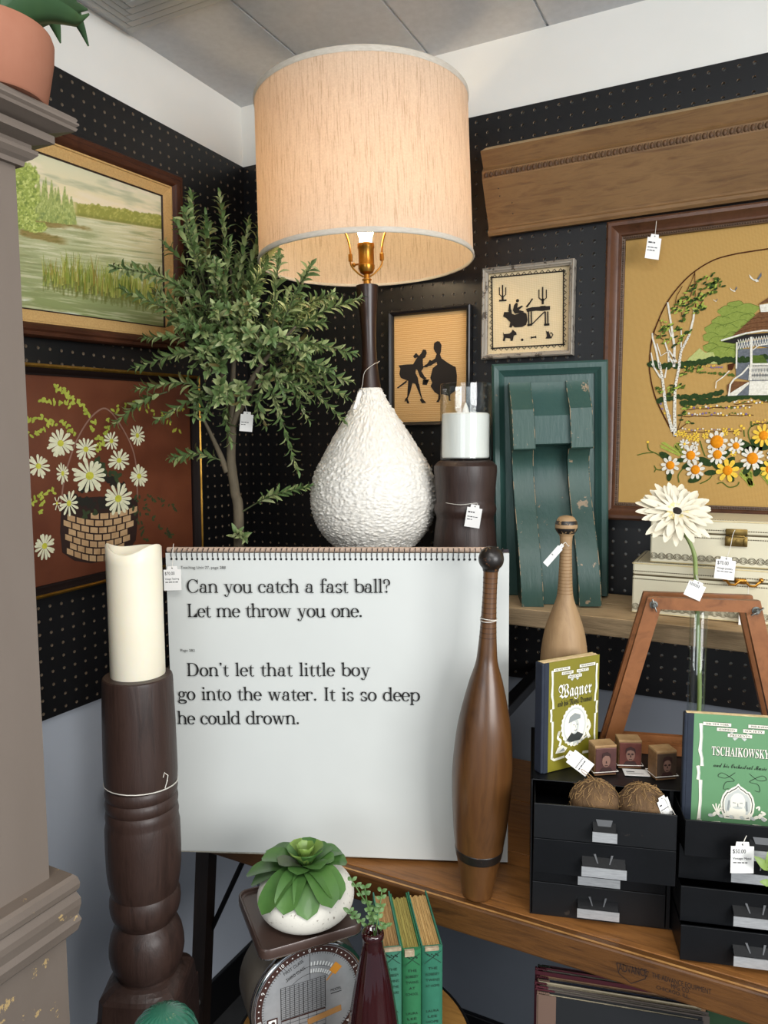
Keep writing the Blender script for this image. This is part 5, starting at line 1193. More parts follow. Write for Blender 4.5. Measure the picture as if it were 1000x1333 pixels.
b = MB(); n_ = 14; b.lathe([(rad_at(P3, zb0+(zb1-zb0)*i/n_)+(.0007 if 0 < i < n_ else -.0003), zb0+(zb1-zb0)*i/n_) for i in range(n_+1)], 56, cap=False); b.build('painted_band', BLKW, t, smooth=60)
b = MB()
for i in range(13): 
    z_ = zk-.010-i*.0075; b.lathe([(rad_at(P3, z_)+.00025, z_-.0004), (rad_at(P3, z_)+.00035, z_), (rad_at(P3, z_)+.00025, z_+.0004)], 32, cap=False)
b.build('grip_grooves', M('dark_groove', '#2e180c', .6), t, smooth=60)
kn = turned(.826, -.529, cr_([(135, .5), (137, 12), (142, 23), (152, 33.5), (165, 39.5), (177, 41.5), (190, 40), (200, 35), (207, 29), (211, 27), (217, 26)]), TZ)
b = MB(); b.lathe([(v.x, v.y-zmin-.0) for v in smooth_pts([(r, z, 0) for r, z in kn], 4)], 40); b.build('knob', BLKW, t, smooth=60)
STRING = M('white_cotton_string', '#dcd7cc', .9)
def ringstring(b, r, z, wob=.002, n=28, rad=.0006, c=(0, 0)): b.tube([(c[0]+r*math.cos(2*PI*i/n), c[1]+r*math.sin(2*PI*i/n), z+wob*math.sin(2*PI*i/n*1+.6)) for i in range(n)], rad, 5, closed=True)
b = MB(); zs = zat(.826, -.529, 810)-TZ-zmin; ringstring(b, rad_at(P3, zs)+.0007, zs, .0015); ringstring(b, rad_at(P3, zs)+.0008, zs+.002, -.001)
s0 = tuple((mtx.inverted() @ atD(641, 812, 1.095))); s1 = tuple((mtx.inverted() @ atD(632, 880, 1.10)))
b.build('tie_string', STRING, t, smooth=60)

# second, smaller club behind the yellow book, on top of the drawer cabinet
PALE = WOOD('pale_worn_maple', '#86694a', '#a98a64', '#977855', scale=3, stretch=(9, 9, 1.8), rough=.55, bump=.1)
CABZ = .989
C2X, C2Y = .9185, -.385
mtx2 = Matrix.Translation((C2X, C2Y, CABZ+.001))
t = thing('exercise_club', 'pale worn wooden exercise club with a half black knob, behind the yellow book', 'club', mtx2)
full = turned(C2X, C2Y, cr_([(96, 21), (130, 19), (200, 21), (290, 26), (340, 42), (400, 62), (460, 72.5), (510, 76), (560, 77), (640, 71), (720, 60), (800, 48), (850, 42)]), CABZ)
full = [(r, z) for r, z in full if z > .0]; full = [(full[0][0]*.97, 0)]+full
P3 = smooth_pts([(r, z, 0) for r, z in full], 5); b = MB(); b.lathe([(v.x, v.y) for v in P3], 48); b.build('body', PALE, t, smooth=60)
kn = turned(C2X, C2Y, cr_([(29, .5), (31, 14), (35, 24), (45, 31), (55, 34.5), (66, 36), (76, 34), (84, 29), (90, 25), (96, 22)]), CABZ)
KN = smooth_pts([(r, z, 0) for r, z in kn], 4); b = MB(); b.lathe([(v.x, v.y) for v in KN], 36); kb = b.build('knob', PALE, t, smooth=60)
za, zb_ = zat(C2X, C2Y, 660+.3976*88), zat(C2X, C2Y, 660+.3976*70); b = MB(); b.lathe([(rad_at(KN, za-CABZ+(zb_-za)*i/6)+.0004, za-CABZ+(zb_-za)*i/6) for i in range(7)], 36, cap=False); 
za, zb_ = zat(C2X, C2Y, 660+.3976*58), zat(C2X, C2Y, 660+.3976*46); b.lathe([(rad_at(KN, za-CABZ+(zb_-za)*i/6)+.0004, za-CABZ+(zb_-za)*i/6) for i in range(7)], 36, cap=False); b.build('black_bands', WORN('rubbed_black_paint', '#1d1916', '#a88860', .56, .4, 60, '#1d1916', .1), kb, smooth=60)
b = MB()
for i in range(14):
    z_ = zat(C2X, C2Y, 660+.3976*(140+i*11))-CABZ; r_ = rad_at(P3, z_); b.lathe([(r_+.0001, z_-.0005), (r_+.0003, z_), (r_+.0001, z_+.0005)], 28, cap=False)
b.build('grip_grooves', M('pale_groove', '#7d5c38', .7), t, smooth=60)

# ================================================================ tall turned post with pillar candle, left foreground
PX, PY = .383, -.779; PT_ = zat(PX, PY, 881)
t = thing('turned_post', 'tall dark brown turned wooden post on the floor, holding the ivory pillar candle', 'post', loc=(PX, PY, 0), rz=.43)
def r7(rows): return [(680+Y*.4896, h*.4896) for Y, h in rows]
pf = turned(PX, PY, r7([(405, 86), (408, 89), (416, 90.5), (520, 93), (640, 94.5), (662, 94.5), (672, 94), (684, 93), (689, 89.5), (694, 92), (704, 93.5), (714, 92), (719, 89), (724, 92), (735, 93.5), (745, 92), (750, 89), (755, 92), (768, 94), (780, 92.5), (786, 93.5),
                             (800, 96), (860, 96.5), (910, 95), (940, 91.5), (962, 87), (970, 85), (975, 87), (985, 90), (1000, 91), (1015, 89.5), (1030, 85), (1042, 76), (1050, 72), (1056, 75), (1066, 83), (1085, 91), (1110, 95.5), (1130, 96), (1150, 92.5), (1170, 85), (1182, 77), (1188, 77), (1194, 84), (1210, 91), (1226, 92), (1240, 89), (1252, 80), (1262, 70), (1275, 66)]), 0)
b = MB(); b.lathe(pf, 64); b.build('turned_shaft', DKW, t, smooth=26)
zblk = zat(PX, PY, 1270); hb = .0595
b = MB(); lo_ = []
b.b2((-hb, -hb, 0), (hb, hb, zblk-.035), 0, .002)
loops = []
for k, (s_, z) in enumerate(((1, -.0352), (1, -.006), (.97, .000), (.92, .004), (.84, .008), (.70, .012))):
    lp = []
    for i in range(32):
        a = 2*PI*(i+.5)/32; c, s2 = math.cos(a), math.sin(a); sq = 1/max(abs(c), abs(s2)); f_ = k/5; rr_ = hb*((1-f_)*sq+f_*1.0)*s_; zz = zblk+z
        lp.append((rr_*c, rr_*s2, zz))
    loops.append(lp)
b.rings(loops); b.build('square_block', DKW, t)
b = MB(); zs = zat(PX, PY, 1016); ringstring(b, .0515*1.035, zs, -.0035, rad=.0004); ringstring(b, .0515*1.035, zs+.001, -.0030, rad=.0004)
sx = (Matrix.Rotation(-.43, 4, 'Z') @ Matrix.Translation((-PX, -PY, 0))) @ atD(218, 1012, 1.03)
b.tube([sx+Vector((-.001, 0, -.006)), sx+Vector((.001, 0, .003)), sx+Vector((-.004, 0, .007)), sx+Vector((-.006, 0, .0))], .0006, 5); b.tube([sx+Vector((0, 0, -.004)), sx+Vector((-.004, 0, -.016))], .0006, 5)
b.build('tie_string', STRING, t, smooth=60)
CX2, CY2 = PX-.003, PY+.004
t = thing('pillar_candle', 'tall ivory pillar candle with a wavy melted rim on top of the tall dark post', 'candle', loc=(CX2, CY2, PT_+.0006))
IVW = M('ivory_wax', '#e6dcc3', .42, spec=.4, var='#e9e2cf', vscale=6, coat=.1, bump=.05, bscale=30)
_b = IVW.node_tree.nodes['Principled BSDF']; _b.inputs['Subsurface Weight'].default_value = .25; _b.inputs['Subsurface Radius'].default_value = (.02, .012, .006); _b.inputs['Subsurface Scale'].default_value = .3
cr, ch = .0392, zat(PX, PY, 713)-PT_
n = 72; loops = []
def wav(a): return .0045*math.sin(a*2+.6)+.003*math.sin(a*3+2)
for r_, z_, wv in ((cr-.001, 0, 0), (cr, .003, 0), (cr*.995, ch*.5, 0), (cr, ch-.02, .3), (cr, ch-.002, 1), (cr-.002, ch, 1), (cr-.005, ch-.002, .9), (cr-.006, ch-.012, .3), (cr-.012, ch-.017, .1), (.006, ch-.019, 0)):
    loops.append([(r_*math.cos(2*PI*i/n), r_*math.sin(2*PI*i/n), z_+wv*wav(2*PI*i/n)) for i in range(n)])
b = MB(); b.rings(loops); b.build('wax_body', IVW, t, smooth=60)
b = MB(); b.tube([(0, 0, ch-.02), (.001, 0, ch-.013)], .001, 6); b.build('wick', INK, t)

# ================================================================ black metal drawer cabinet on the bench
YC = math.radians(15.8)
CB = Matrix.Translation((.9105, -.5365, TZ+.0012)) @ Matrix.Rotation(YC, 4, 'Z')
CW, CD_, CH = .187, .2, CABZ-TZ-.0012
BM = M('black_enamel_metal', '#07080a', .42, spec=.3, var='#0d0e11', vscale=14, bump=.12, bscale=80)
BMW = WORN('scuffed_black_enamel', '#07080a', '#2e2823', .66, .42, 30, '#0c0d10', .1)
CHR = M('brushed_steel_pull', '#d2d3d3', .34, .55, var='#b8b9ba', vscale=80, stretch=(1, 8, 8))
t = thing('drawer_cabinet', 'black metal cabinet with two columns of drawers, several pulled open, on the bench', 'cabinet', CB)
TW = 2*CW+.012
b = MB(); e = .0018
b.b2((-.001, 0, .0), (-.001+e, CD_, CH)); b.b2((TW-e, 0, 0), (TW, CD_, CH)); b.b2((-.001, .0, CH-e), (TW, CD_, CH), 0, .0006); b.b2((-.001, 0, 0), (TW, CD_, e)); b.b2((0, CD_-e, 0), (TW, CD_, CH)); b.b2((CW+.0035, 0, e), (CW+.0085, CD_, CH-e))
b.build('carcass', BMW, t)
DHT = (CH-.0075)/4
def pull(parent, cx, y, z, W_, tab):
    b = MB(); h = .0135; pr = .011
    b.prism([(cx-W_/2, y-pr, z-h), (cx-W_/2, y-pr-.0012, z-h), (cx-W_/2, y-pr-.0012, z), (cx-W_/2, y-pr, z)], (W_, 0, 0))
    b.prism([(cx-W_/2, y-pr, z), (cx-W_/2, y-pr+.0012, z), (cx-W_/2, y, z+.0014), (cx-W_/2, y, z)], (W_, 0, 0), 1)
    b.prism([(cx-W_/2+.001, y-pr+.001, z), (cx-W_/2+.001, y, z+.0085), (cx-W_/2+.001, y, z+.0070), (cx-W_/2+.001, y-pr+.001, z-.0014)], (W_-.002, 0, 0), 1)
    h_ = b.build('handle', [CHR, BM], parent)
    b = MB(); y0 = y-.0006
    if tab: b.poly([(cx-.011, y0, z+.0125), (cx+.011, y0, z+.0125), (cx+.008, y0-.004, z+.004), (cx-.008, y0-.004, z+.004)]); b.build('label_tab', M('dull_pull_tab', '#4a4b4d', .5, .3), h_)
    else: b.poly([(cx-.013, y0, z+.013), (cx-.010, y0, z+.013), (cx-.007, y0-.006, z+.003), (cx-.0085, y0-.006, z+.003)]); b.poly([(cx+.013, y0, z+.013), (cx+.010, y0, z+.013), (cx+.007, y0-.006, z+.003), (cx+.0085, y0-.006, z+.003)]); b.build('label_tab', M('dull_pull_tab', '#4a4b4d', .5, .3), h_)
pulls = {(0, 0): .063, (0, 1): .063, (0, 2): .002, (0, 3): .002, (1, 0): .072, (1, 1): .040, (1, 2): .058, (1, 3): .066}
for (c, r_), p_ in pulls.items():
    x0 = .0022+c*(CW+.0078); z1 = CH-.0045-r_*DHT; z0 = z1-DHT+.0004; w_ = CW-.0005
    b = MB(); y = -p_; D2 = CD_-.01; ft = .0018
    b.b2((x0, y-.001, z0), (x0+w_, y+ft, z1-.0004), 0, .0006); zs = z1-.005
    b.b2((x0+.001, y, z0+.001), (x0+.0022, y+D2-p_*.0-(.0), zs)); b.b2((x0+w_-.0022, y, z0+.001), (x0+w_-.001, y+D2, zs)); b.b2((x0+.001, y+D2-.0012, z0+.001), (x0+w_-.001, y+D2, zs)); b.b2((x0+.001, y, z0+.0008), (x0+w_-.001, y+D2, z0+.002))
    d_ = b.build('drawer', BMW if (c, r_) in ((0, 0), (0, 3)) else BM, t)
    pull(d_, x0+w_/2, y-.001, z0+DHT*.44, .032 if r_ == 0 else .0585, r_ == 0)
ZD1 = TZ+.0012+CH-.0045-DHT+.0004+.0022      # floor of the top drawers

# coconuts lying in the open top left drawer
COCO = M('coconut_shell', '#4f3a26', .9, var='#6f5436', vscale=45, bump=1.0, bscale=90, stretch=(1, 1, .35), bdist=.004); FIB = M('coconut_fibre', '#a07f52', .9)
for k, (px, py, lab) in enumerate(((774.5, 1046, 'hairy brown coconut in the open drawer, left one with a fibre loop on top'), (836.5, 1052, 'hairy brown coconut in the open drawer, right one with a white price tag'))):
    r_ = .0345; P = onZ(px, py, ZD1+r_*.95); t = thing('coconut', lab, 'coconut', loc=(P.x, P.y, ZD1), rz=k*1.3, group=None)
    b = MB(); v_ = b.grow((0, 0, r_*.96), r_, 0, 36, 0, (1.0, 1.0, .96))
    for v in v_: v.co = Vector((0, 0, r_*.96))+(v.co-Vector((0, 0, r_*.96)))*(1+.035*noise.noise(v.co*60)+.012*noise.noise(v.co*200))
    b.build('shell', COCO, t, smooth=180)
    b = MB(); rr = random.Random(k+5)
    for i in range(240):
        a = rr.uniform(0, 2*PI); ph = rr.uniform(-.3, 1.5); R_ = r_*1.012; pts = []
        da = rr.uniform(-.25, .25); dp = rr.uniform(.1, .35)*rr.choice([-1, 1])
        for s_ in range(5):
            A_ = a+da*s_/4; B_ = ph+dp*s_/4; q_ = R_+rr.uniform(0, .0012)+(.003 if s_ == 4 and i % 6 == 0 else 0); pts.append((q_*math.cos(A_)*math.cos(B_), q_*math.sin(A_)*math.cos(B_), r_*.96+q_*.96*math.sin(B_)))
        b.tube(pts, .00028, 3)
    if k == 0: b.tube(smooth_pts([(0, 0, r_*1.9), (-.004, 0, r_*2.05), (-.014, -.003, r_*2.28), (-.019, -.004, r_*2.34), (-.017, -.004, r_*2.22), (-.008, -.002, r_*2.05)], 4), .0004, 4)
    b.build('fibres', FIB, t)

# ================================================================ two composer books
def noted(s_): return s_
NAVY = M('navy_book_cloth', '#1f2836', .7, var='#182030', vscale=60, bump=.3, bscale=300, bdist=.0005); CREAMP = M('cream_paper_edge', '#dcc79c', .85, var='#b99f72', vscale=120, stretch=(1, 8, 1))
WHI = M('printed_cream', '#ece7d6', .6); GRYP = M('printed_grey', '#8d9290', .6); DKP = M('printed_dark', '#2a2f2c', .6); LGP = M('printed_light_grey', '#c2c5bf', .6)
FR = lambda s_: ''.join(chr(0x1D586+ord(c)-97) if c.islower() else (chr(0x1D56C+ord(c)-65) if c.isupper() else c) for c in s_)      # black letter
BS = lambda s_: ''.join(chr(0x1D41A+ord(c)-97) if c.islower() else (chr(0x1D400+ord(c)-65) if c.isupper() else c) for c in s_)      # bold serif
SCR = lambda s_: ''.join(chr(0x1D4EA+ord(c)-97) if c.islower() else (chr(0x1D4D0+ord(c)-65) if c.isupper() else c) for c in s_)     # bold script
def composer_book(name_label, mtx, W_, H_, T_, cover, art, fan=0.0):
    """local X along the front cover from the spine, Y up the book, Z out of the cover (front face at z=0)"""
    t = thing('music_book', name_label, 'book', mtx)
    b = MB(); b.b2((.009, 0, -.0016), (W_, H_, 0), 0, .0004); b.build('front_cover', cover, t)
    b = MB(); b.b2((.004, 0, -T_), (W_, H_, -T_+.0016), 0, .0004); b.build('back_cover', cover, t)
    b = MB(); b.b2((0, 0, -T_-.0003), (.0055, H_, .0003), 0, .002); b.b2((.0045, 0, -.0016), (.0125, H_, .0004), 0, .0003); b.build('spine', NAVY, t)
    b = MB(); n = 9
    for i in range(n):
        z = -.0022-(T_-.0044)*(i+.5)/n; b.b2((.003, .002, z-(T_-.005)/n*.45), (W_-.002-.0012*(i % 3), H_+.0002+.0006*(i % 2), z+(T_-.005)/n*.45))
    b.build('pages', CREAMP, t)
    b = MB(); art(b, W_, H_); b.build('cover_printing', [WHI, GRYP, DKP, LGP, INK], t); return t
def ribbons(b, W_, H_, z, both_sides=True):
    def banner(pts, wd, word, f0, hgt):
        b.line(pts, wd, z, 0); b.line([(p[0], p[1]-wd*.5) for p in pts], wd*.10, z+.0001, 2); b.line([(p[0], p[1]+wd*.5) for p in pts], wd*.08, z+.0001, 2)
        a, c = Vector(pts[0]), Vector(pts[-1]); d_ = c-a; an = math.atan2(d_.y, d_.x); b.text(BS(word), hgt, a.x+d_.x*.08+math.sin(an)*hgt*.32, a.y+d_.y*.08-math.cos(an)*hgt*.32, z+.0002, 4, fit=d_.length*.84, rot=an)
    h = H_*.030
    x = lambda u: W_*u; y = lambda v: H_*v
    for sg in (0, 1):
        fx = (lambda u: x(u)) if not sg else (lambda u: x(1.12-u))
        b.line([(fx(.42), y(.895)), (fx(.49), y(.87)), (fx(.47), y(.855))], h*.8, z-.0001, 3); b.line([(fx(.52), y(.855)), (fx(.54), y(.835)), (fx(.50), y(.81))], h*.8, z-.0001, 3)
        for (u0, v0, u1, v1) in ((.165, .925, .165, .70), (.165, .70, .19, .575), (.15, .575, .155, .46), (.18, .46, .175, .12)):
            b.line(smooth_pts([(fx(u0), y(v0), 0), (fx((u0+u1)/2+.012), y((v0+v1)/2), 0), (fx(u1), y(v1), 0)], 4), W_*.030, z, 0); b.line([(fx(u0+.02), y(v0)), (fx(u1+.02), y(v1))], W_*.008, z+.0001, 3)
        b.line([(fx(.17), y(.13)), (fx(.22), y(.105)), (fx(.40), y(.115))], W_*.035, z, 0)
    banner([(x(.19), y(.925)), (x(.47), y(.925))], h, 'THE NEW YORK', 0, h*.75); banner([(x(.64), y(.925)), (x(.92), y(.925))], h, 'PHILHARMONIC', 0, h*.75)
    banner([(x(.33), y(.885)), (x(.53), y(.885))], h, 'SYMPHONY', 0, h*.75); banner([(x(.59), y(.885)), (x(.80), y(.885))], h, 'SOCIETY', 0, h*.75); banner([(x(.44), y(.842)), (x(.68), y(.842))], h, 'PRESENTS', 0, h*.75)
def wagner_art(b, W_, H_):
    z = .0006; ribbons(b, W_, H_, z); ty = H_*.66
    b.text(FR('Wagner'), H_*.165, W_*.28+.0009, ty-.0009, z, 2, fit=W_*.58); b.text(FR('Wagner'), H_*.165, W_*.28, ty, z+.0002, 0, fit=W_*.58)
    b.text(FR('and his Music-Dramas'), H_*.07, W_*.27, H_*.585, z, 4, fit=W_*.60)
    cx, cy = W_*.57, H_*.385
    n = 26; b.flat([(cx+W_*(.225+.018*(i % 2))*math.cos(2*PI*i/(2*n)), cy+H_*(.185+.012*(i % 2))*math.sin(2*PI*i/(2*n))) for i in range(2*n)], z, 0)
    b.disc(cx, cy, W_*.20, z+.0001, 3, H_*.168, 30); b.disc(cx, cy, W_*.18, z+.00015, 0, H_*.15, 30)
    b.flat([(cx-W_*.15, cy-H_*.13), (cx-W_*.05, cy-H_*.06), (cx+W_*.06, cy-H_*.065), (cx+W_*.16, cy-H_*.10), (cx+W_*.10, cy-H_*.145), (cx-W_*.08, cy-H_*.15)], z+.0002, 2)
    b.disc(cx, cy-H_*.005, W_*.075, z+.0003, 3, H_*.075, 18); b.disc(cx-W_*.02, cy-.002, W_*.05, z+.00035, 0, H_*.055, 14)
    b.flat([(cx-W_*.11, cy+H_*.03), (cx+W_*.02, cy+H_*.05), (cx+W_*.10, cy+H_*.055), (cx+W_*.10, cy+H_*.09), (cx+W_*.0, cy+H_*.115), (cx-W_*.09, cy+H_*.085)], z+.0004, 1)
    b.line([(cx-W_*.03, cy+.001), (cx+W_*.0, cy+.001)], .0008, z+.0005, 2); b.line([(cx+W_*.03, cy+.001), (cx+W_*.06, cy+.001)], .0008, z+.0005, 2); b.line([(cx-W_*.01, cy-H_*.045), (cx+W_*.04, cy-H_*.045)], .0008, z+.0005, 2); b.line([(cx+W_*.012, cy), (cx+W_*.015, cy-H_*.022)], .0008, z+.0005, 1)
    # swan and helmet, laurel below
    b.line(smooth_pts([(W_*.28, H_*.32, 0), (W_*.31, H_*.36, 0), (W_*.28, H_*.30, 0), (W_*.33, H_*.27, 0), (W_*.31, H_*.22, 0)], 4), W_*.035, z, 0); b.line(smooth_pts([(W_*.80, H_*.41, 0), (W_*.84, H_*.35, 0), (W_*.80, H_*.30, 0), (W_*.84, H_*.24, 0)], 4), W_*.05, z, 0)
    b.flat([(W_*.24, H_*.16), (W_*.40, H_*.155), (W_*.45, H_*.19), (W_*.36, H_*.225), (W_*.28, H_*.21)], z, 0); b.flat([(W_*.31, H_*.17), (W_*.41, H_*.168), (W_*.38, H_*.20)], z+.0001, 1)
    for i in range(11): b.disc(W_*(.42+.035*i), H_*(.205+.02*abs(i-5)/2), W_*.024, z+.0002, 0 if i % 2 else 3, H_*.010, 8, .5)
PW_ = onZ(710, 1007.5, CABZ); az = math.radians(53)
exw = Vector((math.cos(az), math.sin(az), 0))
mt = basis(Vector((PW_.x, PW_.y, CABZ+.001))-exw*.0085, exw, (-.0, 0, 1))
composer_book('olive yellow composer book with a navy spine, standing on the drawer cabinet', mt, .1085, .167, .0165, M('olive_yellow_cover', '#81791a', .55, var='#776f17', vscale=8, bump=.1, bscale=300, bdist=.0004), wagner_art)
def tsch_art(b, W_, H_):
    z = .0006; ribbons(b, W_, H_, z)
    b.text(BS('TSCHAIKOWSKY'), H_*.105, W_*.285+.0007, H_*.672-.0007, z, 2, fit=W_*.57); b.text(BS('TSCHAIKOWSKY'), H_*.105, W_*.285, H_*.672, z+.0002, 0, fit=W_*.57)
    b.text(SCR('and his Orchestral Music'), H_*.055, W_*.31, H_*.575, z, 4, fit=W_*.53)
    for sx in (-1, 1):
        c0 = W_*(.44 if sx < 0 else .76)
        b.line(smooth_pts([(c0-sx*W_*.09, H_*.54, 0), (c0, H_*.49, 0), (c0+sx*W_*.08, H_*.50, 0), (c0+sx*W_*.04, H_*.53, 0), (c0-sx*W_*.06, H_*.49, 0), (c0-sx*W_*.08, H_*.47, 0), (c0, H_*.455, 0), (c0+sx*W_*.02, H_*.40, 0), (c0-sx*W_*.03, H_*.405, 0)], 6), .0006, z, 4)
    cx, cy = W_*.565, H_*.28
    half = [(0, .155), (.02, .135), (.06, .115), (.08, .10), (.10, .098), (.13, .06), (.145, .01), (.14, -.05), (.11, -.11)]
    for (k_, mi, dz) in ((1.12, 0, 0), (1.0, 2, .0001), (.94, 0, .0002), (.86, 3, .0003)):
        L_ = [(cx+u*k_*W_*1.05, cy+v*k_*H_) for u, v in half]; b.flat(L_+[(2*cx-p[0], p[1]) for p in L_[::-1][:-1]], z+dz, mi)
    b.disc(cx, cy+H_*.02, W_*.075, z+.0004, 0, H_*.075, 20); b.disc(cx, cy-H_*.06, W_*.085, z+.0005, 0, H_*.062, 18); b.disc(cx, cy-H_*.025, W_*.05, z+.00055, 3, H_*.012, 14)
    for sx in (-1, 1): b.line([(cx+sx*W_*.018, cy+H_*.012), (cx+sx*W_*.05, cy+H_*.014)], .0012, z+.0006, 1); b.line([(cx+sx*W_*.085, cy+H_*.03), (cx+sx*W_*.095, cy-H_*.05)], W_*.02, z+.00045, 1)
    b.line([(cx, cy+H_*.01), (cx+W_*.004, cy-H_*.02)], .0012, z+.0006, 1)
    for i in range(16): b.disc(W_*(.30+.035*i), H_*(.175+.012*((i*7) % 3)), W_*.030, z+.0006, 0 if i % 3 else 3, H_*.014, 9, i)
    for a in (.5, .9, 1.3, 1.7, 2.1): b.line([(W_*.36, H_*.20), (W_*.36+W_*.09*math.cos(a), H_*.20+H_*.075*math.sin(a))], .0016, z, 0)
    b.line(smooth_pts([(W_*.75, H_*.26, 0), (W_*.78, H_*.275, 0), (W_*.78, H_*.245, 0)], 4), .0022, z, 0); b.line(smooth_pts([(W_*.80, H_*.235, 0), (W_*.84, H_*.22, 0), (W_*.80, H_*.20, 0), (W_*.86, H_*.17, 0)], 4), .003, z, 0)
invC = CB.inverted(); oC = CB @ Vector((0, -.020, 0)); nC = CB.to_3x3() @ Vector((0, -1, 0))
PT2 = hit(889, 1000, oC, nC); exc = CB.to_3x3() @ Vector((1, 0, 0))
mt = basis(Vector((PT2.x, PT2.y, ZD1+.001)), exc, (0, 0, 1))
composer_book('green composer book with a navy spine, standing in the top right drawer', mt, .127, zat(PT2.x, PT2.y, 928)-ZD1-.001, .011, M('sea_green_cover', '#5d8a60', .55, var='#659368', vscale=8, bump=.1, bscale=300, bdist=.0004), tsch_art)

# ================================================================ three printing blocks with portraits
BLKW2 = WOOD('brown_block_wood', '#6a4c30', '#94704a', scale=6, stretch=(3, 14, 14), rough=.55); ENDG = M('pale_end_grain', '#b08e62', .7, var='#8d6c45', vscale=60)
def pblock(name_label, px, py, px2, rz, W_, D_, H_, plate, seed, rub=None):
    P = onZ(px, py, CABZ); t = thing('printing_block', name_label, 'printing block', loc=(P.x, P.y, CABZ+.001), rz=rz)
    b = MB(); b.b2((0, 0, .0), (W_, D_, H_-.0032), 0, .0008); b.build('wood_body', BLKW2, t)
    b = MB(); b.b2((0, 0, H_-.0032), (W_, D_, H_), 0, .0006); b.build('top_face', ENDG, t)
    b = MB(); b.b2((.001, -.0016, .003), (W_-.001, 0, H_-.004), 0, .0004); pl_ = b.build('engraved_plate', plate, t)
    DP = M('engraved_dark', '#3a2320', .5, .3); LP = M('engraved_light', '#8d6a5c', .45, .4)
    b = MB(); yy = -.0022; w2 = W_; 
    def f(pts, mi, dz=0): b.poly([(u*w2, yy-dz, v*H_) for u, v in pts], mi)
    f([(.15, .10), (.30, .28), (.70, .28), (.85, .10)], 0)
    el = lambda cx, cy, rx, ry, n=16: [(cx+rx*math.cos(2*PI*i/n), cy+ry*math.sin(2*PI*i/n)) for i in range(n)]
    f(el(.5, .50, .19, .21), 1, .0001)
    if seed == 0: f([(.30, .60), (.34, .76), (.55, .80), (.70, .72), (.70, .58), (.62, .66), (.45, .68), (.36, .62)], 0, .0002)
    if seed == 1: f([(.28, .55), (.30, .72), (.50, .80), (.70, .72), (.72, .55), (.64, .64), (.5, .68), (.36, .64)], 0, .0002); f(el(.42, .53, .06, .035, 10), 0, .0003); f(el(.58, .53, .06, .035, 10), 0, .0003)
    if seed == 2: f([(.26, .58), (.32, .80), (.52, .84), (.72, .78), (.74, .56), (.66, .68), (.5, .70), (.34, .66)], 0, .0002); f(el(.41, .53, .07, .035, 10), 0, .0003); f(el(.60, .53, .07, .035, 10), 0, .0003)
    f([(.48, .50), (.52, .50), (.54, .42), (.47, .42)], 0, .0003); f([(.42, .36), (.58, .36), (.56, .33), (.44, .33)], 0, .0003)
    b.build('portrait', [DP, LP], pl_, fixn=False)
    b = MB(); e_ = .0022; b.tube([(-e_, -e_, .006), (W_+e_, -e_, .006), (W_+e_, D_+e_, .006), (-e_, D_+e_, .006)], .0006, 5, closed=True); b.build('tie_string', STRING, t); return t
COP = M('dull_copper_plate', '#6d4a44', .42, .6, var='#57393a', vscale=40); COPR = M('red_copper_plate', '#7d4a40', .42, .6, var='#603530', vscale=40); ZNC = M('brown_zinc_plate', '#5e4a3c', .45, .5, var='#4a3a30', vscale=40)
pblock('wooden printing block with a portrait plate, left one of three, against the yellow book', 774, 1011, 801, .60, .0335, .024, .0455, COP, 0)
pblock('wooden printing block with a reddish portrait plate, middle one of three', 805, 1001, 833, .40, .034, .024, .044, COPR, 1)
pblock('wooden printing block with a portrait plate of a man in glasses, beside the green book', 854, 1017, 879, .62, .0315, .024, .0435, ZNC, 2)

# ================================================================ wooden racket press with wing nuts, glass vase and gerbera between its frames
PRW = WOOD('reddish_beech_press', '#6d4223', '#955f37', '#82502b', scale=4, stretch=(6, 6, 6), rough=.45, bump=.12, coat=.1)
Pp = onZ(862, 984, CABZ); mp = basis(Vector((Pp.x, Pp.y, CABZ+.001)), exc, (0, 0, 1)); qp = topx(mp)
t = thing('racket_press', 'reddish wooden trapezoid racket press with wing nuts, standing on the drawer cabinet', 'press', mp)
TLo, TLi = qp(844, 774), qp(857, 793); TRo, TRi = qp(990, 786), qp(974, 801)
zt_ = (TLo[1]+TRo[1])/2; bh = .0185
xl0 = qp(789, 957); sl = (TLo[0]-xl0[0])/(TLo[1]-xl0[1]); XB0 = TLo[0]-sl*zt_; 
xr0 = qp(1000, 821); sr = -sl*.96; XB1 = TRo[0]-sr*zt_; lw = .0235
for k, (zf, nm) in enumerate(((0, 'front_frame'), (-.040, 'rear_frame'))):
    th_ = .011
    b = MB()
    def bar(pts): b.prism([(p[0], p[1], zf) for p in pts], (0, 0, -th_))
    bar([(TLo[0]-sl*bh*0+.001, zt_), (TRo[0]-.001, zt_), (TRo[0]-sr*bh, zt_-bh), (TLo[0]-sl*bh, zt_-bh)]); fr = b.build(nm, PRW, t)
    b = MB(); b.prism([(p[0], p[1], zf-.0002) for p in ((TLo[0]-.0003, zt_-.0003), (TLo[0]+lw, zt_-.0003-.0), (XB0+lw, .0), (XB0, .0))], (0, 0, -th_+.0006)); b.build('side_bar', PRW, fr)
    b = MB(); b.prism([(p[0], p[1], zf-.0002) for p in ((TRo[0]-lw, zt_-.0003), (TRo[0]+.0003, zt_-.0003), (XB1, .0), (XB1-lw, .0))], (0, 0, -th_+.0006)); b.build('side_bar', PRW, fr)
    b = MB(); b.prism([(p[0], p[1], zf-.0004) for p in ((XB0+.004, .0002), (XB1-.004, .0002), (XB1-.008, bh*.85), (XB0+.008, bh*.85))], (0, 0, -th_+.001)); b.build('bottom_bar', PRW, fr)
NUT = M('grey_steel_nut', '#8f918c', .38, 1, var='#6f716c', vscale=80)
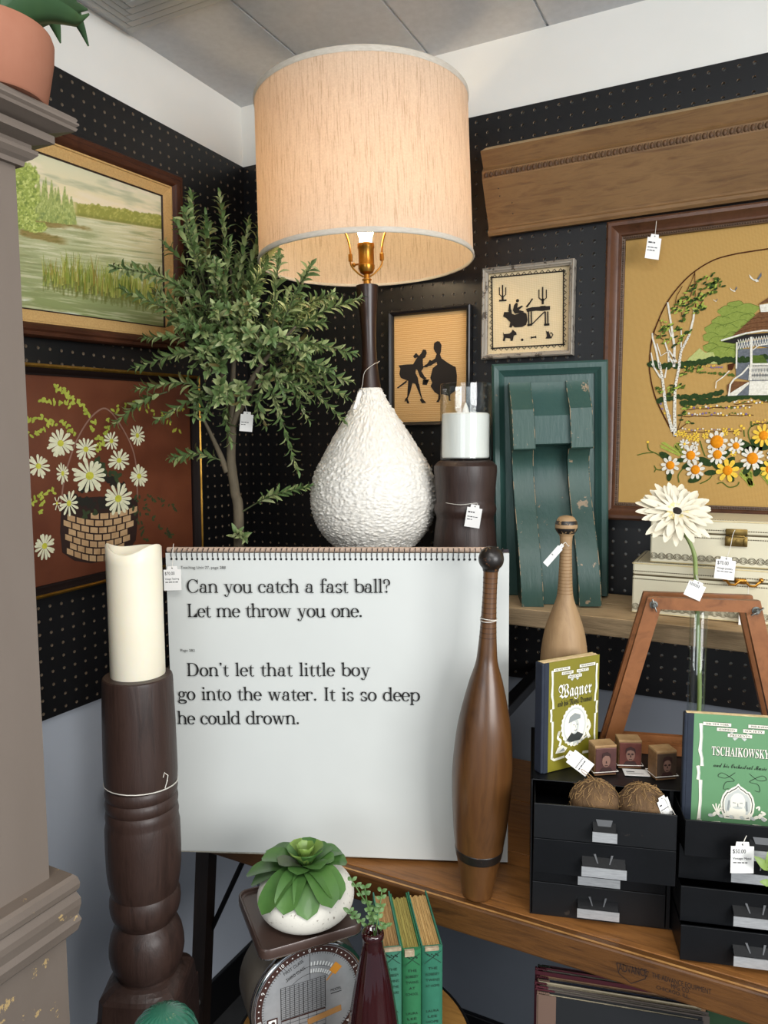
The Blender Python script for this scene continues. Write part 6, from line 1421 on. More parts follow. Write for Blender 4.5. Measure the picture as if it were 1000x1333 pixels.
for (x_, y_, an) in ((*qp(851, 787), 1.9), (*qp(984.5, 795), .6), (XB0+.016, .011, .4), (XB1-.016, .011, 1.2)):
    b = MB(); b.lathe([(.0022, -.052), (.0022, .011)], 10, (x_, y_, 0)); b.lathe([(.0062, 0), (.0062, .001), (.004, .0012), (.0042, .006), (.003, .0075)], 16, (x_, y_, .0002))
    for s_ in (-1, 1):
        c, s2 = math.cos(an)*s_, math.sin(an)*s_; R_ = Matrix.Rotation(math.atan2(s2, c), 3, 'Z'); b.box(Vector((x_, y_, .0065))+R_ @ Vector((.0062, 0, 0)), (.009, .0016, .0062), 0, .0007, rot=R_)
    b.build('wing_nut', NUT, t, smooth=40)
VP = mp @ Vector((qp(911, 905)[0]+.0005, 0, -.0255)); VZ = CABZ+.001
t = thing('bud_vase', 'slim clear glass tube vase standing inside the wooden racket press', 'vase', loc=(VP.x, VP.y, VZ)); vh = zat(VP.x, VP.y, 776)-VZ
b = MB(); r_ = .0132; b.lathe([(r_, .0), (r_, vh-.001), (r_-.0007, vh), (r_-.0014, vh-.001), (r_-.0014, .006), (.0004, .005)], 36); b.build('glass_tube', CLEAR, t, smooth=40)
b = MB(); b.lathe([(r_-.0005, 0), (r_, .001), (r_-.0002, .0045), (.0, .005)], 36); b.build('thick_base', CLEAR, t)
FLC = atD(881, 667, (VP-CAM).dot(FW)-.015); nF = (Vector((0, 0, 1))*.66-FW*.86-RT*.10).normalized()
t = thing('gerbera', 'white gerbera flower with a dark centre on a green stem in the clear tube vase', 'flower', loc=(VP.x, VP.y, VZ))
twg = Matrix.Translation((-VP.x, -VP.y, -VZ)); c0 = twg @ FLC
STEM = M('gerbera_stem_green', '#74884a', .5, var='#8c9a5c', vscale=20)
b = MB(); dV = (VP-CAM).dot(FW)
b.tube(smooth_pts([Vector((.002, 0, .007)), twg @ atD(911, 905, dV), twg @ atD(908, 800, dV-.002), twg @ atD(906, 750, dV-.004), twg @ atD(902, 715, dV-.008), c0-nF*.012, c0-nF*.003], 6), [.0034]*24+[.0031]*12+[.0042], 12); b.build('stem', STEM, t, smooth=180)
PETM = M('cream_white_petal', '#ddd4bc', .6, spec=.15, var='#e3dbc6', vscale=30); b = MB()
ux = nF.cross(RT).normalized(); uy = nF.cross(ux).normalized(); rg = random.Random(9)
def petal(b, c, d, n_, L, W_, rise, droop, mi=0):
    s_ = d.cross(n_).normalized(); rows = []
    for (a, w_) in ((.05, .35), (.3, .80), (.55, 1.), (.78, .86), (.93, .50), (1.0, .12)):
        p = c+d*(a*L)+n_*(rise*math.sin(a*PI*.5)*L-droop*a*a*L); cup = .10*W_*w_
        rows.append([p-s_*(w_*W_/2)+n_*cup, p-s_*(w_*W_/4), p+n_*.0003, p+s_*(w_*W_/4), p+s_*(w_*W_/2)+n_*cup])
    vv = [[b.bm.verts.new(q_) for q_ in r_] for r_ in rows]
    for r0, r1 in zip(vv, vv[1:]):
        for k in range(4): f_ = b.bm.faces.new((r0[k], r0[k+1], r1[k+1], r1[k])); f_.material_index = mi
for ring, (n_p, L0, W0, rise, droop, lift) in enumerate(((21, .061, .0138, .03, .06, -.0015), (18, .053, .0128, .10, .03, .0005), (16, .033, .0070, .25, .0, .002))):
    for i in range(n_p):
        a = 2*PI*(i+.5*ring)/n_p+rg.uniform(-.08, .08); d_ = ux*math.cos(a)+uy*math.sin(a); petal(b, c0+nF*lift, d_, nF, L0*rg.uniform(.88, 1.08), W0*rg.uniform(.9, 1.1), rise+rg.uniform(-.05, .05), droop+rg.uniform(-.05, .07))
b.build('petals', PETM, t, smooth=180, fixn=False)
b = MB()
for i in range(70):
    a = rg.uniform(0, 2*PI); r_ = rg.uniform(.0075, .021); d_ = ux*math.cos(a)+uy*math.sin(a); petal(b, c0+d_*r_*.55+nF*.002, d_, nF, .010, .0032, .5, 0)
b.build('ray_florets', M('pale_yellow_floret', '#ead9a0', .6, var='#dcc57c', vscale=200), t, smooth=180, fixn=False)
b = MB(); b.lathe([(.0068, 0), (.0072, .003), (.005, .0055), (.001, .0062)], 20, c0+nF*.0015, axis=nF); b.build('dark_centre', M('black_brown_centre', '#241c16', .9, bump=1, bscale=400), t, smooth=60)

# ================================================================ round stool with the scale, vase and story books
SX, SY, SZ, SR = .688, -.679, .60, .178
t = thing('round_stool', 'round wooden stool with a dark rim in front of the bench', 'stool', loc=(SX, SY, 0))
b = MB(); b.lathe([(SR-.012, SZ-.030), (SR-.0045, SZ-.030), (SR-.0045, SZ-.0008), (SR-.006, SZ), (.0, SZ)], 80); b.build('seat', WOOD('golden_brown_stool', '#6d4a24', '#a4783e', '#865e30', scale=3, stretch=(2, 16, 16), rough=.5, bump=.2), t, smooth=40)
b = MB(); b.lathe([(SR-.0044, SZ-.032), (SR, SZ-.032), (SR, SZ-.001), (SR-.0015, SZ+.0006), (SR-.0044, SZ+.0006)], 80, cap=False); b.rings([[((SR-.0044)*math.cos(2*PI*i/80), (SR-.0044)*math.sin(2*PI*i/80), SZ-.032) for i in range(80)], [((SR)*math.cos(2*PI*i/80), (SR)*math.sin(2*PI*i/80), SZ-.032) for i in range(80)]], 0, False); b.build('iron_rim', M('black_iron', '#141416', .5, .4), t, smooth=40)
for k in range(4):
    a = PI/4+PI/2*k+.35; c, s_ = math.cos(a), math.sin(a); b = MB(); b.tube([(c*.12, s_*.12, SZ-.031), (c*.16, s_*.16, .0)], .012, 10); b.build('leg', M('black_iron', '#141416', .5, .4), t, smooth=60)

# ---- postal scale
PTR = SZ+.211
az = math.radians(50.5); exs = Vector((math.cos(az), math.sin(az), 0)); eys = Vector((-math.sin(az), math.cos(az), 0))
Pc = onZ(342, 1243, PTR)
OR_ = Pc+exs*.072+eys*.078; OR_.z = SZ
ms = basis(Vector((OR_.x, OR_.y, SZ+.001)), exs, eys)
t = thing('postal_scale', 'brown and chrome postal scale with a round dial, on the round stool', 'scale', ms)
BRN = M('brown_enamel_scale', '#4b3830', .38, .15, coat=.2, var='#41302a', vscale=8); CHRM = M('chrome_ring', '#c6c8ca', .16, 1)
ALU = M('brushed_dial_face', '#a9abad', .42, .55, var='#b9bbbd', vscale=50)
b = MB(); pl_ = []
tzz = PTR-SZ-.001
def rsq(h, r, n=6):
    out = []
    for (cx, cy, a0) in ((h-r, h-r, 0), (-h+r, h-r, 90), (-h+r, -h+r, 180), (h-r, -h+r, 270)):
        for i in range(n+1): a = math.radians(a0+90*i/n); out.append((cx+r*math.cos(a), cy+r*math.sin(a)))
    return out
hh = .0735
b.rings([[(x*k_, y*k_, z) for x, y in rsq(hh, .014)] for k_, z in ((.97, tzz-.016), (.995, tzz-.014), (1.0, tzz-.010), (.998, tzz-.002), (.985, tzz), (.96, tzz-.0008), (.945, tzz-.004), (.92, tzz-.0055), (.2, tzz-.0055))]); b.build('tray', BRN, t, smooth=30)
b = MB(); b.rings([[(x*k_, y*k_, z) for x, y in rsq(hh, .014)] for k_, z in ((.992, tzz-.0148), (1.001, tzz-.0140), (1.001, tzz-.0128), (.992, tzz-.0128))], 0, False); b.build('tray_edge_wire', CHRM, t, smooth=40)
DR = .0845; DZ = tzz-.021-DR; DY = -.052
b = MB(); b.lathe([(DR-.012, 0), (DR-.003, .004), (DR-.001, .012), (DR-.001, .074), (DR-.006, .080), (.0, .080)], 72, (0, DY, DZ), axis=Vector((0, 1, 0))); b.build('drum_housing', M('warm_grey_housing', '#6d665c', .4, .3), t, smooth=40)
b = MB(); b.lathe([(DR-.007, .003), (DR-.006, -.001), (DR-.003, -.003), (DR, -.001), (DR+.0005, .004), (DR-.001, .008)], 72, (0, DY, DZ), cap=False, axis=Vector((0, 1, 0))); b.build('bezel_ring', CHRM, t, smooth=60)
mf = basis((0, DY-.0005, DZ), (1, 0, 0), (0, 0, 1))
b = MB(); b.disc(0, 0, DR-.006, 0, 0, seg=72)
nD = 72; R0_, R1_ = DR-.0068, DR-.0155
for i in range(nD):
    a0, a1 = 2*PI*i/nD, 2*PI*(i+1)/nD; b.flat([(R1_*math.cos(a0), R1_*math.sin(a0)), (R0_*math.cos(a0), R0_*math.sin(a0)), (R0_*math.cos(a1), R0_*math.sin(a1)), (R1_*math.cos(a1), R1_*math.sin(a1))], .0002, 1)
for i in range(110):
    a = 2*PI*i/110; L_ = .0045 if i % 10 == 0 else .0028; c, s_ = math.sin(a), math.cos(a); b.line([(R1_*c, R1_*s_), ((R1_-L_)*c, (R1_-L_)*s_)], .0007, .0003, 2)
for i in range(11):
    a = 2*PI*i/11; rr_ = (R0_+R1_)/2; s_ = str(i); x, y = rr_*math.sin(a), rr_*math.cos(a); up_ = -a; h_ = .0078
    b.text(s_, h_, x-math.cos(up_+PI/2)*h_*.35, y-math.sin(up_+PI/2)*h_*.35, .0005, 3, 'CENTER', rot=up_)
    for k in (2, 4, 6, 8):
        a2 = a+2*PI/11*k/8*.8; x, y = rr_*math.sin(a2), rr_*math.cos(a2); b.disc(x, y, .0011, .0005, 3, seg=6)
b.line([(R1_*.0+0, R1_), (0, .028)], .0006, .0004, 2)
for k in range(2):
    r_ = .050-.0105*k
    for i in range(9):
        a = .04+i*.085; b.line([(r_*math.sin(a), r_*math.cos(a)), ((r_+.006)*math.sin(a), (r_+.006)*math.cos(a))], .0018, .0004, 4)
    b.line([(r_*math.sin(a_), r_*math.cos(a_)) for a_ in [-.75+.1*j for j in range(16)]], .0005, .0004, 2)
b.text('FIRST CLASS', .0068, -.0365, .0475, .0005, 2, fit=.030, rot=.40); b.text('THIRD CLASS', .0068, -.033, .037, .0005, 2, fit=.029, rot=.40)
x0, x1, y0, y1 = -.042, .022, -.016, .030
for i in range(11): b.line([(x0+(x1-x0)*i/10, y0), (x0+(x1-x0)*i/10, y1)], .0007 if i % 5 else .001, .0004, 2)
for i in range(17): b.line([(x0, y0+(y1-y0)*i/16), (x1, y0+(y1-y0)*i/16)], .0005, .0004, 2)
b.line([(x0, y0-.002), (x1, y0-.002)], .0022, .0005, 1)
for i in range(6): b.line([(x0, y0-.008-.006*i), (x1, y0-.008-.006*i)], .0005, .0004, 2)
for i in range(6): b.line([(x0+(x1-x0)*i/5, y0-.003), (x0+(x1-x0)*i/5, -.055)], .0006, .0004, 2)
b.flat([(-.004, -.036), (.046, -.030), (.045, -.021), (-.005, -.027)], .0005, 5)
b.flat([(.028, .036), (.038, .046), (.047, .036), (.037, .027)], .0005, 6); b.line([(.024, .022), (.036, .034)], .0016, .0006, 6)
b.text('MODEL', .0055, .030, .003, .0005, 2, fit=.016); b.line([(.030, .0), (.046, .0)], .001, .0005, 2)
b.flat([(-.062, -.010), (-.047, -.010), (-.047, -.026), (-.062, -.026)], .0004, 1); b.flat([(-.060, -.012), (-.049, -.012), (-.049, -.022), (-.056, -.022), (-.056, -.024), (-.060, -.024)], .0006, 3); b.disc(-.0535, -.017, .0028, .0008, 1)
b.xform(mf); fc = b.build('dial_face', [ALU, M('dial_brown', '#3a201a', .5), INK, M('dial_white', '#ecebe6', .5), M('dial_pale', '#d7d8d4', .5), M('dial_tan_label', '#a97a46', .6), M('dial_orange', '#d08a2c', .6)], t)
b = MB(); b.lathe([(DR-.014, 0), (DR-.0135, .0008), (0, .0012)], 48, (0, DY-.004, DZ), axis=Vector((0, -1, 0)), cap=False); 
b.bm.free()
b = MB(); b.b2((-.055, -.058, 0), (.055, .040, .022), 0, .006); b.build('base', BRN, t)
b = MB(); b.b2((-.058, -.02, tzz-.075), (-.050, .02, tzz-.0165), 0, .002); b.b2((.050, -.02, tzz-.075), (.058, .02, tzz-.0165), 0, .002); b.build('tray_support', CHRM, t)

# ---- succulent in a white speckled bowl on the tray
mtr = ms @ Matrix.Translation((.008, -.013, tzz-.0045)); PP = mtr.translation
t = thing('potted_succulent', 'green succulent in a white speckled bowl on the tray of the postal scale', 'potted plant', loc=PP)
SPK = M('speckled_white_stoneware', '#dbd6ca', .6, var='#e2ded3', vscale=10, bump=.1, bscale=200)
_nt = SPK.node_tree; _b = _nt.nodes['Principled BSDF']
_sp = _ramp(_nt, _noise(_nt, _coord(_nt), 230, 2, .5), [(.0, '#ded9cd'), (.66, '#d9d4c8'), (.72, '#8d8577')]); _nt.links.new(_sp, _b.inputs['Base Color'])
pr_ = .0690
b = MB(); b.lathe([(v.x, v.y) for v in smooth_pts([(.034, .0, 0), (.050, .003, 0), (.064, .014, 0), (pr_, .029, 0), (.066, .043, 0), (.056, .055, 0), (.045, .0605, 0), (.042, .0605, 0), (.040, .056, 0), (.02, .053, 0), (.001, .053, 0)], 5)], 64); b.build('bowl', SPK, t, smooth=60)
b = MB(); b.disc(0, 0, .0415, .0565, seg=28); b.build('soil', M('dark_soil', '#2a221c', .95), t)
SUC = M('succulent_green', '#3f6430', .42, spec=.4, var='#557c3c', vscale=16, bump=.05, coat=.1); SUCD = M('dusky_succulent', '#4a5a3c', .45, var='#565444', vscale=14); SUCL = M('light_succulent', '#6d8a40', .42, var='#86a04e', vscale=20)
twp = Matrix.Translation(-PP); dS = (PP-CAM).dot(FW); b = MB(); cS = Vector((0, 0, .066))
def sleaf(b, p0, p1, W_, arch, mi, thick=.0035, up=Vector((0, 0, 1))):
    p0 = Vector(p0); p1 = Vector(p1); d_ = p1-p0; sd = d_.cross(up); sd = sd.normalized() if sd.length > 1e-6 else Vector((1, 0, 0)); loops = []; N = 14
    pts = [p0.lerp(p1, i/N)+up*(arch*math.sin(PI*i/N)) for i in range(N+1)]
    for i, p in enumerate(pts):
        s_ = i/N; w_ = W_/2*max(.05, (.32+.95*math.sin(PI*min(1, s_*.62+.12))**1.3) if s_ < .8 else (.32+.95*math.sin(PI*(.8*.62+.12))**1.3)*math.sqrt(max(0, 1-((s_-.8)/.2)**2))*.98+.02); tg = (pts[min(N, i+1)]-pts[max(0, i-1)]).normalized(); n_ = sd.cross(tg).normalized(); th = thick*(1-.7*s_)
        loops.append([p-sd*w_+n_*w_*.22, p-sd*w_*.5+n_*(w_*.06+th*.5), p+n_*th*.35, p+sd*w_*.5+n_*(w_*.06+th*.5), p+sd*w_+n_*w_*.22, p+sd*w_*.5-n_*(th*.5), p-n_*(th*.8), p-sd*w_*.5-n_*th*.5])
    b.rings(loops, mi)
outer = [(321, 1139, .005, 2), (327, 1152, -.005, 0), (341, 1191, -.062, 0), (369, 1191, -.072, 0), (400, 1198, -.076, 0), (432, 1182, -.070, 0), (443, 1171, -.055, 0), (452, 1123, .0, 0), (444, 1108, .02, 0), (341, 1117, .0, 0), (424, 1100, .045, 1), (352, 1105, .04, 0)]
for k, (px, py, dd, mi) in enumerate(outer): sleaf(b, cS+Vector((0, 0, .002)), twp @ atD(px, py, dS+dd), .030, .016 if dd < -.03 else .008, 0 if mi != 1 else 1, up=Vector((0, 0, 1)) if dd < 0 or True else None)
for i in range(8):
    a = i*PI/4+.3; sleaf(b, cS, cS+Vector((.042*math.cos(a), .042*math.sin(a), .018+.004*(i % 2))), .026, .006, 1 if i in (2, 5) else 0)
for i in range(7):
    a = i*2*PI/7+.1; sleaf(b, cS+Vector((0, 0, .004)), cS+Vector((.027*math.cos(a), .027*math.sin(a), .034)), .022, .003, 2 if i % 2 else 0)
for i in range(5):
    a = i*2*PI/5; sleaf(b, cS+Vector((0, 0, .006)), cS+Vector((.013*math.cos(a), .013*math.sin(a), .038)), .014, .002, 2)
b.build('leaf_rosette', [SUC, SUCD, SUCL], t, smooth=60)

# ---- dark red bottle vase with a green sprig
VX = atD(486, 1300, .925); 
t = thing('bottle_vase', 'dark red fluted glass bottle vase with a green sprig, in front of the story books', 'vase', loc=(VX.x, VX.y, SZ+.001))
RG = M('dark_red_glass', '#2a0709', .06, spec=.6, coat=.5, var='#340a0c', vscale=6)
_b = RG.node_tree.nodes['Principled BSDF']; _b.inputs['Transmission Weight'].default_value = .12
pf = turned(VX.x, VX.y, [(1211, 11.5), (1213, 14.2), (1218, 14.8), (1222, 13.6), (1232, 13.8), (1245, 16.5), (1260, 20), (1280, 24), (1300, 27.5), (1330, 32), (1365, 36), (1400, 39)], SZ+.001)
pf = [p for p in pf if p[1] > .02]; pf = [(pf[0][0]*.86, 0), (pf[0][0]*.97, .004)]+pf
fl = lambda a, z: 1+.018*abs(math.sin(a*9)) if z < pf[-1][1]-.02 else 1
b = MB(); b.lathe([(v.x, v.y) for v in smooth_pts([(r, z, 0) for r, z in pf], 4)]+[(pf[-1][0]-.003, pf[-1][1]-.002), (pf[-1][0]-.004, pf[-1][1]-.03), (.001, pf[-1][1]-.04)], 108, fn=fl); b.build('bottle', RG, t, smooth=60)
SPG = M('fresh_sprig_green', '#456434', .5, var='#5d7c42', vscale=30); b = MB(); twv = Matrix.Translation(-Vector((VX.x, VX.y, SZ+.001))); dV2 = .925; rs = random.Random(4)
for (path, seed) in (([(487, 1225), (484, 1190), (470, 1165), (458, 1146)], 1), ([(488, 1225), (492, 1195), (495, 1180), (497, 1160)], 2), ([(486, 1225), (478, 1205), (462, 1195), (455, 1186)], 3), ([(488, 1225), (482, 1195), (478, 1175), (475, 1155)], 4), ([(489, 1225), (498, 1208), (503, 1204)], 5), ([(488, 1225), (486, 1200), (488, 1182)], 6)):
    P3_ = smooth_pts([twv @ atD(x, y, dV2+.008*math.sin(seed*2+i)) for i, (x, y) in enumerate(path)], 6); b.tube(P3_, .0009, 5)
    for i in range(6, len(P3_), 3):
        for sd in (-1, 1):
            o_ = (RT*sd*.8+UP*.5+FW*rs.uniform(-.6, .4)).normalized(); leaf(b, P3_[i], o_, Vector((0, 0, 1))*.3-FW, rs.uniform(.006, .0095), rs.uniform(.0045, .006), 0)
b.build('sprig', SPG, t, smooth=180, fixn=False)

# ---- three old green story books standing on the stool
BKH = .192
rowX = Vector((math.cos(math.radians(34)), math.sin(math.radians(34)), 0)); rowY = Vector((-rowX.y, rowX.x, 0))
Pb = onZ(577.5, 1233, SZ+BKH)
BG = [M('green_cloth_a', '#3d7a64', .75, var='#347058', vscale=20, bump=.3, bscale=400, bdist=.0004), M('green_cloth_b', '#2a7448', .75, var='#22663e', vscale=20, bump=.3, bscale=400, bdist=.0004), M('green_cloth_c', '#2b7258', .75, var='#22644c', vscale=20, bump=.3, bscale=400, bdist=.0004)]
PGM = [M('tan_page_edge', '#b08a5a', .9, var='#93703f', vscale=50, stretch=(10, 1, 1)), M('yellow_green_page_edge', '#a99a50', .9, var='#8d7d3c', vscale=50, stretch=(10, 1, 1)), M('pale_tan_page_edge', '#caa468', .9, var='#a9844c', vscale=50, stretch=(10, 1, 1))]
off = 0; widths = [.0292, .0265, .0262]
for k, (lab, lines, dh) in enumerate((('green cloth story book, right one of the three standing on the stool', ('THE', 'BOBBSEY', 'TWINS', 'AT HOME'), 0.0), ('green cloth story book with yellowish page edges, middle one of three on the stool', ('THE', 'BOBBSEY', 'TWINS', 'AT', 'SCHOOL'), -.001), ('faded green cloth story book touching the dark red vase, left of three', ('THE', 'BOBBSEY', 'TWINS', 'AT THE', 'SEASHORE'), .0035))):
    Wd = widths[k]; off += Wd+.0006; org = Pb-rowX*off; h_ = BKH+dh
    m_ = basis(Vector((org.x, org.y, SZ+.0006)), rowX, rowY); ci = [2, 1, 0][k]
    t = thing('story_book', lab, 'book', m_); dp = .129
    b = MB(); loop = []
    prof_ = [(0, .004), (.0015, .0012), (Wd*.3, -.0012), (Wd*.5, -.0016), (Wd*.7, -.0012), (Wd-.0015, .0012), (Wd, .004), (Wd-.0024, .006), (.0024, .006)]
    b.rings([[(x, y, z) for x, y in prof_] for z in (0, h_*.5, h_-.003, h_)]); sp_ = b.build('spine', BG[ci], t, smooth=50)
    for x in (0, Wd-.0022):
        b = MB(); b.b2((x, .0035, 0), (x+.0022, dp, h_), 0, .0005); b.build('cover_board', BG[ci], t)
    b = MB(); n_ = 10
    for i in range(n_): b.b2((.0025+(Wd-.005)*i/n_, .006, .003), (.0025+(Wd-.005)*(i+.93)/n_, dp-.004-.0012*((i*3) % 4), h_-.0035-.0007*((i*5) % 3))); 
    b.build('page_block', PGM[k if k != 0 else 2] if k == 1 else (PGM[2] if k == 0 else PGM[0]), t)
    b = MB(); mfx = basis((Wd/2, -.0021, 0), (1, 0, 0), (0, 0, 1)); w2 = Wd*.40
    for i, s_ in enumerate(lines): b.text(s_, .0052, 0, h_-.030-.0085*i, 0, 0, 'CENTER', fit=min(Wd*.66, .0042*len(s_)))
    for i, s_ in enumerate(('LAURA', 'LEE', 'HOPE')): b.text(s_, .0048, 0, h_-.092-.008*i, 0, 0, 'CENTER', fit=min(Wd*.60, .0042*len(s_)))
    for (ya, yb) in ((h_-.004, h_-.021), (h_-.122, h_-.145), (h_-.145, h_-.168)): b.line([(-w2, ya), (w2, yb)], .0007, 0, 0); b.line([(w2, ya), (-w2, yb)], .0007, 0, 0)
    for i in range(6): b.disc(-w2*.6+w2*.24*i, h_-.008-.002*(i % 2), .0012, 0, 0, seg=6); b.disc(-w2*.6+w2*.24*i, h_-.152-.012*(i % 2), .0016, 0, 0, seg=6)
    b.xform(mfx); b.build('stamped_title', M('dark_green_stamping', '#10291d', .7), sp_)
    b = MB(); 
    if k == 1: b.b2((.003, -.0022, h_-.008), (Wd*.62, .003, h_+.0006), 0, .0006)
    elif k == 0: b.b2((.004, -.0019, h_-.0035), (Wd-.006, .003, h_+.0008), 0, .0005)
    else: b.b2((.001, -.0017, h_-.003), (Wd-.001, .003, h_+.0008), 0, .0005)
    b.build('frayed_spine_top', M('frayed_linen', '#b7a68c', .9, var='#8f7d62', vscale=150), sp_)

# ================================================================ album stack under the bench
AZ = .655; A0 = onZ(722, 1297.5, AZ); azA = math.radians(13.5); exA = Vector((math.cos(azA), math.sin(azA), 0)); eyA = Vector((-exA.y, exA.x, 0)); CRT = .36
o = MB(); o.b2((-.05, -.02, 0), (.35, .16, CRT-.013), 0, .003); cr_o = o.build('wooden_crate', WOOD('dark_crate_wood', '#2c2018', '#4a3626', scale=4, rough=.7)); cr_o.matrix_world = basis(Vector((A0.x, A0.y, 0)), exA, eyA); tag(cr_o, 'dark wooden crate under the bench, carrying the albums and the green ledger', 'crate')
PAPR = M('grey_album_paper', '#8f887c', .9, var='#6f685e', vscale=90, stretch=(1, 10, 10)); CRMP = M('cream_album_paper', '#cfc4ab', .9, var='#b3a78c', vscale=90, stretch=(1, 10, 10))
acol = [M('black_album_cloth', '#15171a', .75), M('grey_brown_album', '#4d443e', .8), M('cream_album', '#b5a98f', .8), M('navy_album', '#1b2030', .75), M('tan_album', '#8d6d52', .8), M('maroon_album', '#4a1420', .75), M('dark_maroon_album', '#34101a', .75)]
aspn = [M('brown_album_spine', '#6d5548', .8), M('maroon_album_spine', '#4c1622', .8), M('maroon_album_spine', '#4c1622', .8), M('brown_album_spine', '#6d5548', .8), M('maroon_album_spine', '#4c1622', .8), M('maroon_album_spine', '#4c1622', .8), M('dark_green_spine', '#1c2a1e', .8)]
labs = ['front record album with a black cover and brown spine, under the bench', 'grey brown record album directly behind the front black one', 'cream record album, third from the front of the stack under the bench', 'navy record album, fourth from the front of the stack under the bench', 'tan record album in the middle of the stack under the bench', 'maroon record album, second from the back of the stack', 'dark maroon record album at the back of the stack with a dark green spine']
ofs = 0
for k in range(7):
    T_ = .0082+.001*(k % 3); ofs2 = ofs+T_; org = A0+eyA*(ofs); h_ = AZ-CRT+.002*((k*3) % 4)-(.004 if k else 0); L_ = .205+.006*((k*2) % 3); dx = -.026-.002*(k % 3)
    t = thing('record_album', labs[k], 'album', basis(Vector((org.x, org.y, CRT-.012)), exA, eyA), group='record albums under the bench'); h_ += .012
    b = MB(); b.b2((dx+.028, 0, 0), (dx+.028+L_, .0011, h_), 0, .0003); b.b2((dx+.006, T_-.0011, 0), (dx+.028+L_, T_, h_), 0, .0003); b.build('cover', acol[k], t)
    b = MB(); b.b2((dx, 0, 0), (dx+.0285, .0012, h_-.0003)); b.b2((dx, 0, 0), (dx+.003, T_, h_), 0, .0008)
    for i in range(6): b.grow((dx+.002+.003*i, T_*.5, h_), .0022, .2, 8, 0, (1, 1, .6))
    b.build('spine', aspn[k], t)
    b = MB(); n_ = 3
    for i in range(n_): b.b2((dx+.012, .0016+(T_-.0032)*i/n_, .003), (dx+.022+L_-.003*(i % 2), .0016+(T_-.0032)*(i+.7)/n_, h_-.002-.0016*(i % 2)))
    b.build('sleeves', CRMP if k in (0, 2, 4) else PAPR, t); ofs = ofs2+.0004
gq = onZ(918, 1316, .63); o = MB(); o.b2((0, -.006, 0), (.13, .022, .63-CRT+.0125), 0, .002); go = o.build('green_ledger', M('dark_green_cloth', '#1f3a22', .85, var='#28482a', vscale=40)); go.matrix_world = basis(Vector((gq.x, gq.y+.012, CRT-.0125)), exA, eyA)
tag(go, 'dark green cloth ledger standing at the right end of the albums under the bench', 'book')

# ================================================================ ribbed green jar in the left foreground, on a low stand
GJ = atD(214, 1360, .865); gR = .041
t = thing('ribbed_jar', 'green ribbed ceramic jar with a domed lid, bottom left beside the turned post', 'jar', loc=(GJ.x, GJ.y, GJ.z-.045))
GRNG = M('green_glaze', '#2f6a55', .25, spec=.5, var='#285c4a', vscale=8, coat=.4)
fn = lambda a, z: 1+.022*math.cos(a*22)
b = MB(); b.lathe([(gR*.55, 0), (gR*.8, .006), (gR*.97, .025), (gR, .042), (gR*.99, .0455)], 132, fn=fn); b.build('body', GRNG, t, smooth=60)
b = MB(); b.lathe([(v.x, v.y) for v in smooth_pts([(gR*1.0, .0462, 0), (gR*.99, .052, 0), (gR*.90, .066, 0), (gR*.68, .079, 0), (gR*.36, .0865, 0), (gR*.08, .0885, 0)], 4)], 132, fn=fn); b.build('lid', GRNG, t, smooth=60)
o = MB(); gz = GJ.z-.0456; o.lathe([(.05, 0), (.05, .012), (.012, .02), (.012, gz-.02), (.038, gz-.012), (.038, gz)], 32); po2 = o.build('pedestal_stand', BLKM, smooth=40); po2.location = (GJ.x, GJ.y, 0); tag(po2, 'thin black pedestal stand under the green ribbed jar, bottom left', 'stand')

# ================================================================ leafy stem reaching in at the right edge
RB = Vector((1.300, -.530, TZ+.0015))
t = thing('leafy_stem', 'small leafy stem in a clear bottle at the right edge, in front of the drawers', 'plant', loc=RB)
b = MB(); b.lathe([(.013, 0), (.0135, .003), (.0135, .06), (.006, .075), (.006, .09), (.005, .09), (.005, .075), (.0115, .058), (.0115, .006), (.0, .005)], 28); b.build('bottle', CLEAR, t, smooth=40)
b = MB(); twr = Matrix.Translation(-RB); dR = (RB-CAM).dot(FW); p_ = [Vector((0, 0, .01)), Vector((0, 0, .09)), twr @ atD(1012, 1165, dR), twr @ atD(1004, 1140, dR), twr @ atD(997, 1128, dR)]
b.tube(smooth_pts(p_, 5), .0012, 6)
LFG = M('yellow_green_leaf', '#627a34', .5, var='#7c9448', vscale=20)
for (x0, y0, x1, y1, w_) in ((999, 1133, 985, 1116, .011), (1004, 1150, 991, 1148, .009), (1004, 1142, 1020, 1122, .012), (1010, 1160, 1026, 1150, .012), (998, 1128, 1003, 1108, .010)):
    q0 = twr @ atD(x0, y0, dR); q1 = twr @ atD(x1, y1, dR-.004); leaf(b, q0, q1-q0, -FW+UP*.4, (q1-q0).length, w_, 0)
b.build('leaves', LFG, t, smooth=180, fixn=False)

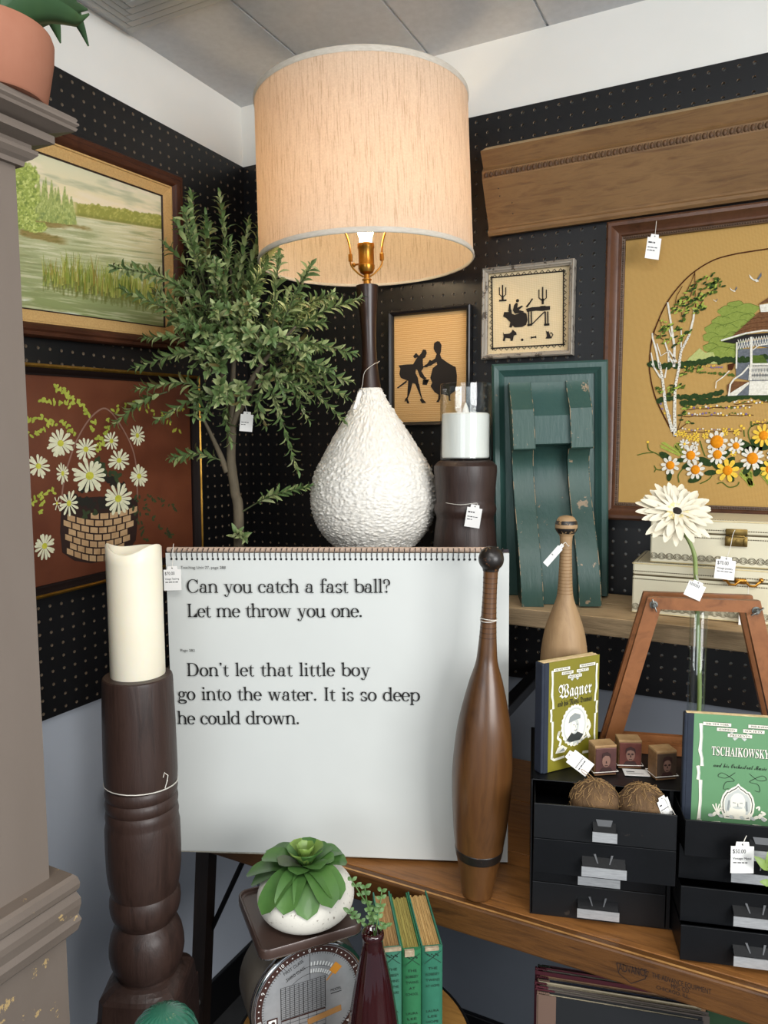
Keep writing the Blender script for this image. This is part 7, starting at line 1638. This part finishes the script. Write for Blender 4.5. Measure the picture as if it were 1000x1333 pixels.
# ================================================================ paper price tags
TAGM = M('white_tag_card', '#e8e6e2', .7, var='#e2e0dc', vscale=20); TAGP = M('tag_print', '#2b2a2c', .8)
def price_tag(name_label, px, py, dep, w_, h_, lean=0, yaw=0, tilt=0, lines=('', ), string=(), flip=False):
    """px, py: top edge centre of the card in the photograph"""
    m_ = basis(atD(px, py, dep), RT*math.cos(lean)+UP*math.sin(lean), UP*math.cos(lean)-RT*math.sin(lean))
    m_ = m_ @ Matrix.Rotation(yaw, 4, 'Y') @ Matrix.Rotation(tilt, 4, 'X')
    t = thing('price_tag', name_label, 'price tag', m_)
    b = MB(); c = w_*.12
    b.flat([(-w_/2, -h_), (w_/2, -h_), (w_/2, -h_*.14), (w_*.30, -h_*.14), (w_*.27, 0), (-w_*.27, 0), (-w_*.30, -h_*.14), (-w_/2, -h_*.14)], 0, 0, .0005); cd_ = b.build('card', TAGM, t)
    b = MB(); y = -h_*.36
    for i, s_ in enumerate(lines):
        if s_.startswith('~'):
            xx = -w_*.40
            for k_ in s_[1:]:
                wl = w_*.05*int(k_); b.line([(xx, y+h_*.02), (xx+wl, y+h_*.02)], h_*(.055 if i == 0 else .032), .0004, 0); xx += wl+w_*.04
        elif s_: b.text(s_, (w_*.26 if i == 0 else w_*.145), -w_*.42, y, .0004, 0, fit=(w_*.56 if i == 0 else w_*.80))
        y -= h_*(.20 if i == 0 else .12)
    b.disc(0, -h_*.08, w_*.045, .0003, 0, seg=8); b.build('print', TAGP, cd_)
    if string:
        inv = m_.inverted(); b = MB(); b.tube(smooth_pts([Vector((0, -h_*.08, .0006))]+[inv @ atD(x, y, d) for x, y, d in string], 4), .0005, 5); b.build('string', STRING, t)
    return t
pD = lambda P: (Vector(P)-CAM).dot(FW)
dg = pD(onY(852, 320, -.036))
price_tag('white price tag hanging over the frame of the embroidered gazebo picture', 853, 305, dg-.012, .0265, .047, -.14, 0, 0, ('~512', '~3413', '~243'), [(854, 296, dg-.008), (855, 286, dg-.004), (857, 281, dg+.01)])
dn = (Vector((NX, NY, 1.35))-CAM).dot(FW)-.066
price_tag('white price tag on a string round the short dark pedestal', 619, 657, dn, .0285, .043, -.16, 0, 0, ('~322', '~3323', '~42'), [(621, 655, dn), (600, 657, dn+.002), (583, 655, dn+.02), (571, 652, dn+.055)])
dt = pD((TX, TY, 1.5))
price_tag('white price tag hanging among the branches of the artificial tree', 322, 536, dt-.012, .026, .040, -.08, 0, 0, ('', '~433', '~33'), [(319, 528, dt-.006), (311, 520, dt+.0)])
dc = pD(mtx_chart_ if False else Vector((.35, -.64, 1.28)))-.012
price_tag('white price tag hanging at the top left corner of the reading chart', 224, 737, dc, .0285, .0395, .03, 0, 0, ('$70.00', 'Vintage Teaching', '~3423'), [(225, 728, dc), (225, 716, dc), (226, 708, dc+.008)])
dc2 = pD((C2X, C2Y, 1.3))-.022
price_tag('pink white price tag on the neck of the pale exercise club', 733, 709, dc2, .0125, .042, -.72, .5, 0, ('', '~23'), [(736, 706, dc2), (740, 711, dc2+.006), (742, 708, dc2+.02)])
dj = pD((JX+.17, JY, 1.3))-.012
price_tag('white price tag on a string from the lock of the upper ivory jewelry box', 946, 725, dj, .0335, .0375, -.12, 0, 0, ('$70.00', 'Vintage Jewelry', '~3343'), [(951, 712, dj), (954, 697, dj), (957, 690, dj+.004)])
price_tag('white price tag half hidden behind the racket press, on the lower ivory box', 973, 786, dj+.002, .026, .036, -.05, 0, 0, ('~42',), [(974, 772, dj), (975, 760, dj+.004)])
dgv = pD(VP)-.050
price_tag('grey white price tag on the gerbera stem above the racket press', 910, 757, dgv, .027, .027, -.42, 0, 0, ('IIIIIII', ), [(909, 752, dgv+.02), (906, 748, dgv+.04), (908, 755, dgv+.04)])
dw_ = pD(onZ(760, 1005, CABZ))-.02
price_tag('white barcode price tag leaning between the yellow book and the left printing block', 739, 981, dw_, .0225, .041, .92, .0, 0, ('', 'IIIIIIIIII', '~3423'), [(741, 983, dw_), (752, 987, dw_)])
zt2 = CABZ+.0022; Pt = onZ(828, 1005, zt2)
m_ = basis(Pt, (1, .35, 0), (-.35, 1, 0)); t = thing('price_tag', 'white price tag lying flat on the drawer cabinet between two printing blocks', 'price tag', m_); b = MB(); b.flat([(-.018, -.012), (.018, -.012), (.018, .010), (-.018, .010)], 0, 0, .0006); b.build('card', TAGM, t); b = MB(); b.line([(-.014, 0), (-.002, 0)], .002, .0003); b.line([(-.014, -.005), (.010, -.005)], .001, .0003); b.build('print', TAGP, t)
dk = pD(onZ(836.5, 1052, ZD1+.03))-.034
price_tag('white price tag tied to the right coconut in the open drawer', 861, 1037, dk, .0185, .031, .34, .35, 0, ('~4', '~3332'), [(866, 1040, dk), (874, 1052, dk-.002), (880, 1062, dk-.004)])
dd_ = pD(CB @ Vector((CW*1.5, -.086, .12)))
price_tag('white price tag hanging from the top right drawer pull', 967, 1096, dd_-.006, .0295, .040, -.02, 0, 0, ('$50.00', 'Vintage Metal', '~3322'), [(970, 1092, dd_-.004), (972, 1088, dd_+.002)])
dl = pD((LX, LY, 1.55))-.03
price_tag('narrow white price tag seen edge on beside the lamp neck', 470, 508, dl, .008, .040, -.30, .2, 0, ('',), [(472, 500, dl), (475, 484, dl), (487, 474, dl), (492, 472, dl+.004), (494, 470, dl+.012)])
